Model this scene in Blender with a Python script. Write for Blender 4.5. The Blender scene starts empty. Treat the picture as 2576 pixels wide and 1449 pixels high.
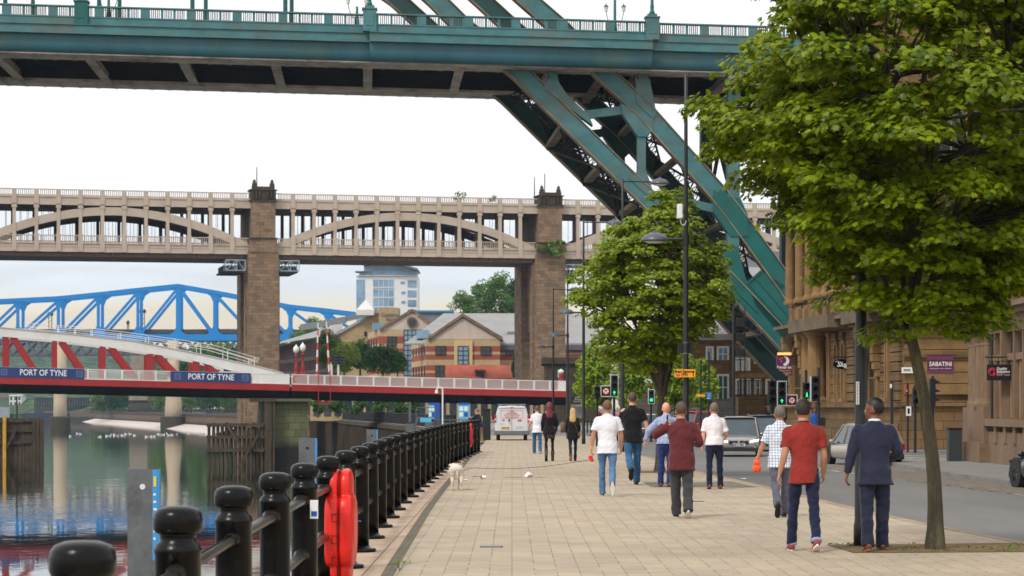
import bpy, bmesh, math, random
import numpy as np
from mathutils import Vector, Matrix, noise as mnoise
random.seed(7)
rng = np.random.default_rng(7)
R = math.radians
SC = bpy.context.scene
COL = SC.collection
HOR, HC, F = 1026.0, 1.68, 6000.0
WZ = -4.75                                   # river level

# ---- photograph-scale helpers: a bearing and an elevation become a point at distance Y
def W(x, y, Y): return Vector(((x-1288)*Y/F, Y, HC+(HOR-y)*Y/F))
def DG(y, h=HC): return h*F/(y-HOR)

def tag(o, label=None, cat=None, group=None, kind=None):
    if label: o['label'] = label
    if cat: o['category'] = cat
    if group: o['group'] = group
    if kind: o['kind'] = kind
    return o

def empty(name, loc=(0,0,0), label=None, cat=None, group=None, rz=0.0, sc=1.0):
    o = bpy.data.objects.new(name, None); COL.objects.link(o)
    o.location = loc; o.rotation_euler = (0,0,rz); o.scale = (sc,sc,sc)
    o.empty_display_size = 0.3
    return tag(o, label, cat, group)

KIDS = {}
def children(o): return KIDS.get(o.name, [])
def setparent(c, p):
    c.parent = p; KIDS.setdefault(p.name, []).append(c)

def copy_tree(o, parent=None, loc=None, rz=None, label=None, sc=None):
    c = o.copy(); COL.objects.link(c)
    if parent is not None: setparent(c, parent)
    if loc is not None: c.location = loc
    if rz is not None: c.rotation_euler = (0,0,rz)
    if sc is not None: c.scale = (sc,sc,sc)
    if label: c['label'] = label
    for ch in list(children(o)): copy_tree(ch, c)
    return c

class MB:
    def __init__(s): s.v=[]; s.f=[]; s.m=[]; s.mi=0
    def add(s, vs, fs):
        b=len(s.v); s.v.extend([tuple(p) for p in vs])
        for f in fs: s.f.append(tuple(b+i for i in f)); s.m.append(s.mi)
        return s
    def hexa(s, p):   # 8 points: bottom 4 ccw, top 4 ccw
        return s.add(p, [(0,3,2,1),(4,5,6,7),(0,1,5,4),(1,2,6,5),(2,3,7,6),(3,0,4,7)])
    def box(s, x0,x1,y0,y1,z0,z1):
        return s.hexa([(x0,y0,z0),(x1,y0,z0),(x1,y1,z0),(x0,y1,z0),(x0,y0,z1),(x1,y0,z1),(x1,y1,z1),(x0,y1,z1)])
    def beam(s, p, q, w, h, up=(0,0,1)):
        p=Vector(p); q=Vector(q); d=(q-p)
        if d.length<1e-6: return s
        d.normalize(); up=Vector(up)
        side=d.cross(up)
        if side.length<1e-4: side=d.cross(Vector((0,1,0)))
        side.normalize(); u=side.cross(d).normalized()
        a=side*(w/2); b=u*(h/2)
        return s.hexa([p-a-b,p+a-b,q+a-b,q-a-b,p-a+b,p+a+b,q+a+b,q-a+b])
    def tube(s, p, q, r0, r1=None, n=10, caps=True):
        if r1 is None: r1=r0
        p=Vector(p); q=Vector(q); d=(q-p).normalized()
        a=d.cross(Vector((0,0,1)))
        if a.length<1e-3: a=Vector((1,0,0))
        a.normalize(); b=d.cross(a)
        vs=[]
        for c,r in ((p,r0),(q,r1)):
            for i in range(n):
                t=2*math.pi*i/n; vs.append(c+a*(r*math.cos(t))+b*(r*math.sin(t)))
        fs=[(i,(i+1)%n,n+(i+1)%n,n+i) for i in range(n)]
        if caps: fs+= [tuple(range(n-1,-1,-1)), tuple(range(n,2*n))]
        return s.add(vs,fs)
    def path(s, pts, r, n=8):
        for a,b in zip(pts[:-1],pts[1:]):
            s.tube(a,b,r,r,n)
        return s
    def lathe(s, prof, c=(0,0,0), n=24):
        c=Vector(c); vs=[]; fs=[]
        for r,z in prof:
            for i in range(n):
                t=2*math.pi*i/n; vs.append((c.x+r*math.cos(t), c.y+r*math.sin(t), c.z+z))
        for k in range(len(prof)-1):
            for i in range(n):
                j=(i+1)%n; fs.append((k*n+i,k*n+j,(k+1)*n+j,(k+1)*n+i))
        fs.append(tuple(range(n-1,-1,-1))); fs.append(tuple((len(prof)-1)*n+i for i in range(n)))
        return s.add(vs,fs)
    def ext(s, poly, off):    # planar polygon (3D points) extruded by vector off
        off=Vector(off); n=len(poly); P=[Vector(p) for p in poly]
        return s.add(P+[p+off for p in P], [tuple(range(n-1,-1,-1)),tuple(range(n,2*n))]+[(i,(i+1)%n,n+(i+1)%n,n+i) for i in range(n)])
    def ell(s, c, rx, ry, rz, nu=16, nv=10, rot=None):
        c=Vector(c); vs=[]; fs=[]
        for j in range(1,nv):
            ph=math.pi*j/nv
            for i in range(nu):
                t=2*math.pi*i/nu
                p=Vector((rx*math.sin(ph)*math.cos(t), ry*math.sin(ph)*math.sin(t), -rz*math.cos(ph)))
                vs.append(c+(rot@p if rot else p))
        t1=Vector((0,0,-rz)); t2=Vector((0,0,rz))
        vs+= [c+(rot@t1 if rot else t1), c+(rot@t2 if rot else t2)]
        for j in range(nv-2):
            for i in range(nu):
                k=(i+1)%nu; fs.append((j*nu+i,j*nu+k,(j+1)*nu+k,(j+1)*nu+i))
        b=(nv-1)*nu
        for i in range(nu):
            k=(i+1)%nu; fs.append((b,k,i)); fs.append((b+1,(nv-2)*nu+i,(nv-2)*nu+k))
        return s.add(vs,fs)
    def build(s, name, mats, parent=None, smooth=False, bevel=0.0, label=None, base=None):
        me=bpy.data.meshes.new(name)
        off=Vector((0,0,0))
        if base is not None: off=Vector(base)
        elif parent is not None and parent.get('_w'):
            off=Vector(parent['_w'])
        vs=[(p[0]-off.x,p[1]-off.y,p[2]-off.z) for p in s.v]
        me.from_pydata(vs,[],s.f)
        if not isinstance(mats,(list,tuple)): mats=[mats]
        for m in mats: me.materials.append(m)
        if len(mats)>1: me.polygons.foreach_set('material_index', s.m)
        if bevel>0:
            bm=bmesh.new(); bm.from_mesh(me); bmesh.ops.remove_doubles(bm,verts=bm.verts,dist=1e-5)
            bmesh.ops.bevel(bm,geom=[e for e in bm.edges if len(e.link_faces)==2 and e.calc_face_angle(0)>0.5],offset=bevel,segments=2,affect='EDGES',profile=0.6)
            bm.to_mesh(me); bm.free()
        bm=bmesh.new(); bm.from_mesh(me); bmesh.ops.recalc_face_normals(bm,faces=bm.faces); bm.to_mesh(me); bm.free()
        if smooth: me.shade_smooth()
        o=bpy.data.objects.new(name,me); COL.objects.link(o)
        if base is not None: o.location=base
        if parent is not None:
            setparent(o,parent)
            if base is None and parent.get('_w'): o['_w']=list(parent['_w'])
        if label: o['label']=label
        return o

def wroot(name, loc, label, cat, group=None):
    """empty whose parts are given in world coordinates"""
    o=empty(name, loc, label, cat, group); o['_w']=list(loc); ROOTS.append(o); return o
ROOTS=[]

class Frame:
    """a vertical-plane frame: u along, w away, z up"""
    def __init__(s, Y0, slope, x0=0.0):
        s.O=Vector((x0,Y0,0)); n=math.hypot(1,slope); s.a=Vector((1/n,slope/n,0)); s.p=Vector((-slope/n,1/n,0))
    def pt(s,u,w,z): return s.O+s.a*u+s.p*w+Vector((0,0,z))
    def uz(s,x,y,w=0.0):
        k=(x-1288)/F
        u=(k*(s.O.y+s.p.y*w)-s.p.x*w-s.O.x)/(s.a.x-k*s.a.y)
        q=s.pt(u,w,0); return u, HC+(HOR-y)*q.y/F
    def box(s,mb,u0,u1,w0,w1,z0,z1,z0b=None,z1b=None):
        z0b=z0 if z0b is None else z0b; z1b=z1 if z1b is None else z1b
        P=s.pt
        mb.hexa([P(u0,w0,z0),P(u1,w0,z0b),P(u1,w1,z0b),P(u0,w1,z0),P(u0,w0,z1),P(u1,w0,z1b),P(u1,w1,z1b),P(u0,w1,z1)])

# ---------------------------------------------------------------- materials
def lin(c):
    return tuple((x/255/12.92 if x/255<=0.04045 else ((x/255+0.055)/1.055)**2.4) for x in c)
class NT:
    def __init__(s,nt): s.nt=nt
    def n(s,t,**k):
        nd=s.nt.nodes.new(t)
        for a,b in k.items():
            if a.startswith('i_'):
                key=a[2:]; key=int(key) if key.isdigit() else key.replace('_',' ')
                nd.inputs[key].default_value=b
            else: setattr(nd,a,b)
        return nd
    def l(s,a,b): s.nt.links.new(a,b)
    def math(s,op,a,b=None,c=None,clamp=False):
        nd=s.n('ShaderNodeMath',operation=op); nd.use_clamp=clamp
        for i,v in enumerate((a,b,c)):
            if v is None: continue
            if isinstance(v,(int,float)): nd.inputs[i].default_value=v
            else: s.l(v,nd.inputs[i])
        return nd.outputs[0]
    def mix(s,f,a,b,t='MIX'):
        nd=s.n('ShaderNodeMix',data_type='RGBA',blend_type=t)
        for i,v in ((0,f),(6,a),(7,b)):
            if isinstance(v,(int,float)): nd.inputs[i].default_value=v
            elif isinstance(v,tuple): nd.inputs[i].default_value=(v[0],v[1],v[2],1)
            else: s.l(v,nd.inputs[i])
        return nd.outputs[2]
    def ramp(s,f,stops):
        nd=s.n('ShaderNodeValToRGB'); e=nd.color_ramp.elements
        while len(e)<len(stops): e.new(0.5)
        for el,(p,c) in zip(e,stops):
            el.position=p; el.color=(c[0],c[1],c[2],1) if isinstance(c,tuple) else (c,c,c,1)
        s.l(f,nd.inputs[0]); return nd.outputs[0]
def newmat(name):
    m=bpy.data.materials.new(name); m.use_nodes=True
    nt=m.node_tree; nt.nodes.clear(); t=NT(nt)
    out=t.n('ShaderNodeOutputMaterial'); b=t.n('ShaderNodeBsdfPrincipled'); t.l(b.outputs[0],out.inputs[0])
    return m,t,b,out
def coord(t,kind='Object',scale=(1,1,1),rot=(0,0,0)):
    c=t.n('ShaderNodeTexCoord'); mp=t.n('ShaderNodeMapping'); mp.inputs['Scale'].default_value=scale; mp.inputs['Rotation'].default_value=rot
    t.l(c.outputs[kind],mp.inputs[0]); return mp.outputs[0]
def bump(t,b,h,strength=0.3,dist=0.02):
    bp=t.n('ShaderNodeBump'); bp.inputs['Strength'].default_value=strength; bp.inputs['Distance'].default_value=dist
    t.l(h,bp.inputs['Height']); t.l(bp.outputs[0],b.inputs['Normal'])
def M(name,col,rough=0.6,metal=0.0,var=0.25,scale=3.0,bmp=0.15,dist=0.01,dirt=None,dirtamt=0.5,spec=0.5,stretch=(1,1,1),emit=0.0,coat=0.0):
    m,t,b,_=newmat(name); c=lin(col)
    co=coord(t,'Object',stretch)
    n1=t.n('ShaderNodeTexNoise',i_Scale=scale,i_Detail=8.0,i_Roughness=0.65); t.l(co,n1.inputs[0])
    dk=tuple(x*(1-var) for x in c); lt=tuple(min(1,x*(1+var)) for x in c)
    cc=t.ramp(n1.outputs[0],[(0.3,dk),(0.7,lt)])
    if dirt:
        n2=t.n('ShaderNodeTexNoise',i_Scale=scale*0.35,i_Detail=10.0,i_Roughness=0.75); t.l(co,n2.inputs[0])
        f=t.ramp(n2.outputs[0],[(0.5,0.0),(0.68,dirtamt)])
        cc=t.mix(f,cc,lin(dirt))
    t.l(cc,b.inputs['Base Color'])
    b.inputs['Roughness'].default_value=rough; b.inputs['Metallic'].default_value=metal
    b.inputs['Specular IOR Level'].default_value=spec; b.inputs['Coat Weight'].default_value=coat
    if emit>0:
        b.inputs['Emission Color'].default_value=(c[0],c[1],c[2],1); b.inputs['Emission Strength'].default_value=emit
    if bmp>0:
        n3=t.n('ShaderNodeTexNoise',i_Scale=scale*6,i_Detail=6.0); t.l(co,n3.inputs[0]); bump(t,b,n3.outputs[0],bmp,dist)
    return m
def wallcoord(t):
    """world position laid on walls: horizontal run by the wall's facing, height"""
    g=t.n('ShaderNodeNewGeometry'); sp=t.n('ShaderNodeSeparateXYZ'); t.l(g.outputs['Position'],sp.inputs[0])
    sn=t.n('ShaderNodeSeparateXYZ'); t.l(g.outputs['True Normal'],sn.inputs[0])
    ax=t.math('ABSOLUTE',sn.outputs[0]); ay=t.math('ABSOLUTE',sn.outputs[1])
    f=t.math('GREATER_THAN',ax,ay)
    mx=t.n('ShaderNodeMix',data_type='FLOAT'); t.l(f,mx.inputs[0]); t.l(sp.outputs[0],mx.inputs[2]); t.l(sp.outputs[1],mx.inputs[3])
    cb=t.n('ShaderNodeCombineXYZ'); t.l(mx.outputs[0],cb.inputs[0]); t.l(sp.outputs[2],cb.inputs[1])
    return cb.outputs[0], sp
def blocks(name,c1,c2,mort,bw=0.8,rh=0.35,ms=0.012,rough=0.85,dirt=None,bands=None,var=0.5,bmp=0.5,streak=0.0,tide=None,dlo=0.5):
    m,t,b,_=newmat(name); co,sp=wallcoord(t)
    br=t.n('ShaderNodeTexBrick'); br.inputs['Scale'].default_value=1.0; br.inputs['Brick Width'].default_value=bw; br.inputs['Row Height'].default_value=rh
    br.inputs['Mortar Size'].default_value=ms; br.inputs['Mortar Smooth'].default_value=0.3
    br.inputs['Color1'].default_value=(*lin(c1),1); br.inputs['Color2'].default_value=(*lin(c2),1); br.inputs['Mortar'].default_value=(*lin(mort),1)
    t.l(co,br.inputs[0])
    n=t.n('ShaderNodeTexNoise',i_Scale=0.5,i_Detail=10.0,i_Roughness=0.7); g=t.n('ShaderNodeNewGeometry'); t.l(g.outputs['Position'],n.inputs[0])
    cc=t.mix(var,br.outputs[0],t.ramp(n.outputs[0],[(0.3,0.35),(0.7,1.0)]),'MULTIPLY')
    if bands:   # (period, start, frac, colour)
        for z0,z1,c in bands:
            f=t.math('MULTIPLY',t.math('GREATER_THAN',sp.outputs[2],z0),t.math('LESS_THAN',sp.outputs[2],z1))
            cc=t.mix(f,cc,lin(c))
    if dirt:
        n2=t.n('ShaderNodeTexNoise',i_Scale=0.8,i_Detail=12.0,i_Roughness=0.8)
        mp=t.n('ShaderNodeMapping'); mp.inputs['Scale'].default_value=(1,1,0.35); t.l(g.outputs['Position'],mp.inputs[0]); t.l(mp.outputs[0],n2.inputs[0])
        cc=t.mix(t.ramp(n2.outputs[0],[(dlo,0.0),(dlo+0.2,0.8)]),cc,lin(dirt))
    if tide:    # weed and mud left by the tide below a given height
        n3=t.n('ShaderNodeTexNoise',i_Scale=0.6,i_Detail=8.0); t.l(g.outputs['Position'],n3.inputs[0])
        h=t.math('ADD',sp.outputs[2],t.math('MULTIPLY',n3.outputs[0],1.2))
        mr=t.n('ShaderNodeMapRange'); mr.inputs[1].default_value=tide[0]+0.5; mr.inputs[2].default_value=tide[0]+1.2; t.l(h,mr.inputs[0])
        cc=t.mix(mr.outputs[0],lin(tide[1]),cc)
    t.l(cc,b.inputs['Base Color']); b.inputs['Roughness'].default_value=rough
    n4=t.n('ShaderNodeTexNoise',i_Scale=12.0,i_Detail=6.0); t.l(g.outputs['Position'],n4.inputs[0])
    bump(t,b,t.math('ADD',t.math('MULTIPLY',br.outputs['Fac'],-1.0),t.math('MULTIPLY',n4.outputs[0],0.5)),bmp,0.03)
    return m
def emis(name,col,st):
    m,t,b,o=newmat(name); e=t.n('ShaderNodeEmission'); e.inputs[0].default_value=(*lin(col),1); e.inputs[1].default_value=st
    t.l(e.outputs[0],o.inputs[0]); return m
def glassm(name,col=(60,75,85),rough=0.08,var=0.5,scale=0.6):
    return M(name,col,rough,0.0,var,scale,0.0,spec=0.8)

def text(s, name, size, mat, parent=None, loc=(0,0,0), rot=(R(90),0,0), ext=0.004, align='CENTER', sx=1.0, world=True, shear=0.0, bold=0.0):
    cu=bpy.data.curves.new(name,'FONT'); cu.body=s; cu.size=size; cu.extrude=ext; cu.align_x=align; cu.align_y='CENTER'; cu.shear=shear; cu.offset=bold; cu.resolution_u=3
    o=bpy.data.objects.new(name,cu); COL.objects.link(o)
    bpy.context.view_layer.update()
    me=bpy.data.meshes.new_from_object(o.evaluated_get(bpy.context.evaluated_depsgraph_get()))
    bpy.data.objects.remove(o); bpy.data.curves.remove(cu)
    me.materials.clear(); me.materials.append(mat); me.name=name
    o=bpy.data.objects.new(name,me); COL.objects.link(o)
    off=Vector(parent['_w']) if (world and parent is not None and parent.get('_w')) else Vector((0,0,0))
    o.location=Vector(loc)-off; o.rotation_euler=rot; o.scale=(sx,1,1)
    if parent is not None: setparent(o,parent)
    return o

ORD=['first','second','third','fourth','fifth','sixth','seventh','eighth','ninth','tenth','eleventh','twelfth','thirteenth','fourteenth','fifteenth','sixteenth','seventeenth','eighteenth','nineteenth','twentieth']
ORD+=['twenty-'+w for w in ORD[:9]]+['thirtieth']+['thirty-'+w for w in ORD[:9]]

def remesh(mb,name,mat,parent,vox,smooth_it=3,wr=0.0,wf=(7,7,15),seed=0,fac=0.5):
    me=bpy.data.meshes.new(name); me.from_pydata([tuple(v) for v in mb.v],[],mb.f)
    bm=bmesh.new(); bm.from_mesh(me); bmesh.ops.recalc_face_normals(bm,faces=bm.faces); bm.to_mesh(me); bm.free()
    o=bpy.data.objects.new(name,me); COL.objects.link(o)
    m=o.modifiers.new('r','REMESH'); m.mode='VOXEL'; m.voxel_size=vox; m.use_smooth_shade=True
    if smooth_it: q=o.modifiers.new('s','SMOOTH'); q.factor=fac; q.iterations=smooth_it
    bpy.context.view_layer.update(); dg=bpy.context.evaluated_depsgraph_get(); m2=bpy.data.meshes.new_from_object(o.evaluated_get(dg))
    bpy.data.objects.remove(o); bpy.data.meshes.remove(me)
    if wr>0:
        nv=len(m2.vertices); co=np.empty(nv*3,dtype=np.float32); m2.vertices.foreach_get('co',co); co=co.reshape(-1,3); nr=np.empty(nv*3,dtype=np.float32); m2.vertices.foreach_get('normal',nr); nr=nr.reshape(-1,3)
        o_=Vector((seed*3.1,seed*1.7,seed))
        d=np.array([mnoise.noise(Vector((p[0]*wf[0]+p[2]*2.5,p[1]*wf[1],p[2]*wf[2]))+o_)+0.5*mnoise.noise(Vector((p[0]*wf[0]*2.2-p[2]*6,p[1]*wf[1]*2.2,p[2]*wf[2]*1.8))+o_) for p in co])
        co+=nr*(d*wr)[:,None]; m2.vertices.foreach_set('co',co.astype(np.float32).ravel()); m2.update()
    m2.materials.clear(); m2.materials.append(mat); m2.name=name; m2.shade_smooth()
    r=bpy.data.objects.new(name,m2); COL.objects.link(r)
    if parent is not None: setparent(r,parent)
    return r
# ================================================================ camera, light, sky
cam=bpy.data.cameras.new('camera'); camo=bpy.data.objects.new('camera',cam); COL.objects.link(camo); SC.camera=camo
camo.location=(0,0,HC); camo.rotation_euler=(R(90),0,0)
cam.sensor_width=36; cam.lens=F/2576*36; cam.shift_y=(HOR-724.5)/2576
cam.clip_end=9000; cam.clip_start=0.1
cam.dof.use_dof=True; cam.dof.focus_distance=29; cam.dof.aperture_fstop=8.0
SC.view_settings.view_transform='Standard'; SC.view_settings.look='None'; SC.view_settings.exposure=0.0; SC.view_settings.gamma=1.0
SUN_EL,SUN_AZ=R(48),R(215)   # high veiled sun behind the left shoulder
w=bpy.data.worlds.new('World'); SC.world=w; w.use_nodes=True
nt=w.node_tree; nt.nodes.clear(); t=NT(nt)
out=t.n('ShaderNodeOutputWorld'); bg=t.n('ShaderNodeBackground'); t.l(bg.outputs[0],out.inputs[0])
sky=t.n('ShaderNodeTexSky'); sky.sky_type='NISHITA'; sky.sun_disc=False; sky.sun_elevation=SUN_EL; sky.sun_rotation=SUN_AZ; sky.dust_density=3.0; sky.altitude=20
tc=t.n('ShaderNodeTexCoord')
sp=t.n('ShaderNodeSeparateXYZ'); t.l(tc.outputs['Generated'],sp.inputs[0])
# overcast deck: pale, brighter well above the horizon, grey-blue banks and cream gaps low down
mp=t.n('ShaderNodeMapping'); mp.inputs['Scale'].default_value=(6,6,45); t.l(tc.outputs['Generated'],mp.inputs[0])
n1=t.n('ShaderNodeTexNoise',i_Scale=1.0,i_Detail=9.0,i_Roughness=0.55,i_Distortion=0.4); t.l(mp.outputs[0],n1.inputs[0])
elev=t.math('ADD',sp.outputs[2],t.math('MULTIPLY',t.math('SUBTRACT',n1.outputs[0],0.5),0.04))
base=t.ramp(elev,[(0.0,(0.98,0.82,0.58)),(0.040,(1.0,0.89,0.69)),(0.052,(0.80,0.85,0.89)),(0.070,(0.84,0.88,0.92)),(0.088,(1.0,1.0,1.0)),(0.4,(1.0,1.0,1.0))])
cl=t.ramp(n1.outputs[0],[(0.42,0.86),(0.60,1.0)])
low=t.ramp(sp.outputs[2],[(0.05,1.0),(0.085,0.0)])
n2_=t.n('ShaderNodeTexNoise',i_Scale=1.0,i_Detail=7.0,i_Roughness=0.5); mp2_=t.n('ShaderNodeMapping'); mp2_.inputs['Scale'].default_value=(5,5,22); mp2_.inputs['Location'].default_value=(3,1,2); t.l(tc.outputs['Generated'],mp2_.inputs[0]); t.l(mp2_.outputs[0],n2_.inputs[0])
base=t.mix(1.0,base,t.ramp(n2_.outputs[0],[(0.35,(0.93,0.94,0.95)),(0.58,(1.0,1.0,1.0))]),'MULTIPLY')
cloud=t.mix(low,base,t.mix(1.0,base,cl,'MULTIPLY'))
skm=t.n('ShaderNodeMix',data_type='RGBA',blend_type='MIX'); skm.inputs[0].default_value=0.93
s10=t.mix(1.0,sky.outputs[0],(0.10,0.10,0.10),'MULTIPLY')
t.l(s10,skm.inputs[6]); t.l(t.mix(1.0,cloud,(1.18,1.18,1.18),'MULTIPLY'),skm.inputs[7])
t.l(skm.outputs[2],bg.inputs[0]); bg.inputs[1].default_value=1.0
sl=bpy.data.lights.new('sun','SUN'); sl.energy=1.9; sl.angle=R(11); sl.color=(1.0,0.95,0.86)
so=bpy.data.objects.new('sun',sl); COL.objects.link(so)
so.rotation_euler=(R(90)-SUN_EL,0,R(360)-R(38))
# ================================================================ shared materials
m_black=M('black_paint',(7,7,8),0.25,0,0.3,9,0.25,0.004,spec=0.22,dirt=(46,45,43),dirtamt=0.35)
m_blackm=M('matt_black',(24,25,27),0.5,0,0.3,5,0.05)
m_pole=M('black_pole',(27,29,33),0.42,0,0.2,4,0.05,dirt=(70,70,70),dirtamt=0.25)
m_steel=M('galvanised_steel',(112,116,120),0.42,0.7,0.2,9,0.1,dirt=(70,66,60),dirtamt=0.6)
m_white=M('white_paint',(222,222,218),0.5,0,0.06,3,0.05,dirt=(150,140,125),dirtamt=0.4)
m_wpure=M('clean_white',(232,232,232),0.5,0,0.03,3,0.0)
m_red=M('red_plastic',(228,30,16),0.33,0,0.06,6,0.08,0.004,dirt=(170,20,12),dirtamt=0.3,spec=0.5)
m_rubber=M('black_rubber',(20,20,21),0.8,0,0.2,8,0.1)
# paving: long narrow blocks with mossy joints
m_pave,t,b,_=newmat('paving_blocks')
co=coord(t,'Object',(1,1,1),(0,0,R(90)))
br=t.n('ShaderNodeTexBrick'); br.offset=0.37; br.squash=1.0
for k,v in (('Scale',1.0),('Brick Width',0.62),('Row Height',0.232),('Mortar Size',0.007),('Mortar Smooth',0.1),('Bias',0.0)): br.inputs[k].default_value=v
br.inputs['Color1'].default_value=(0.44,0.355,0.262,1); br.inputs['Color2'].default_value=(0.50,0.408,0.302,1); br.inputs['Mortar'].default_value=(0.5,0.5,0.5,1)
t.l(co,br.inputs[0])
c0=coord(t,'Object')
nb=t.n('ShaderNodeTexNoise',i_Scale=0.45,i_Detail=10.0,i_Roughness=0.7); t.l(c0,nb.inputs[0])
nf=t.n('ShaderNodeTexNoise',i_Scale=55.0,i_Detail=4.0,i_Roughness=0.8); t.l(c0,nf.inputs[0])
ns=t.n('ShaderNodeTexNoise',i_Scale=6.0,i_Detail=6.0,i_Roughness=0.8); t.l(c0,ns.inputs[0])
c=t.mix(1.0,br.outputs[0],t.ramp(nb.outputs[0],[(0.3,(0.74,0.74,0.76)),(0.7,(1.10,1.07,1.02))]),'MULTIPLY')
c=t.mix(1.0,c,t.ramp(nf.outputs[0],[(0.25,0.80),(0.75,1.16)]),'MULTIPLY')
c=t.mix(t.ramp(ns.outputs[0],[(0.62,0.0),(0.75,0.5)]),c,(0.27,0.22,0.17))
mo=t.n('ShaderNodeTexNoise',i_Scale=1.1,i_Detail=3.0); mp2=t.n('ShaderNodeMapping'); mp2.inputs['Location'].default_value=(4,9,0); t.l(c0,mp2.inputs[0]); t.l(mp2.outputs[0],mo.inputs[0])
md=t.n('ShaderNodeTexNoise',i_Scale=7.0,i_Detail=2.0); t.l(c0,md.inputs[0])
vg=t.n('ShaderNodeTexVoronoi',i_Scale=2.6); t.l(c0,vg.inputs[0]); c=t.mix(t.ramp(vg.outputs[0],[(0.045,0.55),(0.06,0.0)]),c,(0.15,0.125,0.10))
nst=t.n('ShaderNodeTexNoise',i_Scale=1.3,i_Detail=12.0,i_Roughness=0.8,i_Distortion=1.2); t.l(c0,nst.inputs[0]); c=t.mix(t.ramp(nst.outputs[0],[(0.56,0.0),(0.66,0.35)]),c,(0.25,0.20,0.15))
joint=t.mix(t.ramp(t.math('MULTIPLY',mo.outputs[0],t.math('ADD',md.outputs[0],0.5)),[(0.42,0.0),(0.50,1.0)]),(0.235,0.185,0.13),(0.18,0.20,0.08))
jf=t.math('MULTIPLY',br.outputs['Fac'],t.ramp(md.outputs[0],[(0.42,0.15),(0.5,1.0)]))
t.l(t.mix(jf,c,joint),b.inputs['Base Color']); b.inputs['Roughness'].default_value=0.85
bump(t,b,t.math('SUBTRACT',t.math('MULTIPLY',nf.outputs[0],0.3),br.outputs['Fac']),0.5,0.006)
m_coping=blocks('coping_stone',(188,160,138),(170,145,122),(110,92,76),1.2,0.4,0.01,0.85,dirt=(140,118,98),dlo=0.55)
def flatstone(name,c1,c2,mort,bw,rh,ms,rot=0,rough=0.85,off=0.5):
    m,t,b,_=newmat(name); co=coord(t,'Object',(1,1,1),(0,0,rot))
    br=t.n('ShaderNodeTexBrick'); br.offset=off
    for k,v in (('Scale',1.0),('Brick Width',bw),('Row Height',rh),('Mortar Size',ms)): br.inputs[k].default_value=v
    br.inputs['Color1'].default_value=(*lin(c1),1); br.inputs['Color2'].default_value=(*lin(c2),1); br.inputs['Mortar'].default_value=(*lin(mort),1)
    t.l(co,br.inputs[0]); c0=coord(t,'Object')
    n=t.n('ShaderNodeTexNoise',i_Scale=1.5,i_Detail=10.0,i_Roughness=0.8); t.l(c0,n.inputs[0])
    nf=t.n('ShaderNodeTexNoise',i_Scale=40.0,i_Detail=4.0); t.l(c0,nf.inputs[0])
    c=t.mix(1.0,br.outputs[0],t.ramp(n.outputs[0],[(0.3,0.75),(0.7,1.15)]),'MULTIPLY')
    c=t.mix(1.0,c,t.ramp(nf.outputs[0],[(0.3,0.85),(0.7,1.12)]),'MULTIPLY')
    t.l(c,b.inputs['Base Color']); b.inputs['Roughness'].default_value=rough
    bump(t,b,t.math('SUBTRACT',t.math('MULTIPLY',nf.outputs[0],0.4),br.outputs['Fac']),0.5,0.008); return m
m_coptop=flatstone('coping_top',(196,170,148),(182,156,132),(120,98,82),1.1,0.5,0.008,R(90))
m_strip=flatstone('edging_setts',(128,112,96),(110,98,84),(82,86,50),0.12,0.075,0.008,0)
m_cobble=flatstone('setts',(150,138,122),(118,108,98),(80,72,64),0.22,0.13,0.016,R(90))
m_slab=flatstone('grey_slabs',(142,138,134),(130,127,124),(112,108,104),0.6,0.45,0.006,0)
m_kerb=flatstone('kerb_stone',(172,150,126),(156,136,114),(112,98,80),0.9,0.5,0.008,R(90))
m_road,t,b,_=newmat('asphalt'); c0=coord(t,'Object')
n1=t.n('ShaderNodeTexNoise',i_Scale=0.25,i_Detail=8.0,i_Roughness=0.6); mp=t.n('ShaderNodeMapping'); mp.inputs['Scale'].default_value=(1.6,0.25,1); t.l(c0,mp.inputs[0]); t.l(mp.outputs[0],n1.inputs[0])
n2=t.n('ShaderNodeTexNoise',i_Scale=70.0,i_Detail=3.0); t.l(c0,n2.inputs[0])
c=t.ramp(n1.outputs[0],[(0.3,(0.135,0.130,0.125)),(0.7,(0.20,0.193,0.184))])
t.l(t.mix(1.0,c,t.ramp(n2.outputs[0],[(0.3,0.8),(0.7,1.2)]),'MULTIPLY'),b.inputs['Base Color']); b.inputs['Roughness'].default_value=0.8
bump(t,b,n2.outputs[0],0.3,0.006)
m_line=M('road_marking',(205,203,195),0.7,0,0.15,6,0.1,dirt=(120,118,112),dirtamt=0.8)
m_quay=blocks('quay_stone',(120,98,74),(98,80,62),(60,50,40),1.1,0.45,0.02,0.9,dirt=(70,58,46),tide=(-2.9,(42,40,24)))
m_mud=M('river_mud',(86,76,60),0.35,0,0.3,0.3,0.3,0.05)
m_land=M('land',(96,94,84),0.9,0,0.3,0.05,0.1)
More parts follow.
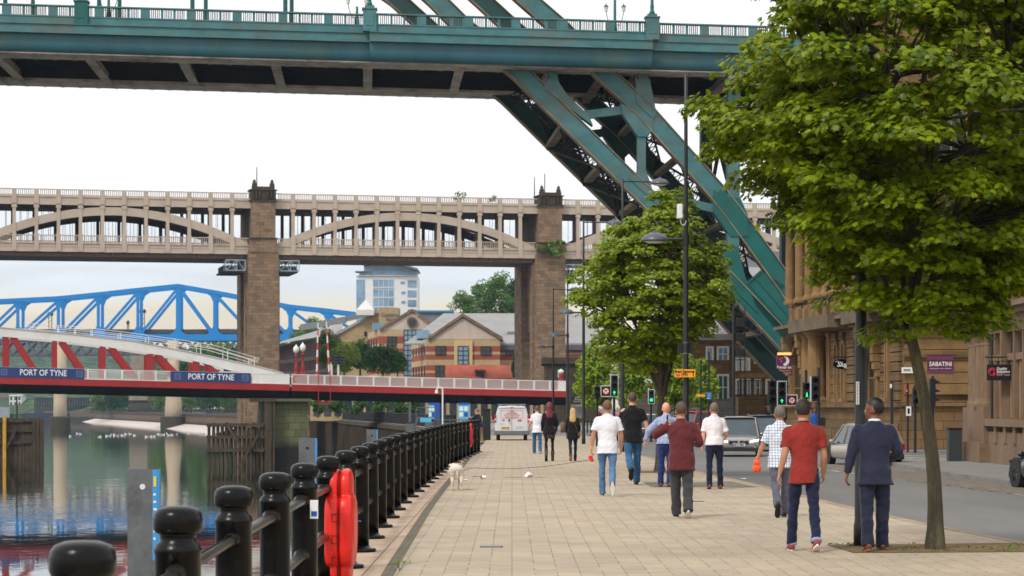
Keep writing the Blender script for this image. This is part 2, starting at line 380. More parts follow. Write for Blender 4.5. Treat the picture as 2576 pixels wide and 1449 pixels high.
# water: dark and mirror-like, ripples that lengthen across the stream
m_water,t,b,_=newmat('river_water'); c0=coord(t,'Object',(1,1,1))
b.inputs['Base Color'].default_value=(0.018,0.022,0.014,1); b.inputs['Roughness'].default_value=0.03; b.inputs['IOR'].default_value=1.6; b.inputs['Specular IOR Level'].default_value=1.0
g=t.n('ShaderNodeNewGeometry')
def wn(sc,stx,sty,det=3.0):
    mp=t.n('ShaderNodeMapping'); mp.inputs['Scale'].default_value=(stx,sty,1); t.l(g.outputs['Position'],mp.inputs[0])
    n=t.n('ShaderNodeTexNoise',i_Scale=sc,i_Detail=det,i_Roughness=0.5,i_Distortion=0.3); t.l(mp.outputs[0],n.inputs[0]); return n.outputs[0]
h=t.math('ADD',t.math('MULTIPLY',wn(1.1,1.0,0.55),0.5),t.math('MULTIPLY',wn(0.28,1.0,0.5),1.1))
patch=t.ramp(wn(0.02,1.0,0.35,4.0),[(0.38,0.35),(0.6,1.0)])
h=t.math('MULTIPLY',h,patch)
bump(t,b,h,1.0,0.021)
# ================================================================ the setting
def poly_slab(name,pts,z0,z1,mat,kind='structure'):
    mb=MB(); n=len(pts)
    mb.add([(x,y,z1) for x,y in pts]+[(x,y,z0) for x,y in pts],[tuple(range(n)),tuple(range(2*n-1,n-1,-1))]+[(i,n+i,n+(i+1)%n,(i+1)%n) for i in range(n)])
    o=mb.build(name,mat); o['kind']=kind; return o
def sheet(name,pts,z,mat,kind='structure'):
    mb=MB(); mb.add([(x,y,z) for x,y in pts],[tuple(range(len(pts)))]); o=mb.build(name,mat)
    if kind: o['kind']=kind
    return o
def interp(pts,y):
    if y<=pts[0][1]: return pts[0][0]
    for (xa,ya),(xb,yb) in zip(pts[:-1],pts[1:]):
        if y<=yb: return xa+(xb-xa)*(y-ya)/(yb-ya)
    return pts[-1][0]
def smooth_curve(pts,step):
    ys=[]; y=pts[0][1]
    while y<pts[-1][1]: ys.append(y); y+=step
    ys.append(pts[-1][1])
    def sm(y,r): return sum(interp(pts,y+d) for d in (-r,-r/2,0,r/2,r))/5
    return [(sm(y,step*1.2),y) for y in ys]
FENCE=[(-1.30,2),(-1.44,8),(-1.595,13.7),(-1.68,19.2),(-1.76,26.9),(-1.85,32.4),(-1.95,41),(-1.91,54),(-1.84,69),(-1.61,79),(-1.28,91)]
EDGE=[(x-0.36,y) for x,y in FENCE]+[(-1.6,125),(-3.2,160),(-10.3,234),(-38.5,448),(-89,689),(-201,1134),(-420,1700),(-1500,3200)]
EDGE[0]=(-1.6,-12)
KERB=[(9.6,-12),(8.6,8),(7.3,20),(6.4,30),(6.08,33.6),(5.88,37.1),(5.64,43.6),(5.4,52.8),(5.05,60),(4.9,66),(4.5,90),(4.7,142)]
STRIP=[(-0.95,-10),(-1.08,8),(-1.32,24),(-1.46,40),(-1.50,56),(-1.50,70),(-1.47,123)]
# river water and bed
sheet('river_water',[(-3000,-60),(60,-60),(60,3600),(-3000,3600)],WZ,m_water)
sheet('riverbed',[(-3000,-60),(60,-60),(60,3600),(-3000,3600)],WZ-1.5,m_mud)
# land on the north bank (one sheet up to the horizon)
sheet('ground',EDGE[:]+[(-1500,5000),(3500,5000),(3500,-12)],-0.17,m_land)
sheet('road',[(3.4,-12),(40,-12),(40,240),(3.4,240)],-0.14,m_road)
# quayside pavement
pv=[(x+0.0,y) for x,y in STRIP]; kb=smooth_curve(KERB,3)
st2=[(interp(STRIP,y)+0.125,y) for y in range(-10,124,4)]
kbp=[(x-0.16,y) for x,y in kb if y>-10]
poly_slab('pavement',st2+[(-1.5,143)]+kbp[::-1]+[(kbp[0][0],-10)],-0.5,0.0,m_pave)
stl=[(interp(STRIP,y),y) for y in range(-10,124,4)]
poly_slab('kerb',stl+[(x,y) for x,y in st2[::-1]],-0.5,0.004,m_strip)
eg=[(interp(EDGE,y)-0.0,y) for y in list(range(-10,92,3))+[95,105,115,122]]
poly_slab('pavement',eg+[(x-0.002,y) for x,y in stl[::-1]],-0.5,0.002,m_coptop)
kk=[(x,y) for x,y in kb if y>-10]
poly_slab('kerb',kbp+[(x,y) for x,y in kk[::-1]],-0.5,0.006,m_kerb)
# further quay beyond the bend, with its promenade
poly_slab('pavement',[(-1.5,143.2),(-1.5,123),(-2.1,124),(-3.2,160),(-10.3,234),(-38.5,448),(-89,689),(-201,1134),(-180,1150),(-60,689),(-20,470),(4,240),(4.7,143.2)],-0.5,-0.01,m_slab)
# far side of the road: setts, pavement
poly_slab('road',[(9.5,66),(10.3,52.8),(11.6,40),(13,20),(14,-10),(16,-10),(15,20),(13,40),(11.6,52.8),(11.4,66),(10.4,76),(9.6,76)],-0.4,-0.125,m_cobble)
poly_slab('pavement',[(11.45,66),(11.65,52.8),(13.05,40),(15.05,20),(16.05,-10),(40,-10),(40,79.5),(15.2,79.5),(12,77)],-0.4,-0.02,m_slab)
poly_slab('pavement',[(14.6,94.5),(17.8,95.0),(40,95.2),(40,135),(12.0,135),(12.6,112),(13.4,97)],-0.4,-0.02,m_slab)
poly_slab('pavement',[(4.6,148),(8.8,166),(9.6,200),(5,235),(4.72,215),(4.72,148)],-0.4,-0.02,m_slab)
lm=MB()
for k in range(11):
    y0=49+k*2.1; x=lambda y: 9.15+(69.5-y)*0.072
    lm.add([(x(y0),y0,-0.134),(x(y0)+0.12,y0,-0.134),(x(y0+1.2)+0.12,y0+1.2,-0.134),(x(y0+1.2),y0+1.2,-0.134)],[(0,1,2,3)])
for k in range(9):
    lm.add([(10.2+k*0.6,84.3,-0.134),(10.6+k*0.6,84.3,-0.134),(10.6+k*0.6,84.6,-0.134),(10.2+k*0.6,84.6,-0.134)],[(0,1,2,3)])
lm.add([(12.5,90.4,-0.134),(17.6,90.4,-0.134),(17.6,90.8,-0.134),(12.5,90.8,-0.134)],[(0,1,2,3)])
lm.add([(12.5,87.2,-0.134),(17.6,87.2,-0.134),(17.6,87.5,-0.134),(12.5,87.5,-0.134)],[(0,1,2,3)])
o=lm.build('road_markings',m_line); o['kind']='structure'
# asphalt repair and tree pits in the paving
m_patch=M('patched_asphalt',(118,110,98),0.9,0,0.2,3,0.4,0.01)
sheet('road',[(2.95,50.5),(5.2,50.5),(5.0,54.5),(4.1,53.6),(2.95,54.0)],0.005,m_patch)
m_pit=M('pit_soil',(122,92,66),0.95,0,0.5,12,0.8,0.02,dirt=(110,120,50),dirtamt=0.9)
sheet('ground',[(3.95,27.6),(6.35,27.8),(6.25,29.6),(3.85,29.2)],0.006,m_pit)
sheet('ground',[(3.1,61.5),(4.7,61.5),(4.7,63.6),(3.1,63.6)],0.006,m_pit)
# quay wall face
qw=MB(); pts=EDGE
for (xa,ya),(xb,yb) in zip(pts[:-2],pts[1:-1]):
    qw.add([(xa,ya,WZ-1.4),(xb,yb,WZ-1.4),(xb,yb,-0.012),(xa,ya,-0.012),(xa+0.6,ya,-0.012),(xb+0.6,yb,-0.012),(xb+0.6,yb,WZ-1.4),(xa+0.6,ya,WZ-1.4)],[(0,1,2,3),(3,2,5,4),(4,5,6,7)])
o=qw.build('quay_wall',m_quay); tag(o,'stone and piled quay wall dropping from the promenade into the river','quay wall')
# ribbed fender piles on the far quay face
m_timber=M('wet_timber',(74,60,44),0.85,0,0.5,2.5,0.4,0.03,dirt=(40,42,20),dirtamt=0.9,stretch=(1,1,0.2))
fp=MB(); L=0
def along(pts,step,y0,y1):
    out=[]; acc=0
    for (xa,ya),(xb,yb) in zip(pts[:-1],pts[1:]):
        if yb<y0 or ya>y1: continue
        l=math.hypot(xb-xa,yb-ya); k=0
        while k<l:
            f=k/l; out.append((xa+(xb-xa)*f,ya+(yb-ya)*f)); k+=step
    return [p for p in out if y0<=p[1]<=y1]
for x,y in along(EDGE,1.6,128,560):
    fp.box(x-0.22,x-0.01,y-0.16,y+0.16,WZ-1,-0.55)
for (xa,ya),(xb,yb) in zip(EDGE,EDGE[1:]):
    if ya>120 and yb<1200: fp.beam((xa-0.12,ya,-0.35),(xb-0.12,yb,-0.35),0.35,0.4)
tag(fp.build('fender_piling',m_timber),'weathered timber fender piles and capping beam along the far quay face','fender')
# ---------------------------------------------------------------- quayside railing bollards
def make_bollard():
    r=empty('railing_bollard'); k=1.0
    MB().lathe([(0.108,0.04),(0.106,0.5),(0.105,1.02),(0.109,1.025),(0.109,1.04),(0.106,1.045),(0.100,1.062),(0.082,1.075),(0.082,1.10),(0.09,1.112)],n=28).build('post',m_black,r,smooth=True)
    MB().lathe([(0.088,1.108),(0.106,1.118),(0.113,1.135),(0.1135,1.175),(0.109,1.2),(0.094,1.220),(0.06,1.233),(0.0,1.237)],n=28).build('cap',m_black,r,smooth=True)
    MB().lathe([(0.19,0.0),(0.19,0.03),(0.182,0.042),(0.125,0.05),(0.112,0.075)],n=28).build('base_flange',m_black,r,smooth=True)
    return r
m_rail=M('worn_rail',(50,46,44),0.3,0.55,0.5,7,0.1,0.003,dirt=(120,112,105),dirtamt=0.7)
proto=make_bollard(); NB=30
bys=[8.0+i*2.83 for i in range(NB)]
bp=[(interp(FENCE,y) if i<2 else interp(FENCE,y),y) for i,y in enumerate(bys)]
extra={0:'nearest bollard, at the bottom left corner of the view',1:'left of the blue-stickered steel post foot'}
prev=None
for i,(x,y) in enumerate(bp):
    lab='black cast iron bollard of the river railing, %s from the camera'%ORD[i]
    if i==0: lab='black domed bollard nearest the camera, at the bottom left corner'
    if i==NB-1: lab='last and farthest black bollard of the river railing, beside the dark cabinet'
    if i==0: o=proto; o.location=(x,y,0); o['label']=lab
    else: o=copy_tree(proto,None,(x,y,0),0.0,lab)
    o['category']='bollard'; o['group']='black bollards of the quayside railing'
    if i==0:
        x2,y2=-1.37,5.2
    P0=Vector((x,y,0)); P1=Vector((bp[i+1] if i<NB-1 else (x,y))+(0,)) if i<NB-1 else None
    o['_i']=i
    if P1 is not None:
        d=(P1-P0); dn=d.normalized()
        for z in (0.93,0.49):
            mb=MB(); a=dn*0.10; mb.tube(a+Vector((0,0,z)),(d-dn*0.10)+Vector((0,0,z)),0.029,0.029,14,caps=False)
            for e,s2 in ((dn*0.095,1),(d-dn*0.095,-1)):
                mb.tube(e+Vector((0,0,z)),e+dn*0.055*s2+Vector((0,0,z)),0.05,0.036,14)
            mb.build('rail',m_rail,o,smooth=False)
# galvanised channel posts outside the railing (mooring markers)
m_bluest=M('blue_sticker',(60,150,215),0.4,0,0.05,4,0.0); m_yel=M('yellow_paint',(230,200,40),0.5,0,0.1,4,0.0)
def chan(x0,x1,ytop,lab,dd,seen_sticker=True):
    w=0.205; d=dd; xc=(x0+x1)/2; p=W(xc,ytop,d)
    r=wroot('steel_marker_post',(p.x,d,WZ),lab,'post','galvanised steel posts outside the railing')
    mb=MB(); zt=p.z; a=w/2
    mb.box(p.x-a,p.x+a,d,d+0.01,WZ,zt)                      # web facing the camera
    mb.box(p.x-a,p.x-a+0.011,d+0.01,d+0.09,WZ,zt); mb.box(p.x+a-0.011,p.x+a,d+0.01,d+0.12,WZ,zt)
    mb.box(p.x-a,p.x-a+0.02,d+0.09,d+0.1,WZ,zt)
    mb.build('channel',m_steel,r)
    MB().tube((p.x,d-0.004,zt-0.12),(p.x,d+0.0035,zt-0.12),0.019,0.019,16).build('bolt_hole',m_white if dd<20 else m_blackm,r)
    if seen_sticker:
        k_=1.0 if dd<20 else 0.35
        s=MB(); s.box(p.x+a+0.001,p.x+a+0.012,d-0.004,d+0.012+0.05*k_,zt-0.62,zt-0.005); st=s.build('sticker',m_bluest,r)
        s=MB(); s.box(p.x+a-0.034*k_,p.x+a+0.0,d-0.006,d-0.002,zt-0.62,zt-0.004); s.build('sticker',m_bluest,r)
        if dd>20: return
        s=MB(); s.box(p.x+a-0.026,p.x+a-0.008,d-0.009,d-0.007,zt-0.12,zt-0.05); s.build('warning_mark',m_yel,r)
        s=MB()
        for k in range(7): s.box(p.x+a-0.027,p.x+a-0.012+0.004*(k%3),d-0.009,d-0.007,zt-0.18-k*0.05,zt-0.165-k*0.05)
        s.build('lettering',m_wpure,r)
chan(319,398,1180,'tall grey galvanised steel channel post with blue sticker, nearest of the three',16.2)
chan(751.5,795,1102,'grey steel channel post with round hole, middle of the three by the river railing',28.3)
chan(921.5,949,1080,'grey steel channel post, farthest of the three behind the railing',45.0)
# ================================================================ green arch bridge
m_teal=M('faded_teal_paint',(64,114,118),0.55,0,0.26,0.9,0.12,0.01,dirt=(112,92,72),dirtamt=0.6,stretch=(1,1,1.6))
m_teal2=M('shaded_teal_paint',(46,96,108),0.5,0,0.22,0.35,0.1,0.01,dirt=(84,106,90),dirtamt=0.8,stretch=(1,1,0.3))  # curved girder: shade of its rounded face is put into this darker teal
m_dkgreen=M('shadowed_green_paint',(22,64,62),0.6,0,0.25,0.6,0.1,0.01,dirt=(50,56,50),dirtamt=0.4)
m_green=M('deep_green_paint',(8,92,88),0.5,0,0.2,0.6,0.1,0.01,dirt=(60,90,80),dirtamt=0.3)
m_soffit=M('rusted_soffit',(196,186,176),0.8,0,0.3,0.8,0.2,0.02,dirt=(74,62,54),dirtamt=0.8)
m_dark=M('dark_steel',(44,42,40),0.8,0,0.4,0.6,0.1,0.02)  # dark steel; under the arch bridge deck, recess shade is put into this colour
m_rust=M('weathered_flange',(140,126,106),0.85,0,0.35,1.2,0.3,0.02,dirt=(96,70,48),dirtamt=0.8)
TB=Frame(150,0.06)
u0,za=TB.uz(0,7.5); u1,zb=TB.uz(1832,62)
def rt(u): return za+(zb-za)*(u-u0)/(u1-u0)
tb=wroot('arch_bridge',(TB.pt(20,8,0).x,TB.pt(20,8,0).y,0),'green painted steel arch bridge crossing high above the quayside in the foreground','bridge')
UL,UR=-46.0,27.4
ub1,_=TB.uz(930,50); ub2,_=TB.uz(1640,50); ub0,_=TB.uz(204,50)
def long(mb,ua,ub,w0,w1,o0,o1): TB.box(mb,ua,ub,w0,w1,rt(ua)+o0,rt(ua)+o1,rt(ub)+o0,rt(ub)+o1)
segs=[(UL,ub1,0.0),(ub1,ub2,-0.45),(ub2,UR,0.0)]
fa=MB(); tu=MB()
for ua,ub,w in segs:
    long(fa,ua,ub,w+0.10,w+0.55,-1.16,-0.72)
    long(fa,ua,ub,w-0.12,w+0.55,-1.22,-1.162)
    long(fa,ua,ub,w-0.02,w+0.55,-1.70,-1.222)
    long(fa,ua,ub,w-0.14,w+0.55,-1.78,-1.702)
    prof=[(w+0.22,-1.782)]+[(w+0.22+0.36*(1-math.cos(a)),-2.25-0.66*math.sin(a)) for a in [i*math.pi/2/8 for i in range(9)]]+[(w+1.1,-2.91),(w+1.1,-1.782)]
    n=len(prof); A=[TB.pt(ua,pw,rt(ua)+pz) for pw,pz in prof]; B=[TB.pt(ub,pw,rt(ub)+pz) for pw,pz in prof]
    tu.add(A+B,[tuple(range(n)),tuple(range(2*n-1,n-1,-1))]+[(i,n+i,n+(i+1)%n,(i+1)%n) for i in range(n)])
    k=ua+0.6
    while k<ub-0.3:   # riveted lap strips
        long(tu,k,k+0.09,w+0.205,w+0.5,-2.3,-1.79); k+=1.22
fa.build('fascia',m_teal,tb); tu.build('curved_girder',m_teal2,tb)
# parapet: rail, panels and bars
ps=MB(); bar=MB()
for ua,ub,w in segs:
    long(ps,ua,ub,w+0.0,w+0.42,-0.085,0.0); long(ps,ua,ub,w+0.06,w+0.36,-0.74,-0.66)
    L=ub-ua; nb=max(1,round(L/2.92)); st=L/nb
    for i in range(nb):
        a=ua+i*st
        long(ps,a,a+0.56,w+0.05,w+0.37,-0.66,-0.085)
        g=(st-0.56)
        for j in (1,2): long(ps,a+0.56+g*j/3-0.07,a+0.56+g*j/3+0.07,w+0.10,w+0.32,-0.66,-0.085)
        for j in range(3):
            bar=MB(); s0=a+0.56+g*j/3+(0.07 if j else 0); s1=a+0.56+g*(j+1)/3-0.07
            for k in range(1,6):
                c=s0+(s1-s0)*k/6; long(bar,c-0.022,c+0.022,w+0.17,w+0.25,-0.66,-0.085)
            bar.build('parapet_bars',m_dark,tb)
ps.build('parapet_rail',m_teal,tb)
for uc in (ub0,ub1,ub2):
    p=MB(); w=-0.45 if uc!=ub0 else 0.0
    long(p,uc-0.42,uc+0.42,w-0.06,w+0.75,-1.15,0.22); long(p,uc-0.48,uc+0.48,w-0.12,w+0.8,0.22,0.32); long(p,uc-0.3,uc+0.3,w+0.1,w+0.6,0.32,0.5)
    long(p,uc-0.26,uc+0.26,w-0.09,w-0.05,-0.8,0.1)
    p.build('pylon_pier',m_green if uc==ub0 else m_teal,tb,bevel=0.02)
    if uc!=ub0:
        c=TB.pt(uc,w+0.35,rt(uc)+0.5)
        m=MB(); m.lathe([(0.2,0),(0.16,0.15),(0.11,0.25),(0.13,0.5),(0.10,0.6),(0.08,4.5)],c,14); m.build('pylon_mast',m_green,tb,smooth=True)
# deck underside
so_=MB(); long(so_,UL,UR,0.55,3.1,-2.98,-2.80); long(so_,UL,UR,13.3,16.4,-2.98,-2.80); long(so_,UL,UR,16.1,16.4,-2.80,-0.2)
k=UL
while k<UR:
    for w0,w1 in ((0.6,3.1),(13.3,16.38)):
        long(so_,k,k+0.05,w0,w1,-3.03,-2.982); long(so_,k+0.14,k+0.19,w0,w1,-3.03,-2.982)
    k+=1.22
so_.build('soffit',m_soffit,tb)
dk=MB(); long(dk,UL,UR,3.1,13.3,-1.5,-1.2); long(dk,UL,UR,0.6,16.1,-0.9,-0.7)
for i in range(9): long(dk,UL,UR,3.6+i*1.15,3.7+i*1.15,-2.35,-1.5)
for w0 in (3.02,13.32): long(dk,UL,UR,w0,w0+0.08,-2.8,-1.5)
dk.build('deck',m_dark,tb)
ug,_=TB.uz(925,200,8.0); gi=-7
for i in range(-7,8):
    uc=ug+i*5.86
    if uc<UL+1 or uc>UR-1: continue
    g=MB(); long(g,uc-0.3,uc+0.3,3.1,13.3,-3.0,-2.93); long(g,uc-0.06,uc+0.06,3.1,13.3,-2.93,-1.5)
    for q in (-0.27,-0.1,0.1,0.27): long(g,uc+q-0.02,uc+q+0.02,3.2,13.2,-3.03,-3.0)
    g.build('cross_girder',m_soffit,tb)
# arch ribs
WN,WF=2.2,14.6
def node(x,y): return TB.uz(x,y,WN)
LOW=[node(*p) for p in [(560,-300),(860,-185),(1000,-88),(1097,0),(1166,69),(1303,180),(1420,296),(1584,456),(1613,484),(1775,650),(1843,722),(1992,880),(2090,985)]]
UPP=[node(*p) for p in [(700,-400),(1000,-270),(1200,-115),(1326,0),(1408,71),(1515,182),(1618,277),(1802,484),(1843,536),(1975,718),(2060,850),(2110,985)]]
def chord(pts,w,name,mat):
    mb=MB(); fl=MB(); dw=0.45
    for i,((ua,z1),(ub,z2)) in enumerate(zip(pts[:-1],pts[1:])):
        A=TB.pt(ua,w,z1); B=TB.pt(ub,w,z2); d=(B-A).normalized()
        e=0.02*(i%2)
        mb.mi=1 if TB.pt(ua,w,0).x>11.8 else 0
        mb.beam(A-d*0.05,B+d*0.05,2*dw-0.1-e,0.98-e,(0,0,1))
        nrm=TB.p.cross(d).normalized()
        if nrm.z<0: nrm=-nrm
        fl.beam(A-nrm*0.55-d*0.02,B-nrm*0.55+d*0.02,2*dw+0.16-e,0.07,(0,0,1)); fl.beam(A+nrm*0.55-d*0.02,B+nrm*0.55+d*0.02,2*dw+0.16-e,0.06,(0,0,1))
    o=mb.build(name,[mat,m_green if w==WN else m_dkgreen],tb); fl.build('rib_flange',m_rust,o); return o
def fixsub(o,ch): pass
def member(w,a,b,th=0.5,dp=0.6,name='truss_member',mat=None,mb=None):
    A=TB.pt(a[0],w,a[1]); B=TB.pt(b[0],w,b[1]); mb.beam(A,B,dp,th,(0,0,1) if abs((B-A).normalized().z)<0.9 else tuple(TB.a))
L1,L2,L3=node(1420,296),node(1613,484),node(1843,722); U1,U2=node(1613,272),node(1843,536)
V0=node(1387,205); V1=node(1617,180); V2=node(1845,175); U3=node(2062,850); V3=(node(2062,200)[0],rt(20)-2.9)
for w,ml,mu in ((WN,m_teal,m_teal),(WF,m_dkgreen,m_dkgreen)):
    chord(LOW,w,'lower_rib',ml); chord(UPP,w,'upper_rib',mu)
    mb=MB()
    member(w,(V0[0],rt(V0[0])-2.9),L1,0.5,0.7,mb=mb); member(w,(V1[0],rt(V1[0])-2.9),U1,0.62,0.7,mb=mb); member(w,(V2[0],rt(V2[0])-2.9),U2,0.78,0.9,mb=mb)
    member(w,U3,V3,0.78,0.9,mb=mb)
    member(w,L1,U1,0.52,0.6,mb=mb); member(w,L2,U2,0.5,0.6,mb=mb)
    member(w,U1,L2,0.52,0.7,mb=mb); member(w,U2,L3,0.75,0.8,mb=mb)
    mb.build('rib_bracing',ml,tb)
    def plate(px,off=0.5):
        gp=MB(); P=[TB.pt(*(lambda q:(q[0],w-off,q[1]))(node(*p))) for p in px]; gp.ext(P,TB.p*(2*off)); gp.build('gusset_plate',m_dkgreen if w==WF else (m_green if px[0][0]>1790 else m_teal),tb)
    plate([(1366,225),(1376,200),(1398,200),(1425,240),(1480,292),(1490,318)],0.47)
    plate([(1560,262),(1566,292),(1603,345),(1625,345),(1640,330),(1640,300)],0.47)
    plate([(1580,450),(1603,430),(1623,430),(1640,480),(1650,515)],0.47)
    plate([(1596,200),(1632,200),(1650,290),(1640,300),(1600,262)],0.47)
    plate([(1792,478),(1818,495),(1860,500),(1878,540),(1880,596),(1835,596),(1792,535)],0.47)
    plate([(1815,650),(1830,620),(1853,620),(1870,690),(1905,790),(1850,735)],0.47)
    plate([(1862,726),(1912,682),(1975,722),(2062,852),(2108,985),(2090,985),(1992,882)],0.40)
# rib stiffeners along the springing plate, proud of it
st=MB()
for (xa,ya,xb,yb) in ((1880,712,1995,845),(1895,696,2010,828)):
    a=node(xa,ya); b=node(xb,yb); st.beam(TB.pt(a[0],WN-0.44,a[1]),TB.pt(b[0],WN-0.44,b[1]),0.06,0.10)
a=node(1861,727); b=node(1912,682); st.beam(TB.pt(a[0],WN-0.45,a[1]),TB.pt(b[0],WN-0.45,b[1]),0.1,0.12)
for y in (0,): pass
st.build('stiffener',m_green,tb)
# sway struts between the two ribs and laced bracing
def laced(mb,A,B,side,n,r=0.06,bw=0.05):
    A=Vector(A);B=Vector(B);s=Vector(side)
    mb.beam(A-s,B-s,r*2,r*2); mb.beam(A+s,B+s,r*2,r*2)
    for i in range(n):
        p=A.lerp(B,i/n); q=A.lerp(B,(i+1)/n); m=(p+q)/2
        mb.beam(p-s,m+s,bw,bw); mb.beam(m+s,q-s,bw,bw)
sb=MB(); lb=MB()
nodesL=[L1,node(1520,394),L2,node(1735,610),L3,node(1930,815)]
for i,(u,z) in enumerate(nodesL):
    sb.beam(TB.pt(u,WN+0.5,z-0.45),TB.pt(u,WF-0.5,z-0.45),0.55,0.3)
nodesU=[node(1515,182),U1,node(1710,380),U2,node(1950,685)]
for i,(u,z) in enumerate(nodesU): sb.beam(TB.pt(u,WN+0.5,z-0.35),TB.pt(u,WF-0.5,z-0.35),0.5,0.28)
for V,Z in ((V1,U1),(V2,U2),(V3,U3)):
    pass
sb.build('sway_strut',m_rust,tb)
def cross(nodes,dz):
    for (ua,z1),(ub,z2) in zip(nodes[:-1],nodes[1:]):
        A=TB.pt(ua,WN+0.4,z1+dz);B=TB.pt(ub,WF-0.4,z2+dz); C=TB.pt(ua,WF-0.4,z1+dz);D=TB.pt(ub,WN+0.4,z2+dz)
        lb_s=TB.a*0.22+Vector((0,0,0.22))
        laced(lb,A,B,lb_s,12,0.06,0.05); laced(lb,C,D,lb_s,12,0.06,0.05)
cross([node(1303,180)]+nodesL,0.3); cross(nodesU,0.3); cross(nodesL,-0.5)
for V,Z,n in ((V2,U2,16),(V3,U3,26)):
    laced(lb,TB.pt(V[0],WN+0.5,Z[1]+1),TB.pt(V[0],WF-0.5,rt(V[0])-3),TB.a*0.0+Vector((0,0,0.25)),22,0.07,0.05)
    laced(lb,TB.pt(V[0],WF-0.5,Z[1]+1),TB.pt(V[0],WN+0.5,rt(V[0])-3),Vector((0,0,0.25)),22,0.07,0.05)
for u,z in nodesL[:3]+nodesU[:2]:
    pass
lb.build('laced_bracing',m_dark,tb)
# hangers above the deck
for u in [TB.uz(484,30,WN)[0]+i*5.86*1.0 for i in (-3,-2,-1,0,1)]:
    for w in (WN,WF): hg=MB(); hg.tube(TB.pt(u,w,rt(u)-1),TB.pt(u,w,rt(u)+12),0.14,0.14,8); hg.build('deck_hanger',m_green,tb)
# tower over the abutment at the quay end
m_gran=blocks('granite',(168,160,146),(150,144,132),(96,90,80),1.2,0.6,0.02,0.85,dirt=(100,92,80))
tw=MB(); TB.box(tw,27.5,38,-3,20,-0.2,31); TB.box(tw,27.2,38.3,-3.3,20.3,31,32); TB.box(tw,20.9,27.4,0.5,16.5,-0.2,2.9)
tw.build('abutment_tower',m_gran,tb)
# lamp standards on the deck (twin lanterns)
m_lant=M('lantern_glass',(225,225,215),0.2,0,0.05,2,0.0)
def deck_lamp(x,lab,w=-0.05,twin=True,h=6.0,base_off=-0.5,xw=0.48):
    u,_=TB.uz(x,30,w); c=TB.pt(u,w+1.0,rt(u)-0.6)
    r=wroot('deck_lamp',tuple(c),lab,'lamp','lamps standing on the green bridge deck')
    MB().lathe([(0.16,0),(0.14,0.4),(0.09,0.6),(0.07,h)],c,10).build('pole',m_green,r,smooth=True)
    for s_ in ((-1,1) if twin else (1,)):
        d=TB.a*s_; p=c+Vector((0,0,1.0)); q=c+d*xw+Vector((0,0,0.95)); e=c+d*(xw+0.08)+Vector((0,0,1.35))
        MB().path([c+Vector((0,0,0.55)),c+d*0.3+Vector((0,0,0.5)),q,e],0.025,6).build('bracket',m_green,r)
        MB().lathe([(0.05,0),(0.09,0.03),(0.14,0.3),(0.15,0.31)],e,10).build('lantern',m_lant,r,smooth=False)
        MB().lathe([(0.17,0.31),(0.13,0.38),(0.04,0.45),(0.02,0.55)],e,10).build('lantern_cap',m_green,r)
deck_lamp(269,'twin lantern lamp on the green bridge parapet, leftmost of the bridge lamps')
deck_lamp(898,'lantern lamp beside the left pylon on the green bridge parapet',twin=True,h=1.2)
deck_lamp(1551,'twin lantern lamp on the green bridge, above the arch springing at right')

# ================================================================ beige double deck bridge
m_beige=M('beige_ironwork',(186,170,154),0.6,0,0.07,0.6,0.05,0.01,dirt=(140,118,100),dirtamt=0.4)
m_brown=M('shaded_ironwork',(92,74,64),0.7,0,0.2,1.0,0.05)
m_hstone=blocks('tower_stone',(158,130,102),(122,102,84),(84,70,58),1.15,0.5,0.015,0.9,dirt=(92,76,60),var=0.4)
m_hdark=blocks('blackened_stone',(86,72,56),(70,60,48),(40,34,28),1.0,0.5,0.015,0.9,dirt=(48,44,34))
HB=Frame(380,0.23)
hb=wroot('double_deck_bridge',(HB.pt(-18,6,WZ).x,HB.pt(-18,6,0).y,WZ),'beige iron bridge with two decks and bow arches on tall sandstone piers','bridge')
uA,_=HB.uz(661,500); uB,_=HB.uz(1382,500); L=uB-uA; uAA=uA-L; uBB=uB+L
ZT=35.1; ZRD=28.1  # rail deck parapet top, road deck parapet top (above quay)
towers=[uAA,uA,uB,uBB]
HW=13.0
ga=MB(); pa=MB(); bl=MB(); pos=MB(); dkb=MB(); ul,ur=uAA-30,uBB+20
for w in (0.0,HW):
    HB.box(ga,ul,ur,w,w+0.35,ZT-2.3,ZT-1.25); HB.box(ga,ul,ur,w-0.12,w+0.45,ZT-1.25,ZT-1.12); HB.box(ga,ul,ur,w-0.06,w+0.4,ZT-2.42,ZT-2.3)
    HB.box(ga,ul,ur,w,w+0.35,ZRD-2.45,ZRD-1.32); HB.box(ga,ul,ur,w-0.14,w+0.45,ZRD-1.32,ZRD-1.2); HB.box(ga,ul,ur,w-0.08,w+0.4,ZRD-2.58,ZRD-2.45); HB.box(ga,ul,ur,w-0.05,w+0.4,ZRD-1.8,ZRD-1.72)
    for z in (ZT,ZRD): HB.box(pa,ul,ur,w+0.02,w+0.25,z-0.14,z); HB.box(pa,ul,ur,w+0.02,w+0.25,z-1.12,z-0.86 if z==ZT else z-0.98)
HB.box(dkb,ul,ur,0.4,HW,ZT-2.2,ZT-1.5); HB.box(dkb,ul,ur,0.4,HW,ZRD-3.25,ZRD-2.2)
k=ul
while k<ur:
    HB.box(dkb,k,k+0.25,0.1,HW+0.3,ZRD-3.2,ZRD-2.6); k+=3.3
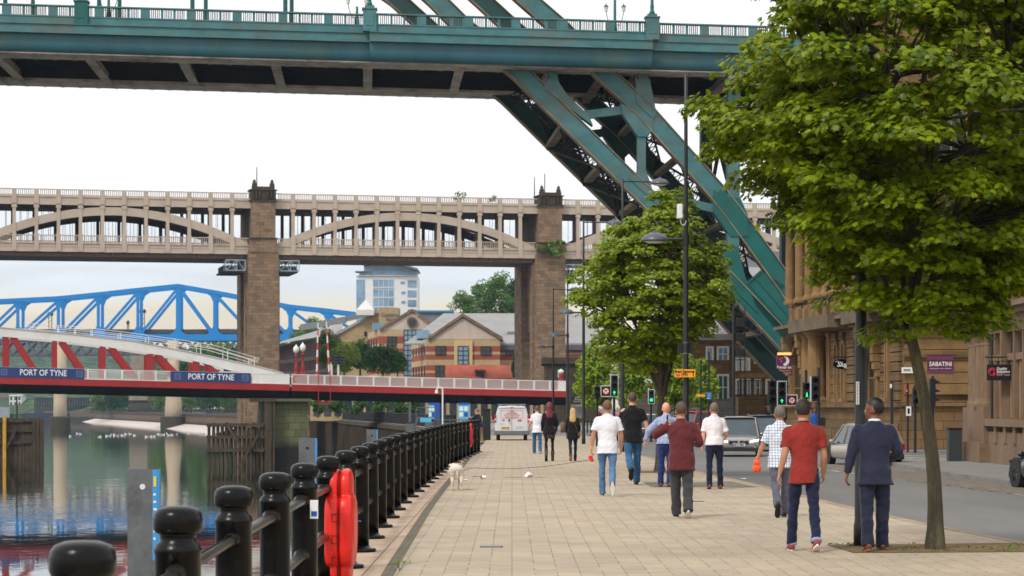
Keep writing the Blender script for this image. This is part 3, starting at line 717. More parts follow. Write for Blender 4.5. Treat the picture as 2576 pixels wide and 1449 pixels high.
for ti in range(3):
    arch=MB(); archb=MB(); postb=MB(); postc=MB(); hang=MB(); hang2=MB()
    a,b=towers[ti],towers[ti+1]
    e0,e1=a+2.6,b-2.6
    n=12; off=4.75
    xs=[a+off+(b-a-2*off)*j/(n-1) for j in range(n)]
    allx=[a+1.9]+xs+[b-1.9]
    for x in xs:
        pos=MB()
        for w,mb in ((0.0,pos),(2.4,postb),(HW,postc)):
            ww=0.26 if mb is pos else 0.24
            HB.box(mb,x-ww,x+ww,w-0.06 if mb is pos else w,w+0.42,ZRD-1.3,ZT-2.35)
        HB.box(pos,x-0.36,x+0.36,-0.15,0.42,ZT-2.25,ZT-0.02); HB.box(pos,x-0.36,x+0.36,-0.17,0.40,ZRD-2.5,ZRD+0.15)
        HB.box(pos,x-0.40,x+0.40,-0.11,0.42,ZT-2.9,ZT-2.5); pos.build('iron_post',m_beige,hb)
    for x in [q+ (xs[1]-xs[0])*f for q in xs[:-1] for f in (0.33,0.66)]:
        for w,hg_ in ((2.7,hang),(10.8,hang2)): hg_.tube(HB.pt(x,w,ZRD-1),HB.pt(x,w,ZT-2.4),0.035,0.035,5)
    # balusters
    for z,h in ((ZT,0.72),(ZRD,0.84)):
        for xa,xb in zip(allx[:-1],allx[1:]):
            m=9
            for q in range(1,m):
                c=xa+0.36+(xb-xa-0.72)*q/m
                HB.box(bl,c-0.055,c+0.055,0.08,0.2,z-0.14-h,z-0.14)
                if z==ZRD: HB.box(bl,c-0.055,c+0.055,HW+0.08,HW+0.2,z-0.14-h,z-0.14)
    # bow ribs
    mid=(e0+e1)/2; half=(e1-e0)/2; zs,zc=ZRD-1.35,ZT-3.25
    for w,mb,th,dw in ((0.05,arch,1.25,0.25),(2.6,archb,1.3,0.5),(HW,archb,1.25,0.3)):
        N=36; pr=None; mb=MB()
        for i in range(N+1):
            tt=-1+2*i/N; x=mid+half*tt; zc_=zs+(zc-zs)*(1-tt*tt); sl=-2*tt*(zc-zs)/half; nl=math.hypot(1,sl); nx,nz=-sl/nl,1/nl
            q=((x+nx*th/2,zc_+nz*th/2),(x-nx*th/2,zc_-nz*th/2))
            if pr:
                P=HB.pt
                mb.hexa([P(pr[1][0],w,pr[1][1]),P(q[1][0],w,q[1][1]),P(q[1][0],w+dw,q[1][1]),P(pr[1][0],w+dw,pr[1][1]),P(pr[0][0],w,pr[0][1]),P(q[0][0],w,q[0][1]),P(q[0][0],w+dw,q[0][1]),P(pr[0][0],w+dw,pr[0][1])])
            pr=q
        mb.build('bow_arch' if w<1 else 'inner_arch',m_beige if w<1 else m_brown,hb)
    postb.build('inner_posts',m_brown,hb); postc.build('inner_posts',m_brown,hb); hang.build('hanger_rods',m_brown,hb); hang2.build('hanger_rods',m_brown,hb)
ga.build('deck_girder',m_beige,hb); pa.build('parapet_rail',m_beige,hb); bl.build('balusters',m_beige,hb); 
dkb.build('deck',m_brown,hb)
for ti,a in enumerate(towers):
    mb=MB(); w0,w1=-1.2,HW+1.2
    zmid=ZRD-0.2
    HB.box(mb,a-1.88,a+1.88,-0.9,HW+1.2,zmid+0.2,ZT-1.3)
    HB.box(mb,a-2.15,a+2.15,-1.0,HW+1.2,zmid-1.6,zmid)
    HB.box(mb,a-2.3,a+2.3,-1.1,HW+1.2,zmid-2.1,zmid-1.6)
    HB.box(mb,a-2.4,a+2.4,-1.0,3.4,WZ-1,zmid-2.1); HB.box(mb,a-2.4,a+2.4,9.4,HW+1.4,WZ-1,zmid-2.1)
    HB.box(mb,a-1.5,a+1.5,3.4,9.4,14,zmid-2.1)
    for s_ in (-1,1): HB.box(mb,a+s_*2.4-(0.3 if s_<0 else 0),a+s_*2.4+(0.3 if s_>0 else 0),0.4,2.2,WZ-1,zmid-2.6)
    o=mb.build('stone_pier',m_hstone,hb)
    t2=MB(); HB.box(t2,a-2.15,a+2.15,-1.1,HW+1.2,ZT-1.35,ZT-1.15); HB.box(t2,a-1.95,a+1.95,-0.95,2.2,ZT-1.15,ZT+0.35); HB.box(t2,a-2.15,a+2.15,-1.15,2.3,ZT+0.35,ZT+0.5)
    HB.box(t2,a-1.0,a+1.0,-0.9,2.1,ZT+0.5,ZT+0.95); HB.box(t2,a-2.2,a+2.2,-1.2,HW+1.0,zmid,zmid+0.2)
    for q in (-1.6,1.6):
        HB.box(t2,a+q*0.86-0.38,a+q*0.86+0.38,-0.9,-0.1,ZT+0.5,ZT+1.1); c=HB.pt(a+q*0.86,-0.5,ZT+1.1)
        t2.lathe([(0.34,0),(0.4,0.25),(0.22,0.55),(0.28,0.7),(0.04,1.0)],c,8)
        for k2 in range(3): HB.box(t2,a+q*(1.05-0.33*k2)-0.12,a+q*(1.05-0.33*k2)+0.12,-1.2,-0.95,ZT-0.9,ZT+0.2)
    t2.build('tower_cap',m_hdark,o)
for a,x0 in ((uA,649),(uB,1376),(uB,1350)):
    u,_=HB.uz(x0,450); t3=MB(); t3.tube(HB.pt(u,1.5,ZT-1),HB.pt(u,1.5,ZT+4.2 if x0!=1350 else ZT+3.6),0.1,0.06,8); t3.build('mast',m_dark,hb)
# inspection cradles under the road deck
m_crad=M('cradle_steel',(150,164,176),0.45,0.3,0.15,1.0,0.0)
for i,(u,lab) in enumerate(((uA-4.3,'grey inspection cradle hung under the beige bridge, left of the sandstone pier'),(uA+4.1,'grey inspection cradle hung under the beige bridge, right of the sandstone pier'),(uB+3.6,'grey inspection cradle hung under the beige bridge, beside the right pier'))):
    r=wroot('inspection_cradle',tuple(HB.pt(u,1,ZRD-5.2)),lab,'cradle','inspection cradles under the bridge')
    z0,z1=ZRD-5.1,ZRD-3.5
    for w in (-0.6,2.0):
        mb=MB()
        for za_,zb_ in ((z0,z0),(z1,z1)): mb.beam(HB.pt(u-1.5,w,za_),HB.pt(u+1.5,w,zb_),0.16,0.16)
        for q in (-1.5,0.2,1.5): mb.beam(HB.pt(u+q,w,z0),HB.pt(u+q,w,z1),0.14,0.14)
        mb.beam(HB.pt(u-1.4,w,z0),HB.pt(u+0.2,w,z1),0.1,0.1); mb.beam(HB.pt(u-1.4,w,z1),HB.pt(u+0.2,w,z0),0.1,0.1); mb.beam(HB.pt(u+0.3,w,z1),HB.pt(u+1.4,w,z0),0.1,0.1)
        mb.build('lattice_frame',m_crad,r)
    fl=MB(); HB.box(fl,u-1.9,u+1.3,-0.8,10,z0-0.3,z0-0.08); HB.box(fl,u-1.6,u+1.6,2.2,10,z0,z0+0.9); fl.build('platform',m_dark,r)
# weeds on the parapet and tower
# ================================================================ red and white swing bridge
m_sred=M('red_bridge_paint',(158,36,36),0.5,0,0.12,1.0,0.05,dirt=(120,30,28),dirtamt=0.4)
m_swhite=M('white_bridge_paint',(226,224,220),0.5,0,0.05,0.8,0.05,dirt=(170,150,130),dirtamt=0.4)
m_sblack=M('black_under_girder',(12,11,11),0.8,0,0.3,0.8,0.05,spec=0.1)
m_banner=M('navy_banner',(34,58,112),0.6,0,0.12,0.7,0.03)
SB=Frame(270,0.20)
uL0,zL0=SB.uz(0,922.5); uR0,zR0=SB.uz(1341,956.5)
def st_(u): return zL0+(zR0-zL0)*(u-uL0)/(uR0-uL0)
us,_=SB.uz(731,945); uend,_=SB.uz(1423,960); usl=uL0-20
sbr=wroot('swing_bridge',(SB.pt(us,4,WZ).x,SB.pt(us,4,WZ).y,WZ),'low red and white swing bridge across the river with lattice parapet','bridge')
def sl(mb,ua,ub,w0,w1,o0,o1): SB.box(mb,ua,ub,w0,w1,st_(ua)+o0,st_(ua)+o1,st_(ub)+o0,st_(ub)+o1)
wh=MB(); rd=MB(); bk=MB(); back=MB()
SWD=14.0
def seg(mbl):
    pass
for ua,ub in ((usl,us-0.12),(us+0.12,uend)):
    for w in (0.0,SWD):
        sl(wh,ua,ub,w-0.06,w+0.1,-0.09,0.0); sl(wh,ua,ub,w-0.06,w+0.1,-1.14,-1.03)
        sl(rd,ua,ub,w-0.1,w+0.25,-1.86,-1.14); sl(bk,ua,ub,w-0.05,w+0.3,-2.75,-1.86)
    sl(bk,ua,ub,0.3,SWD,-2.2,-1.5)
    n=max(2,round((ub-ua)/1.86)); stp=(ub-ua)/n
    for i in range(n+1):
        u=ua+i*stp; sl(wh,u-0.10 if i else u,u+0.10 if i<n else u,-0.08,0.1,-1.03,-0.09)
        if i<n: sl(rd,u+stp/2-0.02,u+stp/2+0.02,-0.13,-0.1,-1.84,-1.16); sl(bk,u-0.05,u+0.05,-0.2,0.0,-2.7,-1.9)
    # diamond lattice strips
    s=0.30
    a=ua
    while a<ub-0.9:
        h=0.94
        b1=min(a+h,ub); f=(b1-a)/h
        wh.beam(SB.pt(a,0.0,st_(a)-1.03),SB.pt(b1,0.0,st_(b1)-1.03+h*f),0.03,0.048); wh.beam(SB.pt(a,0.03,st_(a)-0.09),SB.pt(b1,0.03,st_(b1)-0.09-h*f),0.03,0.048)
        a+=s
    sl(rd,ua+0.6,ub,0.2,0.26,-1.1,-0.12) if ua>us-1 else None
# solid white end panel of the swinging span
a,_=SB.uz(634,950); sl(wh,a,us-0.12,-0.03,0.02,-1.03,-0.09)
sl(wh,uend-0.9,uend,-0.05,0.3,-1.1,0.02)
wh.build('lattice_parapet',m_swhite,sbr); rd.build('red_girder',m_sred,sbr); bk.build('under_girder',m_sblack,sbr)
# white bow chord, red posts and diagonals, handrail
for w,nm in ((0.9,'near'),(8.0,'far')):
    TOP=[(-260,800),(-120,811),(0,823.6),(184,841),(339,858),(488,888),(631,918),(712,938.5)]
    BOT=[(-260,826),(-120,836),(0,846.6),(129,856.7),(252.6,871),(387,891),(488,908),(574,931),(640,948)]
    tp=[SB.uz(x,y,0.9) for x,y in TOP]; bt=[SB.uz(x,y,0.9) for x,y in BOT]
    tl=lambda u:interp([(z,q) for q,z in tp],u) if u>tp[0][0] else tp[0][1]
    bl_=lambda u:interp([(z,q) for q,z in bt],u)
    mb=MB(); N=44; ue=tp[-1][0]; prv=None
    for i in range(N+1):
        u=tp[0][0]+(ue-tp[0][0])*i/N; za_,zb_=tl(u),(bl_(u) if u<bt[-1][0] else st_(u)-0.2)
        if zb_>za_: zb_=za_-0.1
        if prv:
            P=SB.pt; pu,pa_,pb_=prv
            mb.hexa([P(pu,w-0.3,pb_),P(u,w-0.3,zb_),P(u,w+0.3,zb_),P(pu,w+0.3,pb_),P(pu,w-0.3,pa_),P(u,w-0.3,za_),P(u,w+0.3,za_),P(pu,w+0.3,pa_)])
            mb.hexa([P(pu,w-0.42,pa_),P(u,w-0.42,za_),P(u,w+0.42,za_),P(pu,w+0.42,pa_),P(pu,w-0.42,pa_+0.06),P(u,w-0.42,za_+0.06),P(u,w+0.42,za_+0.06),P(pu,w+0.42,pa_+0.06)])
        prv=(u,za_,zb_)
    mb.build('bow_chord',m_swhite,sbr)
    for (xa,xb,yt) in ((5.7,22,850),(131,144,860),(251,266,873),(369,386,893),(485,502,910),(-130,-112,838)):
        uu=[SB.uz(x,yt,0.9)[0] for x in (xa,xb)]; v=MB(); zt=SB.uz(xa,yt,0.9)[1]+0.1
        SB.box(v,uu[0],uu[1],w-0.25,w+0.25,st_(uu[0])-1.5,zt); v.build('red_post',m_sred,sbr)
    for (xa,xb,yt,xc,xd) in ((22,43,847,76,95),(147,166,859,195,216),(271,290,873,314,334),(387,407,892,420,445),(507,525,912,526,547),(-110,-88,836,-50,-30)):
        q=[SB.uz(x,y,0.9) for x,y in ((xa,yt),(xb,yt+2),(xd,930),(xc,930))]
        # carry on down behind the parapet
        d0=(q[3][0]-q[0][0])/(q[0][1]-q[3][1]); dz=0.9
        pts=[SB.pt(q[0][0],w-0.2,q[0][1]),SB.pt(q[1][0],w-0.2,q[1][1]),SB.pt(q[2][0]+d0*dz,w-0.2,q[2][1]-dz),SB.pt(q[3][0]+d0*dz,w-0.2,q[3][1]-dz)]
        v=MB(); v.ext(pts,SB.p*0.4); v.build('red_diagonal',m_sred,sbr)
        u_,z_=SB.uz((xa+xb)/2-10,yt-1,0.9); v=MB(); v.box(0,0,0,0,0,0) if False else None
    hr=MB(); HR=[(130,820),(204,824),(312,838),(440,853),(548,868),(700,899) if False else (572,873.5),(648,900)]
    for lift in (0.0,-0.42):
        pts=[]
        for x,y in [(60,812),(204,823),(312,835.5),(440,853),(536,868),(648,901)]:
            u,z=SB.uz(x,y,0.9); pts.append(SB.pt(u,w,z+lift))
        hr.path(pts,0.035,6)
    for x,y in [(84,815),(147,819),(190,822),(232,827),(303,836),(374,846),(440,853),(505,864),(573,880),(640,898)]:
        u,z=SB.uz(x,y,0.9); hr.tube(SB.pt(u,w,z),SB.pt(u,w,tl(u)),0.04,0.04,6)
    # scroll ends
    u,z=SB.uz(648,901,0.9); sc_=[SB.pt(u+0.16*math.cos(a)*(1-a/9),w,z-0.05+0.16*math.sin(a)*(1-a/9)) for a in [1.6-k*0.6 for k in range(9)]]
    hr.path(sc_,0.035,6)
    hr.build('handrail',m_swhite,sbr)
# banners on the parapet
for xa,xb,ya,yb,lab in ((-18,212,922.5,951.5,'navy banner reading PORT OF TYNE at the left edge of the swing bridge'),(429,631,935.5,961,'navy banner reading PORT OF TYNE near the middle of the swing bridge')):
    u0_,z0_=SB.uz(xa,ya,-0.12); u1_,z1_=SB.uz(xb,ya+(7 if xa<0 else 3),-0.12)
    r=wroot('banner',tuple(SB.pt((u0_+u1_)/2,-0.12,st_(u0_)-1)),lab,'banner','navy banners tied to the bridge parapet')
    mb=MB(); P=SB.pt; hz=-1.13
    mb.hexa([P(u0_,-0.14,st_(u0_)+hz),P(u1_,-0.14,st_(u1_)+hz),P(u1_,-0.11,st_(u1_)+hz),P(u0_,-0.11,st_(u0_)+hz),P(u0_,-0.14,st_(u0_)-0.02),P(u1_,-0.14,st_(u1_)-0.02),P(u1_,-0.11,st_(u1_)-0.02),P(u0_,-0.11,st_(u0_)-0.02)])
    mb.build('cloth',m_banner,r)
    uc,_=SB.uz(109 if xa<0 else 531,930,-0.15); wdt=(st_(u0_)-st_(u1_))
    ang=math.atan2(SB.a.y,SB.a.x); tilt=math.atan2(st_(u1_)-st_(u0_),u1_-u0_)
    o=text('PORT OF TYNE','lettering',0.92,m_wpure,r,P(uc,-0.16,st_(uc)-0.57),(0,0,0),0.006,sx=0.80,bold=0.012)
    o.rotation_euler=(Matrix.Rotation(ang,3,'Z')@Matrix.Rotation(-tilt,3,'Y')@Matrix.Rotation(R(90),3,'X')).to_euler()
    for xs in ((10,) if xa<0 else (447,))+((200,) if xa<0 else (617,)):
        u,_=SB.uz(xs,930,-0.15); z=st_(u)-0.57; em=MB(); s=0.33
        for a0,a1,b0,b1 in ((-s,s,s-0.05,s),(-s,s,-s,-s+0.05),(-s,-s+0.05,-s,s),(s-0.05,s,-s,s)): SB.box(em,u+a0,u+a1,-0.155,-0.142,z+b0,z+b1)
        em.build('emblem',M('emblem_blue',(120,140,180),0.6,0,0.1,1,0),r)
        for dz_,tx in ((0.12,'PORT'),(-0.1,'TYNE')):
            o=text(tx,'emblem_text',0.2,bpy.data.materials['emblem_blue'],r,P(u,-0.15,z+dz_),(R(90),0,ang),0.004)
# swing span barrier arms, lamps, signals standing on the bridge
m_stripe,t,b,_=newmat('red_white_stripes'); co=coord(t,'Object'); sp_=t.n('ShaderNodeSeparateXYZ'); t.l(co,sp_.inputs[0])
f=t.math('GREATER_THAN',t.math('FRACT',t.math('MULTIPLY',sp_.outputs[2],0.62)),0.5); t.l(t.mix(f,(0.75,0.74,0.72),(0.55,0.03,0.03)),b.inputs['Base Color'])
for (xb,yb,xt,yt,lab) in ((797,935,800,812,'raised red and white barrier pole on the bridge, left one'),(829,935,821,808,'raised red and white barrier pole on the bridge, right one leaning left')):
    u,z=SB.uz(xb,yb,2.0); u2,z2=SB.uz(xt,yt,2.0)
    r=wroot('barrier_pole',tuple(SB.pt(u,2.0,st_(u)-1.2)),lab,'barrier','raised barrier poles')
    MB().tube(SB.pt(u,2.0,st_(u)-0.2),SB.pt(u2,2.0,z2),0.13,0.06,8).build('arm',m_stripe,r)
    MB().lathe([(0.3,0),(0.3,0.9),(0.36,1.0),(0.3,1.25),(0.0,1.4)],SB.pt(u,2.0,st_(u)-1.2),12).build('pivot_box',m_sred,r)
for (x,yt,lab) in ((745,870,'red lamp column with globe lantern on the swing bridge, left one'),(761.5,865,'red lamp column with globe lantern on the swing bridge, right one'),(1411,930,'red lamp column at the quay end of the bridge')):
    w_=3.0 if x<1000 else 2.0; u,z=SB.uz(x,yt,w_); b0=SB.pt(u,w_,st_(u)-1.2); h=z-b0.z
    r=wroot('ornate_lamp',tuple(b0),lab,'lamp','red lamp columns on the bridge')
    MB().lathe([(0.42,0),(0.42,0.3*1.2),(0.3,1.4),(0.2,1.7),(0.28,1.85),(0.13,2.3),(0.09,h*0.72),(0.16,h*0.74),(0.07,h*0.8)],b0,12).build('column',m_sred,r,smooth=True)
    MB().lathe([(0.05,h*0.8),(0.26,h*0.84),(0.34,h*0.90),(0.3,h*0.96),(0.12,h),(0.02,h*1.04)],b0,12).build('lantern',m_lant,r,smooth=True)
for (x,lab) in ((834,'traffic signal head on a white post at the swing bridge, left one'),(851,'traffic signal head on a white post at the swing bridge, right one')):
    u,z=SB.uz(x,905,1.5); b0=SB.pt(u,1.5,st_(u)-1.2)
    r=wroot('bridge_signal',tuple(b0),lab,'traffic light','signals on the swing bridge')
    MB().tube(b0,b0+Vector((0,0,z-b0.z-0.3)),0.12,0.12,8).build('post',m_swhite,r)
    v=MB(); c=b0+Vector((0.18,0,z-b0.z)); v.box(c.x-0.2,c.x+0.2,c.y-0.2,c.y+0.2,c.z-0.5,c.z+0.5)
    for q in (-0.3,0.02,0.34): v.tube((c.x+0.15,c.y-0.1,c.z+q),(c.x+0.55,c.y-0.1,c.z+q-0.02),0.14,0.14,8)
    v.build('signal_head',m_blackm,r)
# hanging red access ladder
u0_,_=SB.uz(801,990,-0.5); u1_,_=SB.uz(831,990,-0.5)
r=wroot('access_cradle',tuple(SB.pt(u0_,-0.5,1)),'red hanging access frame on the side of the swing bridge','access frame')
mb=MB(); zt=st_(u0_)+0.5
for u in (u0_,u1_): mb.tube(SB.pt(u,-0.5,zt),SB.pt(u,-0.5,st_(u)-3.1),0.05,0.05,6); mb.tube(SB.pt(u,-0.5,zt),SB.pt(u,0.3,zt),0.05,0.05,6)
mb.tube(SB.pt(u0_,-0.5,st_(u0_)-1.25),SB.pt(u1_,-0.5,st_(u1_)-1.25),0.05,0.05,6)
SB.box(mb,u0_-0.12,u1_+0.12,-0.75,-0.35,st_(u0_)-3.3,st_(u0_)-3.15); SB.box(mb,u0_-0.12,u1_+0.12,-0.75,-0.35,st_(u0_)-3.05,st_(u0_)-2.98)
mb.build('frame',m_sred,r)
# piers and fenders
m_pier=blocks('mossy_pier_stone',(120,118,84),(98,100,70),(70,66,48),1.3,0.75,0.03,0.9,dirt=(92,100,40),tide=(-2.6,(34,32,20)))
r=wroot('bridge_pier',tuple(SB.pt(us+3,2,WZ)),'mossy stone pier carrying the swing bridge approach beside dark timbers','pier')
ua,_=SB.uz(684,1010,-0.6); ub,_=SB.uz(772,1010,-0.6); zt=SB.uz(700,1010,-0.6)[1]
mb=MB(); P=SB.pt; x0,x1=-1.0,SWD+2
mb.hexa([P(ua-0.5,x0-0.4,WZ-1),P(ub+0.5,x0-0.4,WZ-1),P(ub+0.5,x1,WZ-1),P(ua-0.5,x1,WZ-1),P(ua,x0,zt),P(ub,x0,zt),P(ub,x1,zt),P(ua,x1,zt)])
mb.build('masonry',m_pier,r)
mb=MB(); SB.box(mb,ua-0.35,ub+0.35,x0-0.9,x1,zt,zt+0.32); mb.build('coping',m_pier,r)
mb=MB(); 
for q,wd in ((-1.0,0.75),(-0.1,0.2)): SB.box(mb,ua+q,ua+q+wd,x0-1.6,x0-0.9,WZ-1,zt+0.35)
SB.box(mb,ua-2.6,ua+0.2,x0-1.7,x0-0.6,zt-0.05,zt+0.35); mb.build('steel_stanchion',m_timber,r)
# timber fender dolphin left of that pier
def dolphin(xa,xb,yt,Y,lab,n=13,open_=True,depth=8):
    A=W(xa,yt,Y); B=W(xb,yt,Y)
    r=wroot('timber_dolphin',((A.x+B.x)/2,Y,WZ),lab,'jetty','timber fender structures in the river')
    zt=A.z; mb=MB()
    for row in range(3):
        yy=Y+row*depth/2
        for i in range(n):
            x=A.x+(B.x-A.x)*(i+0.5)/n+random.uniform(-.05,.05); top=zt-random.uniform(0,0.9)*(1 if open_ else 0.3)
            if open_ and row==0 and 4<i<n-1 and i%2: continue
            wd=(B.x-A.x)/n*(0.46 if not open_ else 0.3)
            mb.box(x-wd,x+wd,yy,yy+0.4,WZ-1,top)
        mb.build('piles',m_timber,r); mb=MB()
    m3=MB()
    for z,k in ((zt-0.15,0.35),(zt-1.5,0.3),(zt-2.9,0.35)): m3.box(A.x,B.x,Y+depth/2-0.3,Y+depth/2-0.02,z-k,z)
    m3.build('walings',m_timber,r); mb=MB()
    for z,k in ((zt-0.15,0.35),(zt-1.5,0.3),(zt-2.9,0.35)): mb.box(A.x,B.x,Y-0.32,Y-0.03,z-k,z)
    mb.beam((A.x+(B.x-A.x)*0.35,Y-0.5,zt-0.2),(A.x+(B.x-A.x)*0.6,Y-0.5,zt-2.6),0.25,0.3); mb.beam((A.x+(B.x-A.x)*0.9,Y-0.5,zt-1.4),(A.x+(B.x-A.x)*0.55,Y-0.5,WZ-0.2),0.25,0.3)
    mb.build('walings',m_timber,r); return r
dolphin(520,665,1062,262,'dark rotting timber fender jetty in the river beside the swing bridge pier')
r=dolphin(-60,54,1052,300,'dark timber piled jetty at the left edge of the river',11,False,14)
mb=MB(); A=W(12,1052,299.5); mb.box(A.x-0.2,A.x+0.2,299.2,299.6,WZ,A.z+0.2); mb.build('yellow_marker',M('ochre_marker',(196,150,40),0.7,0,0.2,1,0.1),r)
A=W(37,1050,304); mb=MB(); mb.tube((W(43,1052,304).x,304,-0.5),(W(42.5,998,304)),0.11,0.09,8); mb.build('post',m_dark,r)
mb=MB(); A=W(-30,1024,306); B=W(24,1050,306); mb.box(A.x,B.x,306,306.2,B.z,A.z); mb.build('fence_panel',m_crad,r)
# vehicles crossing
def roofcar(x,y,Y,Lc,Wc,col,lab):
    p=W(x,y,Y); zb=p.z-1.45
    r=wroot('crossing_car',(p.x,Y,zb),lab,'car','vehicles on the swing bridge')
    m=M('car_paint_'+lab.split()[0],col,0.3,0,0.02,2,0,coat=0.6)
    mb=MB(); mb.ext([(p.x-Lc/2,Y-Wc/2,zb+0.3),(p.x+Lc/2,Y-Wc/2,zb+0.3),(p.x+Lc/2,Y-Wc/2,zb+0.8),(p.x+Lc*0.28,Y-Wc/2,zb+0.92),(p.x+Lc*0.14,Y-Wc/2,zb+1.42),(p.x-Lc*0.2,Y-Wc/2,zb+1.46),(p.x-Lc*0.36,Y-Wc/2,zb+0.95),(p.x-Lc/2,Y-Wc/2,zb+0.85)],(0,Wc,0)); mb.build('body',m,r,bevel=0.06)
    mb=MB()
    for q in (-0.3,0.3):
        for yy in (Y-Wc/2-0.02,Y+Wc/2-0.2): mb.tube((p.x+q*Lc,yy,zb+0.33),(p.x+q*Lc,yy+0.22,zb+0.33),0.33,0.33,14)
    mb.build('wheels',m_rubber,r)
    mb=MB(); mb.box(p.x-Lc*0.24,p.x+Lc*0.18,Y-Wc/2-0.012,Y-Wc/2-0.002,zb+0.95,zb+1.32); mb.build('side_window',m_blackm,r)
roofcar(588,923,268,4.2,1.8,(225,225,225),'white car crossing the swing bridge, only its roof above the parapet')
roofcar(1197,948.5,274,4.4,1.8,(196,40,36),'red car crossing the bridge, only its roof above the lattice parapet')

# ================================================================ blue truss rail bridge
m_blue=M('bright_blue_paint',(0,128,204),0.5,0,0.06,0.3,0.03)
m_conc=M('pale_concrete',(190,172,148),0.8,0,0.12,0.3,0.15,0.02,dirt=(130,118,96),dirtamt=0.5)
m_dkweed=M('weed_dark_stone',(62,58,44),0.9,0,0.3,0.5,0.2,0.03)
BD=Vector((1,0.05,0)).normalized(); BP=Vector((BD.y,-BD.x,0))
if BP.y<0: BP=-BP
BO=Vector((-105,738,0))
def bt(x,w=0.0):
    """distance along the bridge axis where the sight line at bearing x meets it"""
    k=(x-1288)/F; o=BO+BP*w
    return (k*o.y-o.x)/(BD.x-k*BD.y)
def bz(x,y,w=0.0):
    t_=bt(x,w); q=BO+BP*w+BD*t_; return t_,HC+(HOR-y)*q.y/F
def bpnt(t_,w,z): return BO+BD*t_+BP*w+Vector((0,0,z))
bb=wroot('blue_rail_bridge',(BO.x,BO.y,WZ),'bright blue steel truss rail bridge rising to a peak over its pier','bridge')
TOPB=[(-90,761),(0,757),(45,755),(147,750),(247.5,740),(347,729),(448,719),(540,735),(640,754),(729,771),(823,781),(912,792)]
BOTB=850
XV=[-45,45,147,247.5,347,448,540,640,729,823,912]
zbot=bz(448,849)[1]
for w in (0.0,10.5):
    mb=MB(); tops=[bz(x,y) for x,y in TOPB]
    P=[bpnt(t_,w,z) for t_,z in tops]
    for a,b in zip(P[:-1],P[1:]): mb.beam(a,b,1.1,1.2)
    tA,tB_=tops[0][0],tops[-1][0]
    mb.beam(bpnt(tA,w,zbot),bpnt(tB_,w,zbot),1.2,2.0)
    tv=[bz(x,800) for x in XV]; ztop=lambda t_: interp([(z,q) for q,z in tops],t_)
    for i,(t_,_) in enumerate(tv):
        wd=1.3 if XV[i]==448 else 0.9
        mb.beam(bpnt(t_,w,zbot),bpnt(t_,w,ztop(t_)),0.9,wd,tuple(BD))
        for sgn in (-1,1):   # curved knees
            for zz,dz in ((ztop(t_)-0.4,-1),(zbot+0.9,1)):
                A=bpnt(t_,w,zz+dz*2.6); B=bpnt(t_+sgn*2.4,w,zz+(0.0))
                mb.ext([bpnt(t_,w-0.4,zz),bpnt(t_+sgn*2.6,w-0.4,zz),bpnt(t_+sgn*1.2,w-0.4,zz+dz*0.9),bpnt(t_+sgn*0.6,w-0.4,zz+dz*2.4),bpnt(t_,w-0.4,zz+dz*2.4)],BP*0.8)
    for i in range(len(tv)-1):
        a,b=tv[i][0],tv[i+1][0]
        if XV[i+1]<=448: mb.beam(bpnt(a+0.8,w,zbot+1),bpnt(b-0.5,w,ztop(b)-1.2),0.7,0.8)
        else: mb.beam(bpnt(a+0.5,w,ztop(a)-1.2),bpnt(b-0.8,w,zbot+1),0.7,0.8)
    mb.build('truss',m_blue,bb)
mb=MB(); mb.beam(bpnt(tA,5.2,zbot+1.9),bpnt(tB_,5.2,zbot+1.9),9,1.3); mb.build('track_deck',M('deck_grey',(70,70,72),0.8,0,0.2,0.2,0.0),bb)
def bpier(x,Y,wt,wb,ybase,lab_,par,hb_=3.0,base=True):
    p=W(x,1000,Y); zt=zbot-1
    a=MB(); a.lathe([(wb/2,WZ),(wb/2*0.9,WZ+8),(wt/2,WZ+16),(wt/2,zt)],(p.x,Y,0),20).build('pier',m_conc,par,smooth=True)
    if base: MB().lathe([(wb*0.72,WZ-1),(wb*0.72,WZ+3.6),(wb*0.62,WZ+3.8)],(p.x,Y,0),20).build('pier_base',m_dkweed,par)
bpier(436,738,3.6,5.6,0,'',bb)
bpier(151,738-10,4.0,4.4,0,'',bb,base=True)
# ---- dark lattice rail bridge beyond
KB=Frame(930,-0.28)
kb_=wroot('lattice_rail_bridge',tuple(KB.pt(-100,0,WZ)),'grey steel lattice rail bridge on stone piers beyond the blue bridge','bridge')
ua,z1=KB.uz(-60,860); ub,z2=KB.uz(690,862)
zt=KB.uz(200,856)[1]; zb_=KB.uz(200,890)[1]
m_kgrey=M('lattice_grey',(88,90,100),0.7,0,0.15,0.3,0.0)
for w in (0,12):
    mb=MB(); KB.box(mb,ua,ub,w,w+0.9,zt-0.7,zt+0.5); KB.box(mb,ua,ub,w,w+0.9,zb_-0.6,zb_+0.6)
    u=ua; s=zt-zb_
    while u<ub-1:
        mb.beam(KB.pt(u,w,zb_),KB.pt(u+s,w,zt),0.8,0.8); mb.beam(KB.pt(u,w,zt),KB.pt(u+s,w,zb_),0.8,0.8); u+=s
    mb.build('lattice_truss',m_kgrey,kb_)
mb=MB(); KB.box(mb,ua,ub,-0.5,13,zt+0.6,zt+2.6); mb.build('rail_deck',M('deck_stone',(120,110,98),0.8,0,0.2,0.2,0.0),kb_)
mb=MB(); u=ua
while u<ub: mb.tube(KB.pt(u,-0.4,zt+2.6),KB.pt(u,-0.4,zt+4.0),0.08,0.08,5); u+=2.4
KB.box(mb,ua,ub,-0.45,-0.3,zt+3.9,zt+4.05); mb.build('railing',m_dark,kb_)
m_kst=blocks('grey_pier_stone',(150,140,124),(136,126,110),(100,92,80),1.6,0.9,0.02,0.9,dirt=(110,100,84))
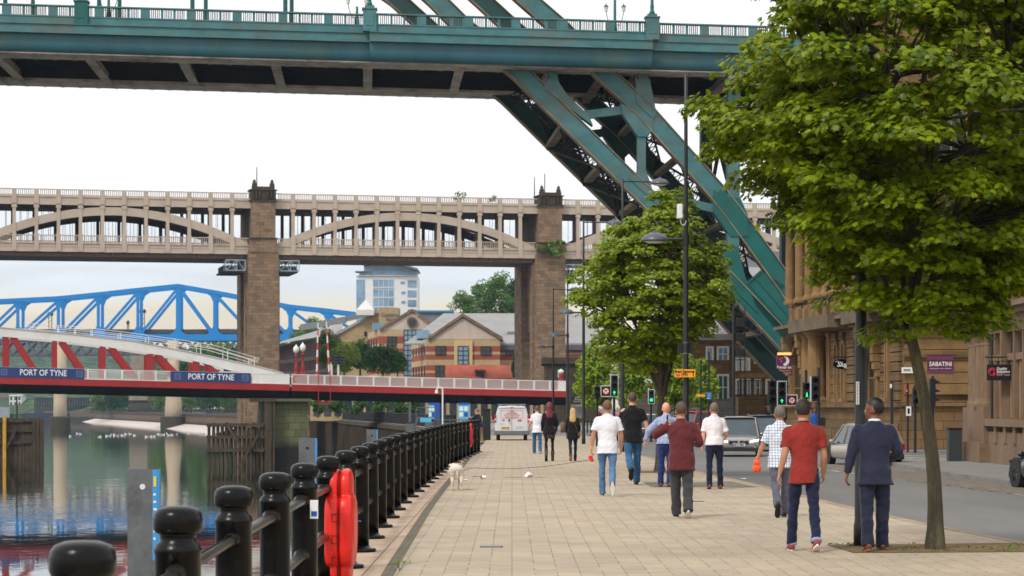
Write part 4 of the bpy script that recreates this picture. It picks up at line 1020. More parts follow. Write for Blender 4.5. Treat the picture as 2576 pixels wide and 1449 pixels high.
for xa,xb in ((318,383),(-95,-55),(560,612)):
    a0=KB.uz(xa,1000,0)[0]; a1=KB.uz(xb,1000,0)[0]; c=(a0+a1)/2; h=(a1-a0)/2
    mb=MB(); P=KB.pt
    def taper(z0,z1,h0,h1): mb.hexa([P(c-h0,-1,z0),P(c+h0,-1,z0),P(c+h0,14,z0),P(c-h0,14,z0),P(c-h1,0,z1),P(c+h1,0,z1),P(c+h1,13,z1),P(c-h1,13,z1)])
    taper(WZ+9.5,zb_-0.8,h*0.72,h*0.68); mb.build('stone_pier',m_kst,kb_)
    mb=MB(); taper(WZ-1,WZ+9.5,h*0.95,h*0.78); mb.build('pier_base',m_dkweed,kb_)
# signals and masts on the far rail decks
for x,yt,wd in ((126.5,784,8),(359,777,9),(322,806,4)):
    p=W(x,832,900); q=W(x,yt,900); r=wroot('rail_signal_mast',(p.x,900,zt+2),'lattice signal mast on the far rail bridge, %s'%{126.5:'leftmost one',359:'tall one beside a blue truss post',322:'short one left of the tall mast'}[x],'mast','masts on the far rail bridge')
    mb=MB(); s=wd*0.15/2
    for a_ in (-s,s): mb.tube((p.x+a_,900,p.z-2),(p.x+a_,900,q.z),0.14,0.14,6)
    for k in range(5):
        z=p.z+(q.z-p.z)*k/5; mb.beam((p.x-s,900,z),(p.x+s,900,z+(q.z-p.z)/5),0.14,0.14)
    mb.box(p.x-s*1.8,p.x+s*1.8,899.7,900.3,q.z-1.5,q.z-0.4); mb.build('mast_frame',m_dark,r)
# ================================================================ far background
def foliage_mat(name,c1,c2,tr=0.35,rough=0.5,sc=1.2):
    m,t,b,out=newmat(name)
    co=coord(t,'Object'); n=t.n('ShaderNodeTexNoise',i_Scale=sc,i_Detail=3.0); t.l(co,n.inputs[0])
    rnd=t.n('ShaderNodeNewGeometry')
    f=t.math('ADD',t.math('MULTIPLY',n.outputs[0],0.6),t.math('MULTIPLY',rnd.outputs['Random Per Island'],0.5))
    c=t.ramp(f,[(0.25,lin(c1)),(0.8,lin(c2))]); t.l(c,b.inputs['Base Color']); b.inputs['Roughness'].default_value=rough; b.inputs['Specular IOR Level'].default_value=0.3
    tl=t.n('ShaderNodeBsdfTranslucent'); t.l(t.mix(1.0,c,(1.3,1.25,0.5),'MULTIPLY'),tl.inputs[0])
    ms=t.n('ShaderNodeMixShader'); ms.inputs[0].default_value=tr; t.l(b.outputs[0],ms.inputs[1]); t.l(tl.outputs[0],ms.inputs[2]); t.l(ms.outputs[0],out.inputs[0]); return m
m_bark=M('bark',(74,66,50),0.9,0,0.5,9,1.0,0.04,dirt=(120,120,78),dirtamt=0.7,stretch=(1,1,0.3))
m_ftree=foliage_mat('far_leaves',(58,92,36),(112,146,58)); m_ftree2=foliage_mat('far_leaves_bright',(92,124,34),(160,182,60)); m_ftree3=foliage_mat('far_leaves_dark',(38,70,34),(82,118,48))
def npmesh(name,V,Fc,mat,parent=None,smooth=False):
    me=bpy.data.meshes.new(name); V=np.asarray(V,dtype=np.float32); Fc=np.asarray(Fc,dtype=np.int32)
    me.vertices.add(len(V)); me.vertices.foreach_set('co',V.ravel())
    k=Fc.shape[1]; me.loops.add(Fc.size); me.loops.foreach_set('vertex_index',Fc.ravel())
    me.polygons.add(len(Fc)); me.polygons.foreach_set('loop_start',np.arange(0,Fc.size,k,dtype=np.int32))
    me.update(calc_edges=True); me.validate(); me.materials.append(mat)
    o=bpy.data.objects.new(name,me); COL.objects.link(o)
    if parent is not None: setparent(o,parent)
    return o
def blob_leaves(centers,radii,per,size,flat=0.75,up=0.55,hollow=0.55):
    Vs=[];Fs=[];n=0
    for (c,r) in zip(centers,radii):
        m=per
        d=rng.normal(size=(m,3)); d/=np.linalg.norm(d,axis=1)[:,None]
        rr=r*(hollow+(1-hollow)*rng.random((m,1))**0.6); p=np.array(c)+d*rr*np.array([1,1,flat])
        nr=d*0.8+rng.normal(size=(m,3))*0.5; nr[:,2]+=up; nr/=np.linalg.norm(nr,axis=1)[:,None]
        a=np.cross(nr,rng.normal(size=(m,3))); a/=np.linalg.norm(a,axis=1)[:,None]; b=np.cross(nr,a)
        s=size*(0.6+0.8*rng.random((m,1)))
        q=np.stack([p-a*s,p+b*s*0.6,p+a*s,p-b*s*0.6],axis=1).reshape(-1,3); Vs.append(q); Fs.append(np.arange(m*4).reshape(m,4)+n); n+=m*4
    return np.concatenate(Vs),np.concatenate(Fs)
def far_tree(x,yb,yt,Y,wpx,lab,mat,group='trees on the north bank',trunk=True,nb=26,per=110,base=None,asp=1.0,size=None):
    """x: bearing of the trunk; yb,yt: foot and top as seen; wpx: crown width as seen"""
    p=W(x,yb,Y); q=W(x,yt,Y); h=q.z-p.z; w_=wpx*Y/F
    r=empty('broadleaf_tree',(p.x,Y,p.z),lab,'tree',group)
    cs=[];rs=[]
    for i in range(nb):
        f=(i+0.5)/nb; z=h*(0.28+0.66*f); prof=math.sin(math.pi*(0.12+0.84*f))**0.6
        a=random.uniform(0,2*math.pi); rad=w_/2*prof*random.uniform(0.35,0.8)
        cs.append((rad*math.cos(a),rad*math.sin(a)*0.8,z+random.uniform(-.05,.05)*h)); rs.append(w_*random.uniform(0.15,0.24))
    sz=size or max(0.16,w_*0.032)
    V,Fc=blob_leaves(cs,rs,per,sz); npmesh('crown',V,Fc,mat,r)
    mb=MB(); tr=max(0.12,w_*0.03); mb.tube((0,0,-0.3),(0,0,h*0.5),tr,tr*0.6,8)
    for c in cs[::4]: mb.tube((0,0,h*0.3),c,tr*0.45,tr*0.12,5)
    mb.build('trunk',m_bark,r); return r
# wooded hills upstream
def hill(name,pts,depth,mat,seed,step,amp,label=None):
    """ridge line given as bearings and heights at a distance; falls away behind and in front"""
    V=[];Fc=[];cols=0
    (xa,_,Ya)=pts[0]; xb=pts[-1][0]; xs=np.arange(xa,xb+step,step); rows=16
    for j in range(rows):
        f=j/(rows-1)
        for x in xs:
            for (x0,y0,Y0),(x1,y1,Y1) in zip(pts[:-1],pts[1:]):
                if x<=x1 or (x1,y1)==pts[-1][:2]:
                    g=(x-x0)/(x1-x0); yt=y0+(y1-y0)*g; Y=Y0+(Y1-Y0)*g; break
            p=W(x,yt,Y); hh=p.z; Yj=Y-depth+depth*f; z=WZ+3+(hh-WZ-3)*math.sin(f*math.pi/2)**0.8
            X=p.x*Yj/Y if False else p.x
            nz=mnoise.fractal(Vector((X*0.02/amp*10+seed,Yj*0.02/amp*10,0)),0.9,2.1,5)*amp*(0.3+f)
            V.append((X,Yj,z+nz))
    n=len(xs)
    for j in range(rows-1):
        for i in range(n-1): Fc.append((j*n+i,j*n+i+1,(j+1)*n+i+1,(j+1)*n+i))
    o=npmesh(name,V,Fc,mat); o['kind']='structure'; return o
def forest_mat(name,c1,c2,sc):
    m,t,b,_=newmat(name); g=t.n('ShaderNodeNewGeometry')
    v=t.n('ShaderNodeTexVoronoi',i_Scale=sc); t.l(g.outputs['Position'],v.inputs[0])
    n=t.n('ShaderNodeTexNoise',i_Scale=sc*0.3,i_Detail=8.0,i_Roughness=0.7); t.l(g.outputs['Position'],n.inputs[0])
    f=t.math('ADD',t.math('MULTIPLY',v.outputs[0],0.5),t.math('MULTIPLY',n.outputs[0],0.6))
    t.l(t.ramp(f,[(0.38,lin(c2)),(0.62,lin(c1))]),b.inputs['Base Color']); b.inputs['Roughness'].default_value=0.95
    bump(t,b,t.math('SUBTRACT',1.0,v.outputs[0]),1.0,5.0); return m
m_for1=forest_mat('distant_woodland',(36,58,34),(78,104,60),0.12); m_for2=forest_mat('nearer_woodland',(40,62,26),(84,110,46),0.2)
hill('wooded_hill',[(-500,850,2300),(-100,868,2250),(120,872,2200),(330,884,2100),(480,905,2000),(760,930,1900)],700,m_for1,3,12,9)
hill('wooded_hill',[(-300,955,1700),(60,985,1650),(250,985,1600),(420,960,1550),(620,950,1500)],320,m_for2,9,10,4)
cs=[];rs=[]
for i in range(620):
    x=random.uniform(-160,760); g=random.random(); y=884+96*g; Y=2150-620*g; p=W(x,y,Y)
    cs.append((p.x,p.y,p.z-6)); rs.append(random.uniform(9,15)*(0.7 if g>.6 else 1))
V,Fc=blob_leaves(cs,rs,70,2.6,flat=0.8); o=npmesh('far_woodland',V,Fc,foliage_mat('hill_leaves',(26,50,26),(74,104,50),0.15)); tag(o,kind='stuff')
# trees along the bank, between and beyond the piers
T=[(262,1042,985,1050,76),(300,1042,975,1010,80),(362,1042,968,980,84),(402,1042,950,930,80),(470,1040,885,880,96),(510,1040,862,850,96),(552,1040,856,830,100),(592,1040,866,820,90),(430,1040,905,900,90),(480,1040,985,790,50),(530,1040,985,780,60),(575,1040,985,770,60)]
for i,(x,yb,yt,Y,w_) in enumerate(T):
    far_tree(x,yb,yt,Y,w_,['green tree on the far bank seen under the swing bridge, %s from the left'%ORD[i]][0],[m_ftree,m_ftree3,m_ftree][i%3],'trees on the far river bank',nb=28,per=130)
for i,(x,yb,yt,Y,w_) in enumerate([(712,960,862,640,70),(748,950,830,660,60),(786,930,795,700,70),(815,940,812,690,50)]):
    far_tree(x,yb,yt,Y,w_,['green tree right beside the sandstone pier','green tree behind the blue bridge end','yellowish tree top above the blue bridge chord','green tree behind the dark timber hotel wing'][i],m_ftree,'trees behind the hotel',nb=28,per=130)
for i,(x,yb,yt,Y,w_,m) in enumerate([(826,948,832,395,78,m_ftree),(866,948,868,392,92,m_ftree2),(906,948,858,396,90,m_ftree),(963,948,872,390,104,m_ftree3),(1000,948,884,392,60,m_ftree),(1300,955,900,400,34,m_ftree3)]):
    far_tree(x,yb,yt,Y,w_,['tall green tree before the dark hotel wing','broad yellow-green tree before the tan hotel wall','green tree between the yellow-green one and the brick gable','round dark green tree before the left brick gable','small green tree at the foot of the glazed bay','small dark tree between red roof and stone pier'][i],m,'trees before the brick hotel',nb=30,per=130)
for i,(x,yb,yt,Y,w_) in enumerate([(800,1046,1000,330,50),(850,1046,1003,320,56),(905,1050,1003,310,56),(955,1052,1005,300,54),(1000,1054,1003,295,54),(1040,1056,1006,290,40)]):
    far_tree(x,yb,yt,Y,w_,'dark promenade tree seen under the bridge deck, %s from the left'%ORD[i],m_ftree3,'promenade trees under the bridge',nb=16,per=80)
for i,(x,yb,yt,Y,w_,m) in enumerate([(1165,800,735,560,74,m_ftree),(1206,800,712,570,84,m_ftree),(1258,800,690,575,100,m_ftree),(1300,800,700,580,90,m_ftree3),(1340,800,712,585,80,m_ftree)]):
    far_tree(x,yb+60,yt,Y,w_,'hilltop tree above the grey hotel roof, %s from the left'%ORD[i],m,'hilltop trees',nb=34,per=150)
# pale foreshore below the far wall, promenade railings
m_shore=M('wet_silt',(206,192,182),0.55,0,0.06,0.3,0.1,0.02)
fs=MB(); pe=[(x,y) for x,y in smooth_curve(EDGE,30) if 560<y<1100]
for (xa,ya),(xb,yb) in zip(pe[:-1],pe[1:]):
    fs.add([(xa-0.1,ya,-3.3),(xb-0.1,yb,-3.3),(xb-6.5,yb-4,WZ-0.3),(xa-6.5,ya-4,WZ-0.3)],[(0,1,2,3)])
o=fs.build('shore',m_shore); o['kind']='structure'
def railing(pts,name,lab,h=1.1,dx=0.5,step=2.0,r=0.11,every=None):
    rt_=wroot(name,(pts[0][0],pts[0][1],0),lab,'railing'); mb=MB(); ml=MB()
    q=along(pts,step,pts[0][1],pts[-1][1])
    for x,y in q: MB().lathe([(r,0),(r,h-0.16),(r*0.8,h-0.14),(r*1.1,h-0.1),(r*0.9,h)],(x+dx,y,0),8).build('post',m_blackm,rt_)
    for a,b in zip(q[:-1],q[1:]):
        for z in (h*0.78,h*0.42): mb.beam((a[0]+dx,a[1],z),(b[0]+dx,b[1],z),0.07,0.07)
    mb.build('rails',m_blackm,rt_)
railing([(-4.8,178),(-10.3,234),(-38.5,448)],'promenade_railing','black post and rail fence along the far promenade beyond the swing bridge',1.15,0.5,3.0,0.16)
railing([(-38.5,448),(-89,689),(-201,1134)],'promenade_railing','long black railing on the farthest stretch of river wall',1.3,0.5,4.0,0.14)
# staithes, houses and banks at the far left
st=wroot('timber_staithes',(W(150,1040,1250).x,1250,WZ),'dark timber loading staithes on trestle legs on the far bank at left','jetty')
mb=MB(); A=W(88,1000,1250); B=W(224,1020,1250)
n=22
for i in range(n):
    x=A.x+(B.x-A.x)*i/(n-1)
    for yy in (1250,1256): mb.box(x-0.35,x+0.35,yy,yy+0.5,WZ,A.z)
    if i<n-1:
        x2=A.x+(B.x-A.x)*(i+1)/(n-1); mb.beam((x,1249.8,2),(x2,1249.8,A.z-3.5),0.3,0.3)
mb.box(A.x,B.x,1249.5,1258,A.z-2.2,A.z-1.8); mb.box(A.x,B.x,1249.5,1258,A.z-0.5,A.z); mb.box(A.x,B.x,1249.6,1250,A.z-4.5,A.z-4)
mb.build('trestle',M('staithe_timber',(58,52,60),0.9,0,0.3,0.2,0.1),st)
mb=MB(); A=W(63,1039,1180); B=W(224,1056,1180); mb.box(A.x,B.x,1180,1186,WZ,A.z); mb.build('piled_wall',M('staithe_wall',(52,50,66),0.9,0,0.4,0.15,0.1),st)
def house(x0,x1,y0,y1,Y,wall,roofc,lab,gable=True,dep=12):
    A=W(x0,y1,Y); B=W(x1,y0,Y); r=wroot('house',((A.x+B.x)/2,Y,A.z-3),lab,'house','houses on the far bank')
    mb=MB(); mb.box(A.x,B.x,Y,Y+dep,A.z-6,B.z); mb.build('walls',wall,r)
    mb=MB(); h=(B.x-A.x)*0.18 if gable else 0.4
    mb.ext([(A.x-0.4,Y-0.4,B.z),(B.x+0.4,Y-0.4,B.z),(B.x+0.4,Y+dep/2,B.z+h),(A.x-0.4,Y+dep/2,B.z+h)],(0,0,0.3)); mb.ext([(A.x-0.4,Y+dep+0.4,B.z),(B.x+0.4,Y+dep+0.4,B.z),(B.x+0.4,Y+dep/2,B.z+h),(A.x-0.4,Y+dep/2,B.z+h)],(0,0,0.3)); mb.build('roof',roofc,r)
    n=max(2,int((x1-x0)/9))
    for i in range(n):
        for k in range(2):
            cx=A.x+(B.x-A.x)*(i+0.5)/n; cz=A.z+(B.z-A.z)*(0.25+0.5*k); w_=(B.x-A.x)/n*0.22
            MB().box(cx-w_,cx+w_,Y-0.1,Y-0.02,cz-0.9,cz+0.9).build('window',m_blackm,r)
m_hw=M('white_render',(214,212,208),0.8,0,0.05,0.2,0); m_hr=M('maroon_cladding',(120,44,56),0.8,0,0.1,0.2,0); m_hg=M('slate',(120,122,128),0.8,0,0.1,0.3,0); m_ht=M('orange_tiles',(186,92,70),0.8,0,0.12,0.3,0)
house(-12,16,999,1018,1400,m_hw,m_hr,'white flats with maroon top at the far left edge of the far bank'); house(23,54,996,1022,1350,m_hw,m_hw,'tall white apartment block on the far left bank',False)
house(56,84,1005,1022,1380,m_hg,m_hg,'grey roofed house between white block and staithes'); house(226,250,1003,1022,1300,m_hw,m_ht,'white house with orange roof right of the staithes')
gb=MB(); gb.box(-420,-235,1260,1500,WZ-1,-1.5); o=gb.build('terrain',m_for2); o['kind']='structure'
# gulls afloat
m_gull=M('gull_white',(236,236,236),0.7,0,0.05,3,0); m_gullw=M('gull_grey',(160,164,170),0.7,0,0.05,3,0)
def gull():
    r=empty('gull'); MB().ell((0,0,0.06),0.30,0.13,0.12).ell((0.27,0,0.24),0.075,0.065,0.07).ell((0.2,0,0.15),0.08,0.07,0.12).build('body',m_gull,r,smooth=True)
    MB().ell((-0.1,0,0.13),0.30,0.135,0.07).build('folded_wings',m_gullw,r,smooth=True); MB().tube((0.33,0,0.235),(0.4,0,0.22),0.02,0.008,6).build('beak',M('beak_yellow',(210,170,40),0.6,0,0.1,3,0),r); return r
g0=None
gp_=[(873,1027,0),(938,1019,0),(961,1018,0),(972,1009,0),(998,1007,0),(1003,1017,0),(1030,1017,0),(1060,1012,0),(1078,1014,0),(1092,1015,0),(1104,1003,0),(1142,1001,0),(1180,1014,0),(1286,1026,0),(1322,1025,0),(1346,1024,0),(1384,1003,0),(1405,1010,0),(1430,1008,0),(1462,996,0),(1480,1012,0),(1510,1010,0),(1550,1004,0),(1650,998,0),(1706,994,0),(1752,996,0),(1785,998,0),(680,998,0),(707,1002,0),(616,1022,0),(337,1023,0),(322,1040,0)]
for i,(a,b_,_) in enumerate(gp_):
    ux=a*0.287; uy=805+b_*0.287; Y=(HC-WZ)*F/(uy-HOR)
    L=((ux-1288)*Y/F,Y,WZ); lab='white gull floating on the river, one of a scattered flock near the far piers'
    if g0 is None: g0=gull(); g0.location=L; g0['label']=lab; g0['category']='gull'; g0['group']='gulls afloat on the river'; g0.scale=(1.2,1.2,1.2); g0['_g']=1
    else: copy_tree(g0,None,L,random.uniform(0,6.28),lab)
# ---------------------------------------------------------------- buildings beyond the bridges
m_win=glassm('dark_window',(42,50,60),0.1); m_bglass=glassm('blue_glazing',(124,156,184),0.12,0.35,0.25)
m_slate=M('slate_roof',(150,148,148),0.75,0,0.08,0.5,0.1,dirt=(120,118,112),dirtamt=0.6); m_stucco=M('stained_render',(206,188,176),0.85,0,0.06,0.3,0.1,dirt=(160,140,128),dirtamt=0.7,stretch=(1,1,0.3))
def bands_for(ys,Y):
    z=lambda y: HC+(HOR-y)*Y/F
    return [(z(b),z(a),(156,82,62)) for a,b in ys]
bandy=[(870.7,885),(891.7,905),(918.7,932),(938,949),(955,966),(972,983)]
m_band=blocks('banded_brick',(204,180,138),(190,166,128),(170,146,110),0.5,0.22,0.01,0.9,bands=bands_for(bandy,430),var=0.25,bmp=0.1)
ht=wroot('brick_hotel',(W(1160,1030,430).x,430,-0.1),'hotel with red and cream banded brick walls and two rendered gables','building')
GZ=-0.2
def fbx(mb,x0,x1,yt,yb,Y,dep,off=0.0):
    A=W(x0,yb,Y); B=W(x1,yt,Y); mb.box(A.x,B.x,Y+off,Y+dep,max(GZ,A.z),B.z)
mb=MB(); fbx(mb,1072,1258,853,1040,430,14); fbx(mb,1258,1500,868,1040,433,14); 
A=W(1072,853,430); C=W(1035,853,455); mb.hexa([(C.x,455,GZ),(A.x-0.003,430.02,GZ),(A.x-0.003,444,GZ),(C.x,456,GZ),(C.x,455,W(0,853,430).z),(A.x-0.003,430.02,W(0,853,430).z),(A.x-0.003,444,W(0,853,430).z),(C.x,456,W(0,853,430).z)])
mb.build('banded_walls',m_band,ht)
def gable(xl,xr,xa,ye,ya,Y,par,dep=16,over=3):
    L_=W(xl,ye,Y);R_=W(xr,ye,Y);Ap=W(xa,ya,Y)
    MB().ext([(L_.x,Y-0.05,L_.z),(R_.x,Y-0.05,R_.z),(Ap.x,Y-0.05,Ap.z)],(0,0.6,0)).build('gable_wall',m_stucco,par)
    mb=MB(); o=0.5
    for E,s in ((L_,-1),(R_,1)):
        mb.ext([(E.x+s*o,Y-0.5,E.z-0.25),(Ap.x,Y-0.5,Ap.z+0.15),(Ap.x,Y-0.5,Ap.z+0.75),(E.x+s*o,Y-0.5,E.z+0.35)],(0,0.44,0))
    mb.build('gable_verge',m_hstone,par)
    mb=MB()
    for E,s in ((L_,-1),(R_,1)):
        mb.ext([(E.x+s*o,Y+0.0,E.z+0.0),(Ap.x,Y+0.0,Ap.z+0.4),(Ap.x,Y+dep,Ap.z+0.4),(E.x+s*o,Y+dep,E.z+0.0)],(0,0,0.25))
    mb.build('roof',m_slate,par)
gable(1084,1258,1164,853,799,430,ht)
def winb(x0,x1,yt,yb,Y,par,mat=None,nx=2,nz=2,fr=None,off=0.0):
    A=W(x0,yb,Y);B=W(x1,yt,Y); o=MB().box(A.x,B.x,Y-0.10+off,Y-0.02+off,A.z,B.z).build('window',mat or m_win,par)
    f=MB()
    for i in range(nx+1):
        x=A.x+(B.x-A.x)*i/nx; f.box(x-0.06,x+0.06,Y-0.2+off,Y-0.102+off,A.z,B.z)
    for i in range(nz+1):
        z=A.z+(B.z-A.z)*i/nz; f.box(A.x-0.062,B.x+0.062,Y-0.22+off,Y-0.201+off,z-0.06,z+0.06)
    f.build('frame',fr or m_blackm,o)
for a in ((1096,1121,871,892),(1210,1235,872,893),(1273,1298,873,893),(1096,1117,920,949),(1210,1232,920,949),(1273,1296,920,949)): winb(*a,430 if a[0]<1258 else 433,ht)
mb=MB(); A=W(1142.5,1040,429.6);B=W(1188.6,856,429.6); mb.box(A.x,B.x,429.5,429.9,GZ,B.z); mb.build('window_bay',m_stucco and M('cream_brick',(214,186,134),0.9,0,0.06,1,0.1),ht)
winb(1152,1178,871,917,429.5,ht,m_bglass,2,4)
for k in range(5):   # narrow windows on the receding end wall
    f=0.12+k*0.19; Y=455-25*f; x=1035+(1072-1035)*f
    for yt,yb in ((871,892),(920,948)):
        A=W(x,yb,Y);B=W(x+3.2,yt,Y); MB().box(A.x-0.02,B.x,Y-1.6,Y-0.4,W(0,yb,430).z,W(0,yt,430).z).build('window',m_win,ht)
mb=MB(); A=W(1065,792,470); B=W(1500,792,470); e=W(0,868,433).z
mb.ext([(A.x-2,433-0.3,e),(B.x,433-0.3,e),(B.x,470,A.z),(A.x+4,470,A.z)],(0,0,0.3)); mb.build('roof',m_slate,ht)
mb=MB(); mb.box(W(1258,0,432).x,W(1500,0,432).x,432.2,432.8,e-0.9,e-0.1); mb.build('eaves_gutter',M('lead_grey',(92,96,108),0.6,0,0.1,1,0),ht)
A=W(1276,846,445);B=W(1305,835,445); mb=MB(); mb.box(A.x,B.x,443,448,A.z-1,B.z); mb.build('roof_dormer',m_hg,ht)
# left gabled block
h2=wroot('brick_hotel_wing',(W(1036,1030,470).x,470,-0.1),'banded brick hotel wing with round gable window and tall blue glazed bay','building')
m_band2=blocks('banded_brick_wing',(204,180,138),(190,166,128),(170,146,110),0.5,0.22,0.01,0.9,bands=bands_for([(846,864),(876,888),(900,912),(926,940),(955,970)],470),var=0.25,bmp=0.1)
mb=MB(); fbx(mb,952,1075,830,1040,470,20)
A=W(952,830,470); C=W(925,830,490); zt=A.z; mb.hexa([(C.x,490,GZ),(A.x-.003,470.02,GZ),(A.x-.003,480,GZ),(C.x,491,GZ),(C.x,490,zt),(A.x-.003,470.02,zt),(A.x-.003,480,zt),(C.x,491,zt)])
mb.build('banded_walls',m_band2,h2)
gable(962,1098,1037,829,786,470,h2)
A=W(1036.8,810,470); MB().tube((A.x,469.4,A.z),(A.x,469.9,A.z),0.75,0.75,20).build('round_window',m_win,h2); MB().lathe([(0.0,0)],(0,0,0),3) 
mb=MB(); mb.tube((A.x,469.55,A.z),(A.x,469.93,A.z),1.05,1.05,20); mb.build('window_surround',m_hstone,h2)
winb(1016,1056,830,945,469.6,h2,m_bglass,4,9); winb(975,997,847,871,470,h2); 
for k in range(4):
    f=0.1+k*0.23; Y=490-20*f; x=925+(952-925)*f
    for y0,y1 in ((850,872),(902,925)): A=W(x,y1,Y);B=W(x+3,y0,Y); MB().box(A.x-0.02,B.x,Y-1.5,Y-0.4,W(0,y1,470).z,W(0,y0,470).z).build('window',m_win,h2)
MB().box(W(936,0,472).x,W(966,0,472).x,472,480,W(0,830,472).z,W(0,812,472).z).build('roof_light',m_bglass,h2)
MB().box(W(1050,0,440).x,W(1080,0,440).x,436,444,W(0,853,440).z,W(0,832,440).z).build('roof_light',m_bglass,ht)
# tan hotel wall with sloping roof and dark galleried wing
h3=wroot('riverside_hotel',(W(900,1030,520).x,520,-0.1),'tan riverside hotel with sloping roof and dark timber galleries','building')
m_tan=blocks('tan_block',(188,164,120),(170,148,108),(130,112,84),0.8,0.35,0.01,0.9,var=0.3,dirt=(150,130,100))
Y=520; P=lambda x,y,Yq=Y: W(x,y,Yq)
mb=MB(); a=[P(852,1040),P(960,1040),P(960,782),P(852,842)]; mb.ext([tuple(v) for v in a],(0,14,0)); mb.build('end_wall',m_tan,h3)
mb=MB(); a=[P(848,836),P(962,775),P(962,782),P(848,843)]; mb.ext([(v.x,v.y-0.5,v.z) for v in a],(0,15,0)); mb.build('sloping_roof',m_slate,h3)
m_tim=M('dark_timber_gallery',(74,56,46),0.8,0,0.25,0.6,0.1)
mb=MB(); A=P(699,869,600);B=P(852,838,520.5); bt_=lambda f:(A.x+(B.x-A.x)*f,A.y+(B.y-A.y)*f)
for k in range(5):
    z0=-0.2+k*3.1; z1=z0+0.9
    mb.beam((A.x,A.y-0.5,z1),(B.x,B.y-0.5,z1),0.5,0.9)
mb.build('gallery_fronts',m_tim,h3)
mb=MB()
for k in range(26):
    x,y=bt_(k/25); zt_=A.z+(B.z-A.z)*k/25; mb.box(x-0.22,x+0.22,y-1.1,y-0.8,-0.2,zt_-0.4)
mb.build('gallery_posts',m_tim,h3)
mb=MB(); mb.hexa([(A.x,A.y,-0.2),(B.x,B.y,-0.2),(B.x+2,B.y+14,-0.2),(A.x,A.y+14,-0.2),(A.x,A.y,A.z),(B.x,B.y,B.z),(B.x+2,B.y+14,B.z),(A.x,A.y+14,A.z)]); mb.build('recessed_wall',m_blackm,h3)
C=P(870,804,545); mb=MB(); mb.add([(A.x-2,A.y-2.5,A.z),(B.x+1,B.y-2.5,B.z),(P(862,812,540)),(P(760,850,600))],[(0,1,2,3)]); mb.build('gallery_roof',m_slate,h3)
for k,(x0,x1,y0,y1) in enumerate(((757,870,812,830),(870,945,780,800))):
    mb=MB()
    for j in range(4): mb.beam(P(x0,y1-12+4*j+0 if k==0 else y1-2+j*3,530),P(x1,y0-14+4*j if k==0 else y0+j*3,524),0.4,0.35)
    mb.build('roof_louvre',m_hg,h3)
mb=MB(); A=P(957,1000);B=P(1006,777); mb.box(A.x,B.x,514,522,5,B.z); mb.build('sign_tower',m_tan,h3)
m_navy=M('navy_letter',(40,48,96),0.6,0,0.05,1,0)
text('Copthorne','sign_lettering',1.05,m_navy,h3,P(981,792,513.8),ext=0.02,sx=0.85); text('Hotel','sign_lettering',1.05,m_navy,h3,P(984,804,513.8),ext=0.02,sx=0.9)
A=P(920,780);mb=MB(); w_=1.9; mb.add([(A.x-w_,518,A.z-1.2),(A.x+w_,518,A.z-1.2),(A.x+w_,522,A.z-1.2),(A.x-w_,522,A.z-1.2),(A.x-w_,518,A.z),(A.x+w_,518,A.z),(A.x+w_,522,A.z),(A.x-w_,522,A.z),(A.x,520,A.z+2.3)],[(0,1,5,4),(1,2,6,5),(2,3,7,6),(3,0,4,7),(4,5,8),(5,6,8),(6,7,8),(7,4,8)]); mb.build('glass_lantern',m_hw,h3)
winb(917,923,835,845,519.9,h3,None,1,1); winb(917,923,866,880,519.9,h3,None,1,1)
# red tiled roof
rr=wroot('tiled_roof_building',(W(1200,1030,405).x,405,-0.1),'low building with orange-red pantile roof behind the lattice parapet','building')
m_pant,t,b,_=newmat('pantiles'); g=t.n('ShaderNodeNewGeometry'); wv=t.n('ShaderNodeTexWave',i_Scale=0.9,i_Distortion=0.3); wv.bands_direction='X'; t.l(g.outputs['Position'],wv.inputs[0]); w2=t.n('ShaderNodeTexWave',i_Scale=1.1); w2.bands_direction='Z'; t.l(g.outputs['Position'],w2.inputs[0]); n=t.n('ShaderNodeTexNoise',i_Scale=0.6,i_Detail=8.0); t.l(g.outputs['Position'],n.inputs[0])
c=t.ramp(n.outputs[0],[(0.35,lin((196,96,66))),(0.65,lin((168,80,58)))]); t.l(t.mix(t.math('MULTIPLY',wv.outputs[0],0.35),c,lin((120,56,42))),b.inputs['Base Color']); b.inputs['Roughness'].default_value=0.85; bump(t,b,t.math('ADD',wv.outputs[0],w2.outputs[0]),0.6,0.08)
A=W(1119,952,405);B=W(1290,952,405);C=W(1286,919,411);D=W(1121,917,411)
mb=MB(); mb.add([tuple(A),tuple(B),tuple(C),tuple(D)],[(0,1,2,3)]); mb.ext([tuple(A),tuple(B),tuple(C),tuple(D)],(0,0,-0.3)); mb.build('roof',m_pant,rr)
mb=MB(); mb.box(A.x+0.3,B.x-0.3,405.4,417,-0.2,A.z-0.1); mb.build('walls',m_hstone,rr)
A=W(1197,950,405.5);B=W(1218,934,405.5); mb=MB(); mb.box(A.x,B.x,404.8,409,A.z,B.z); mb.build('dormer',m_blackm,rr); mb=MB(); mb.box(A.x-0.2,B.x+0.2,404.6,409.2,B.z,B.z+0.3); mb.build('dormer_cap',m_pant,rr)
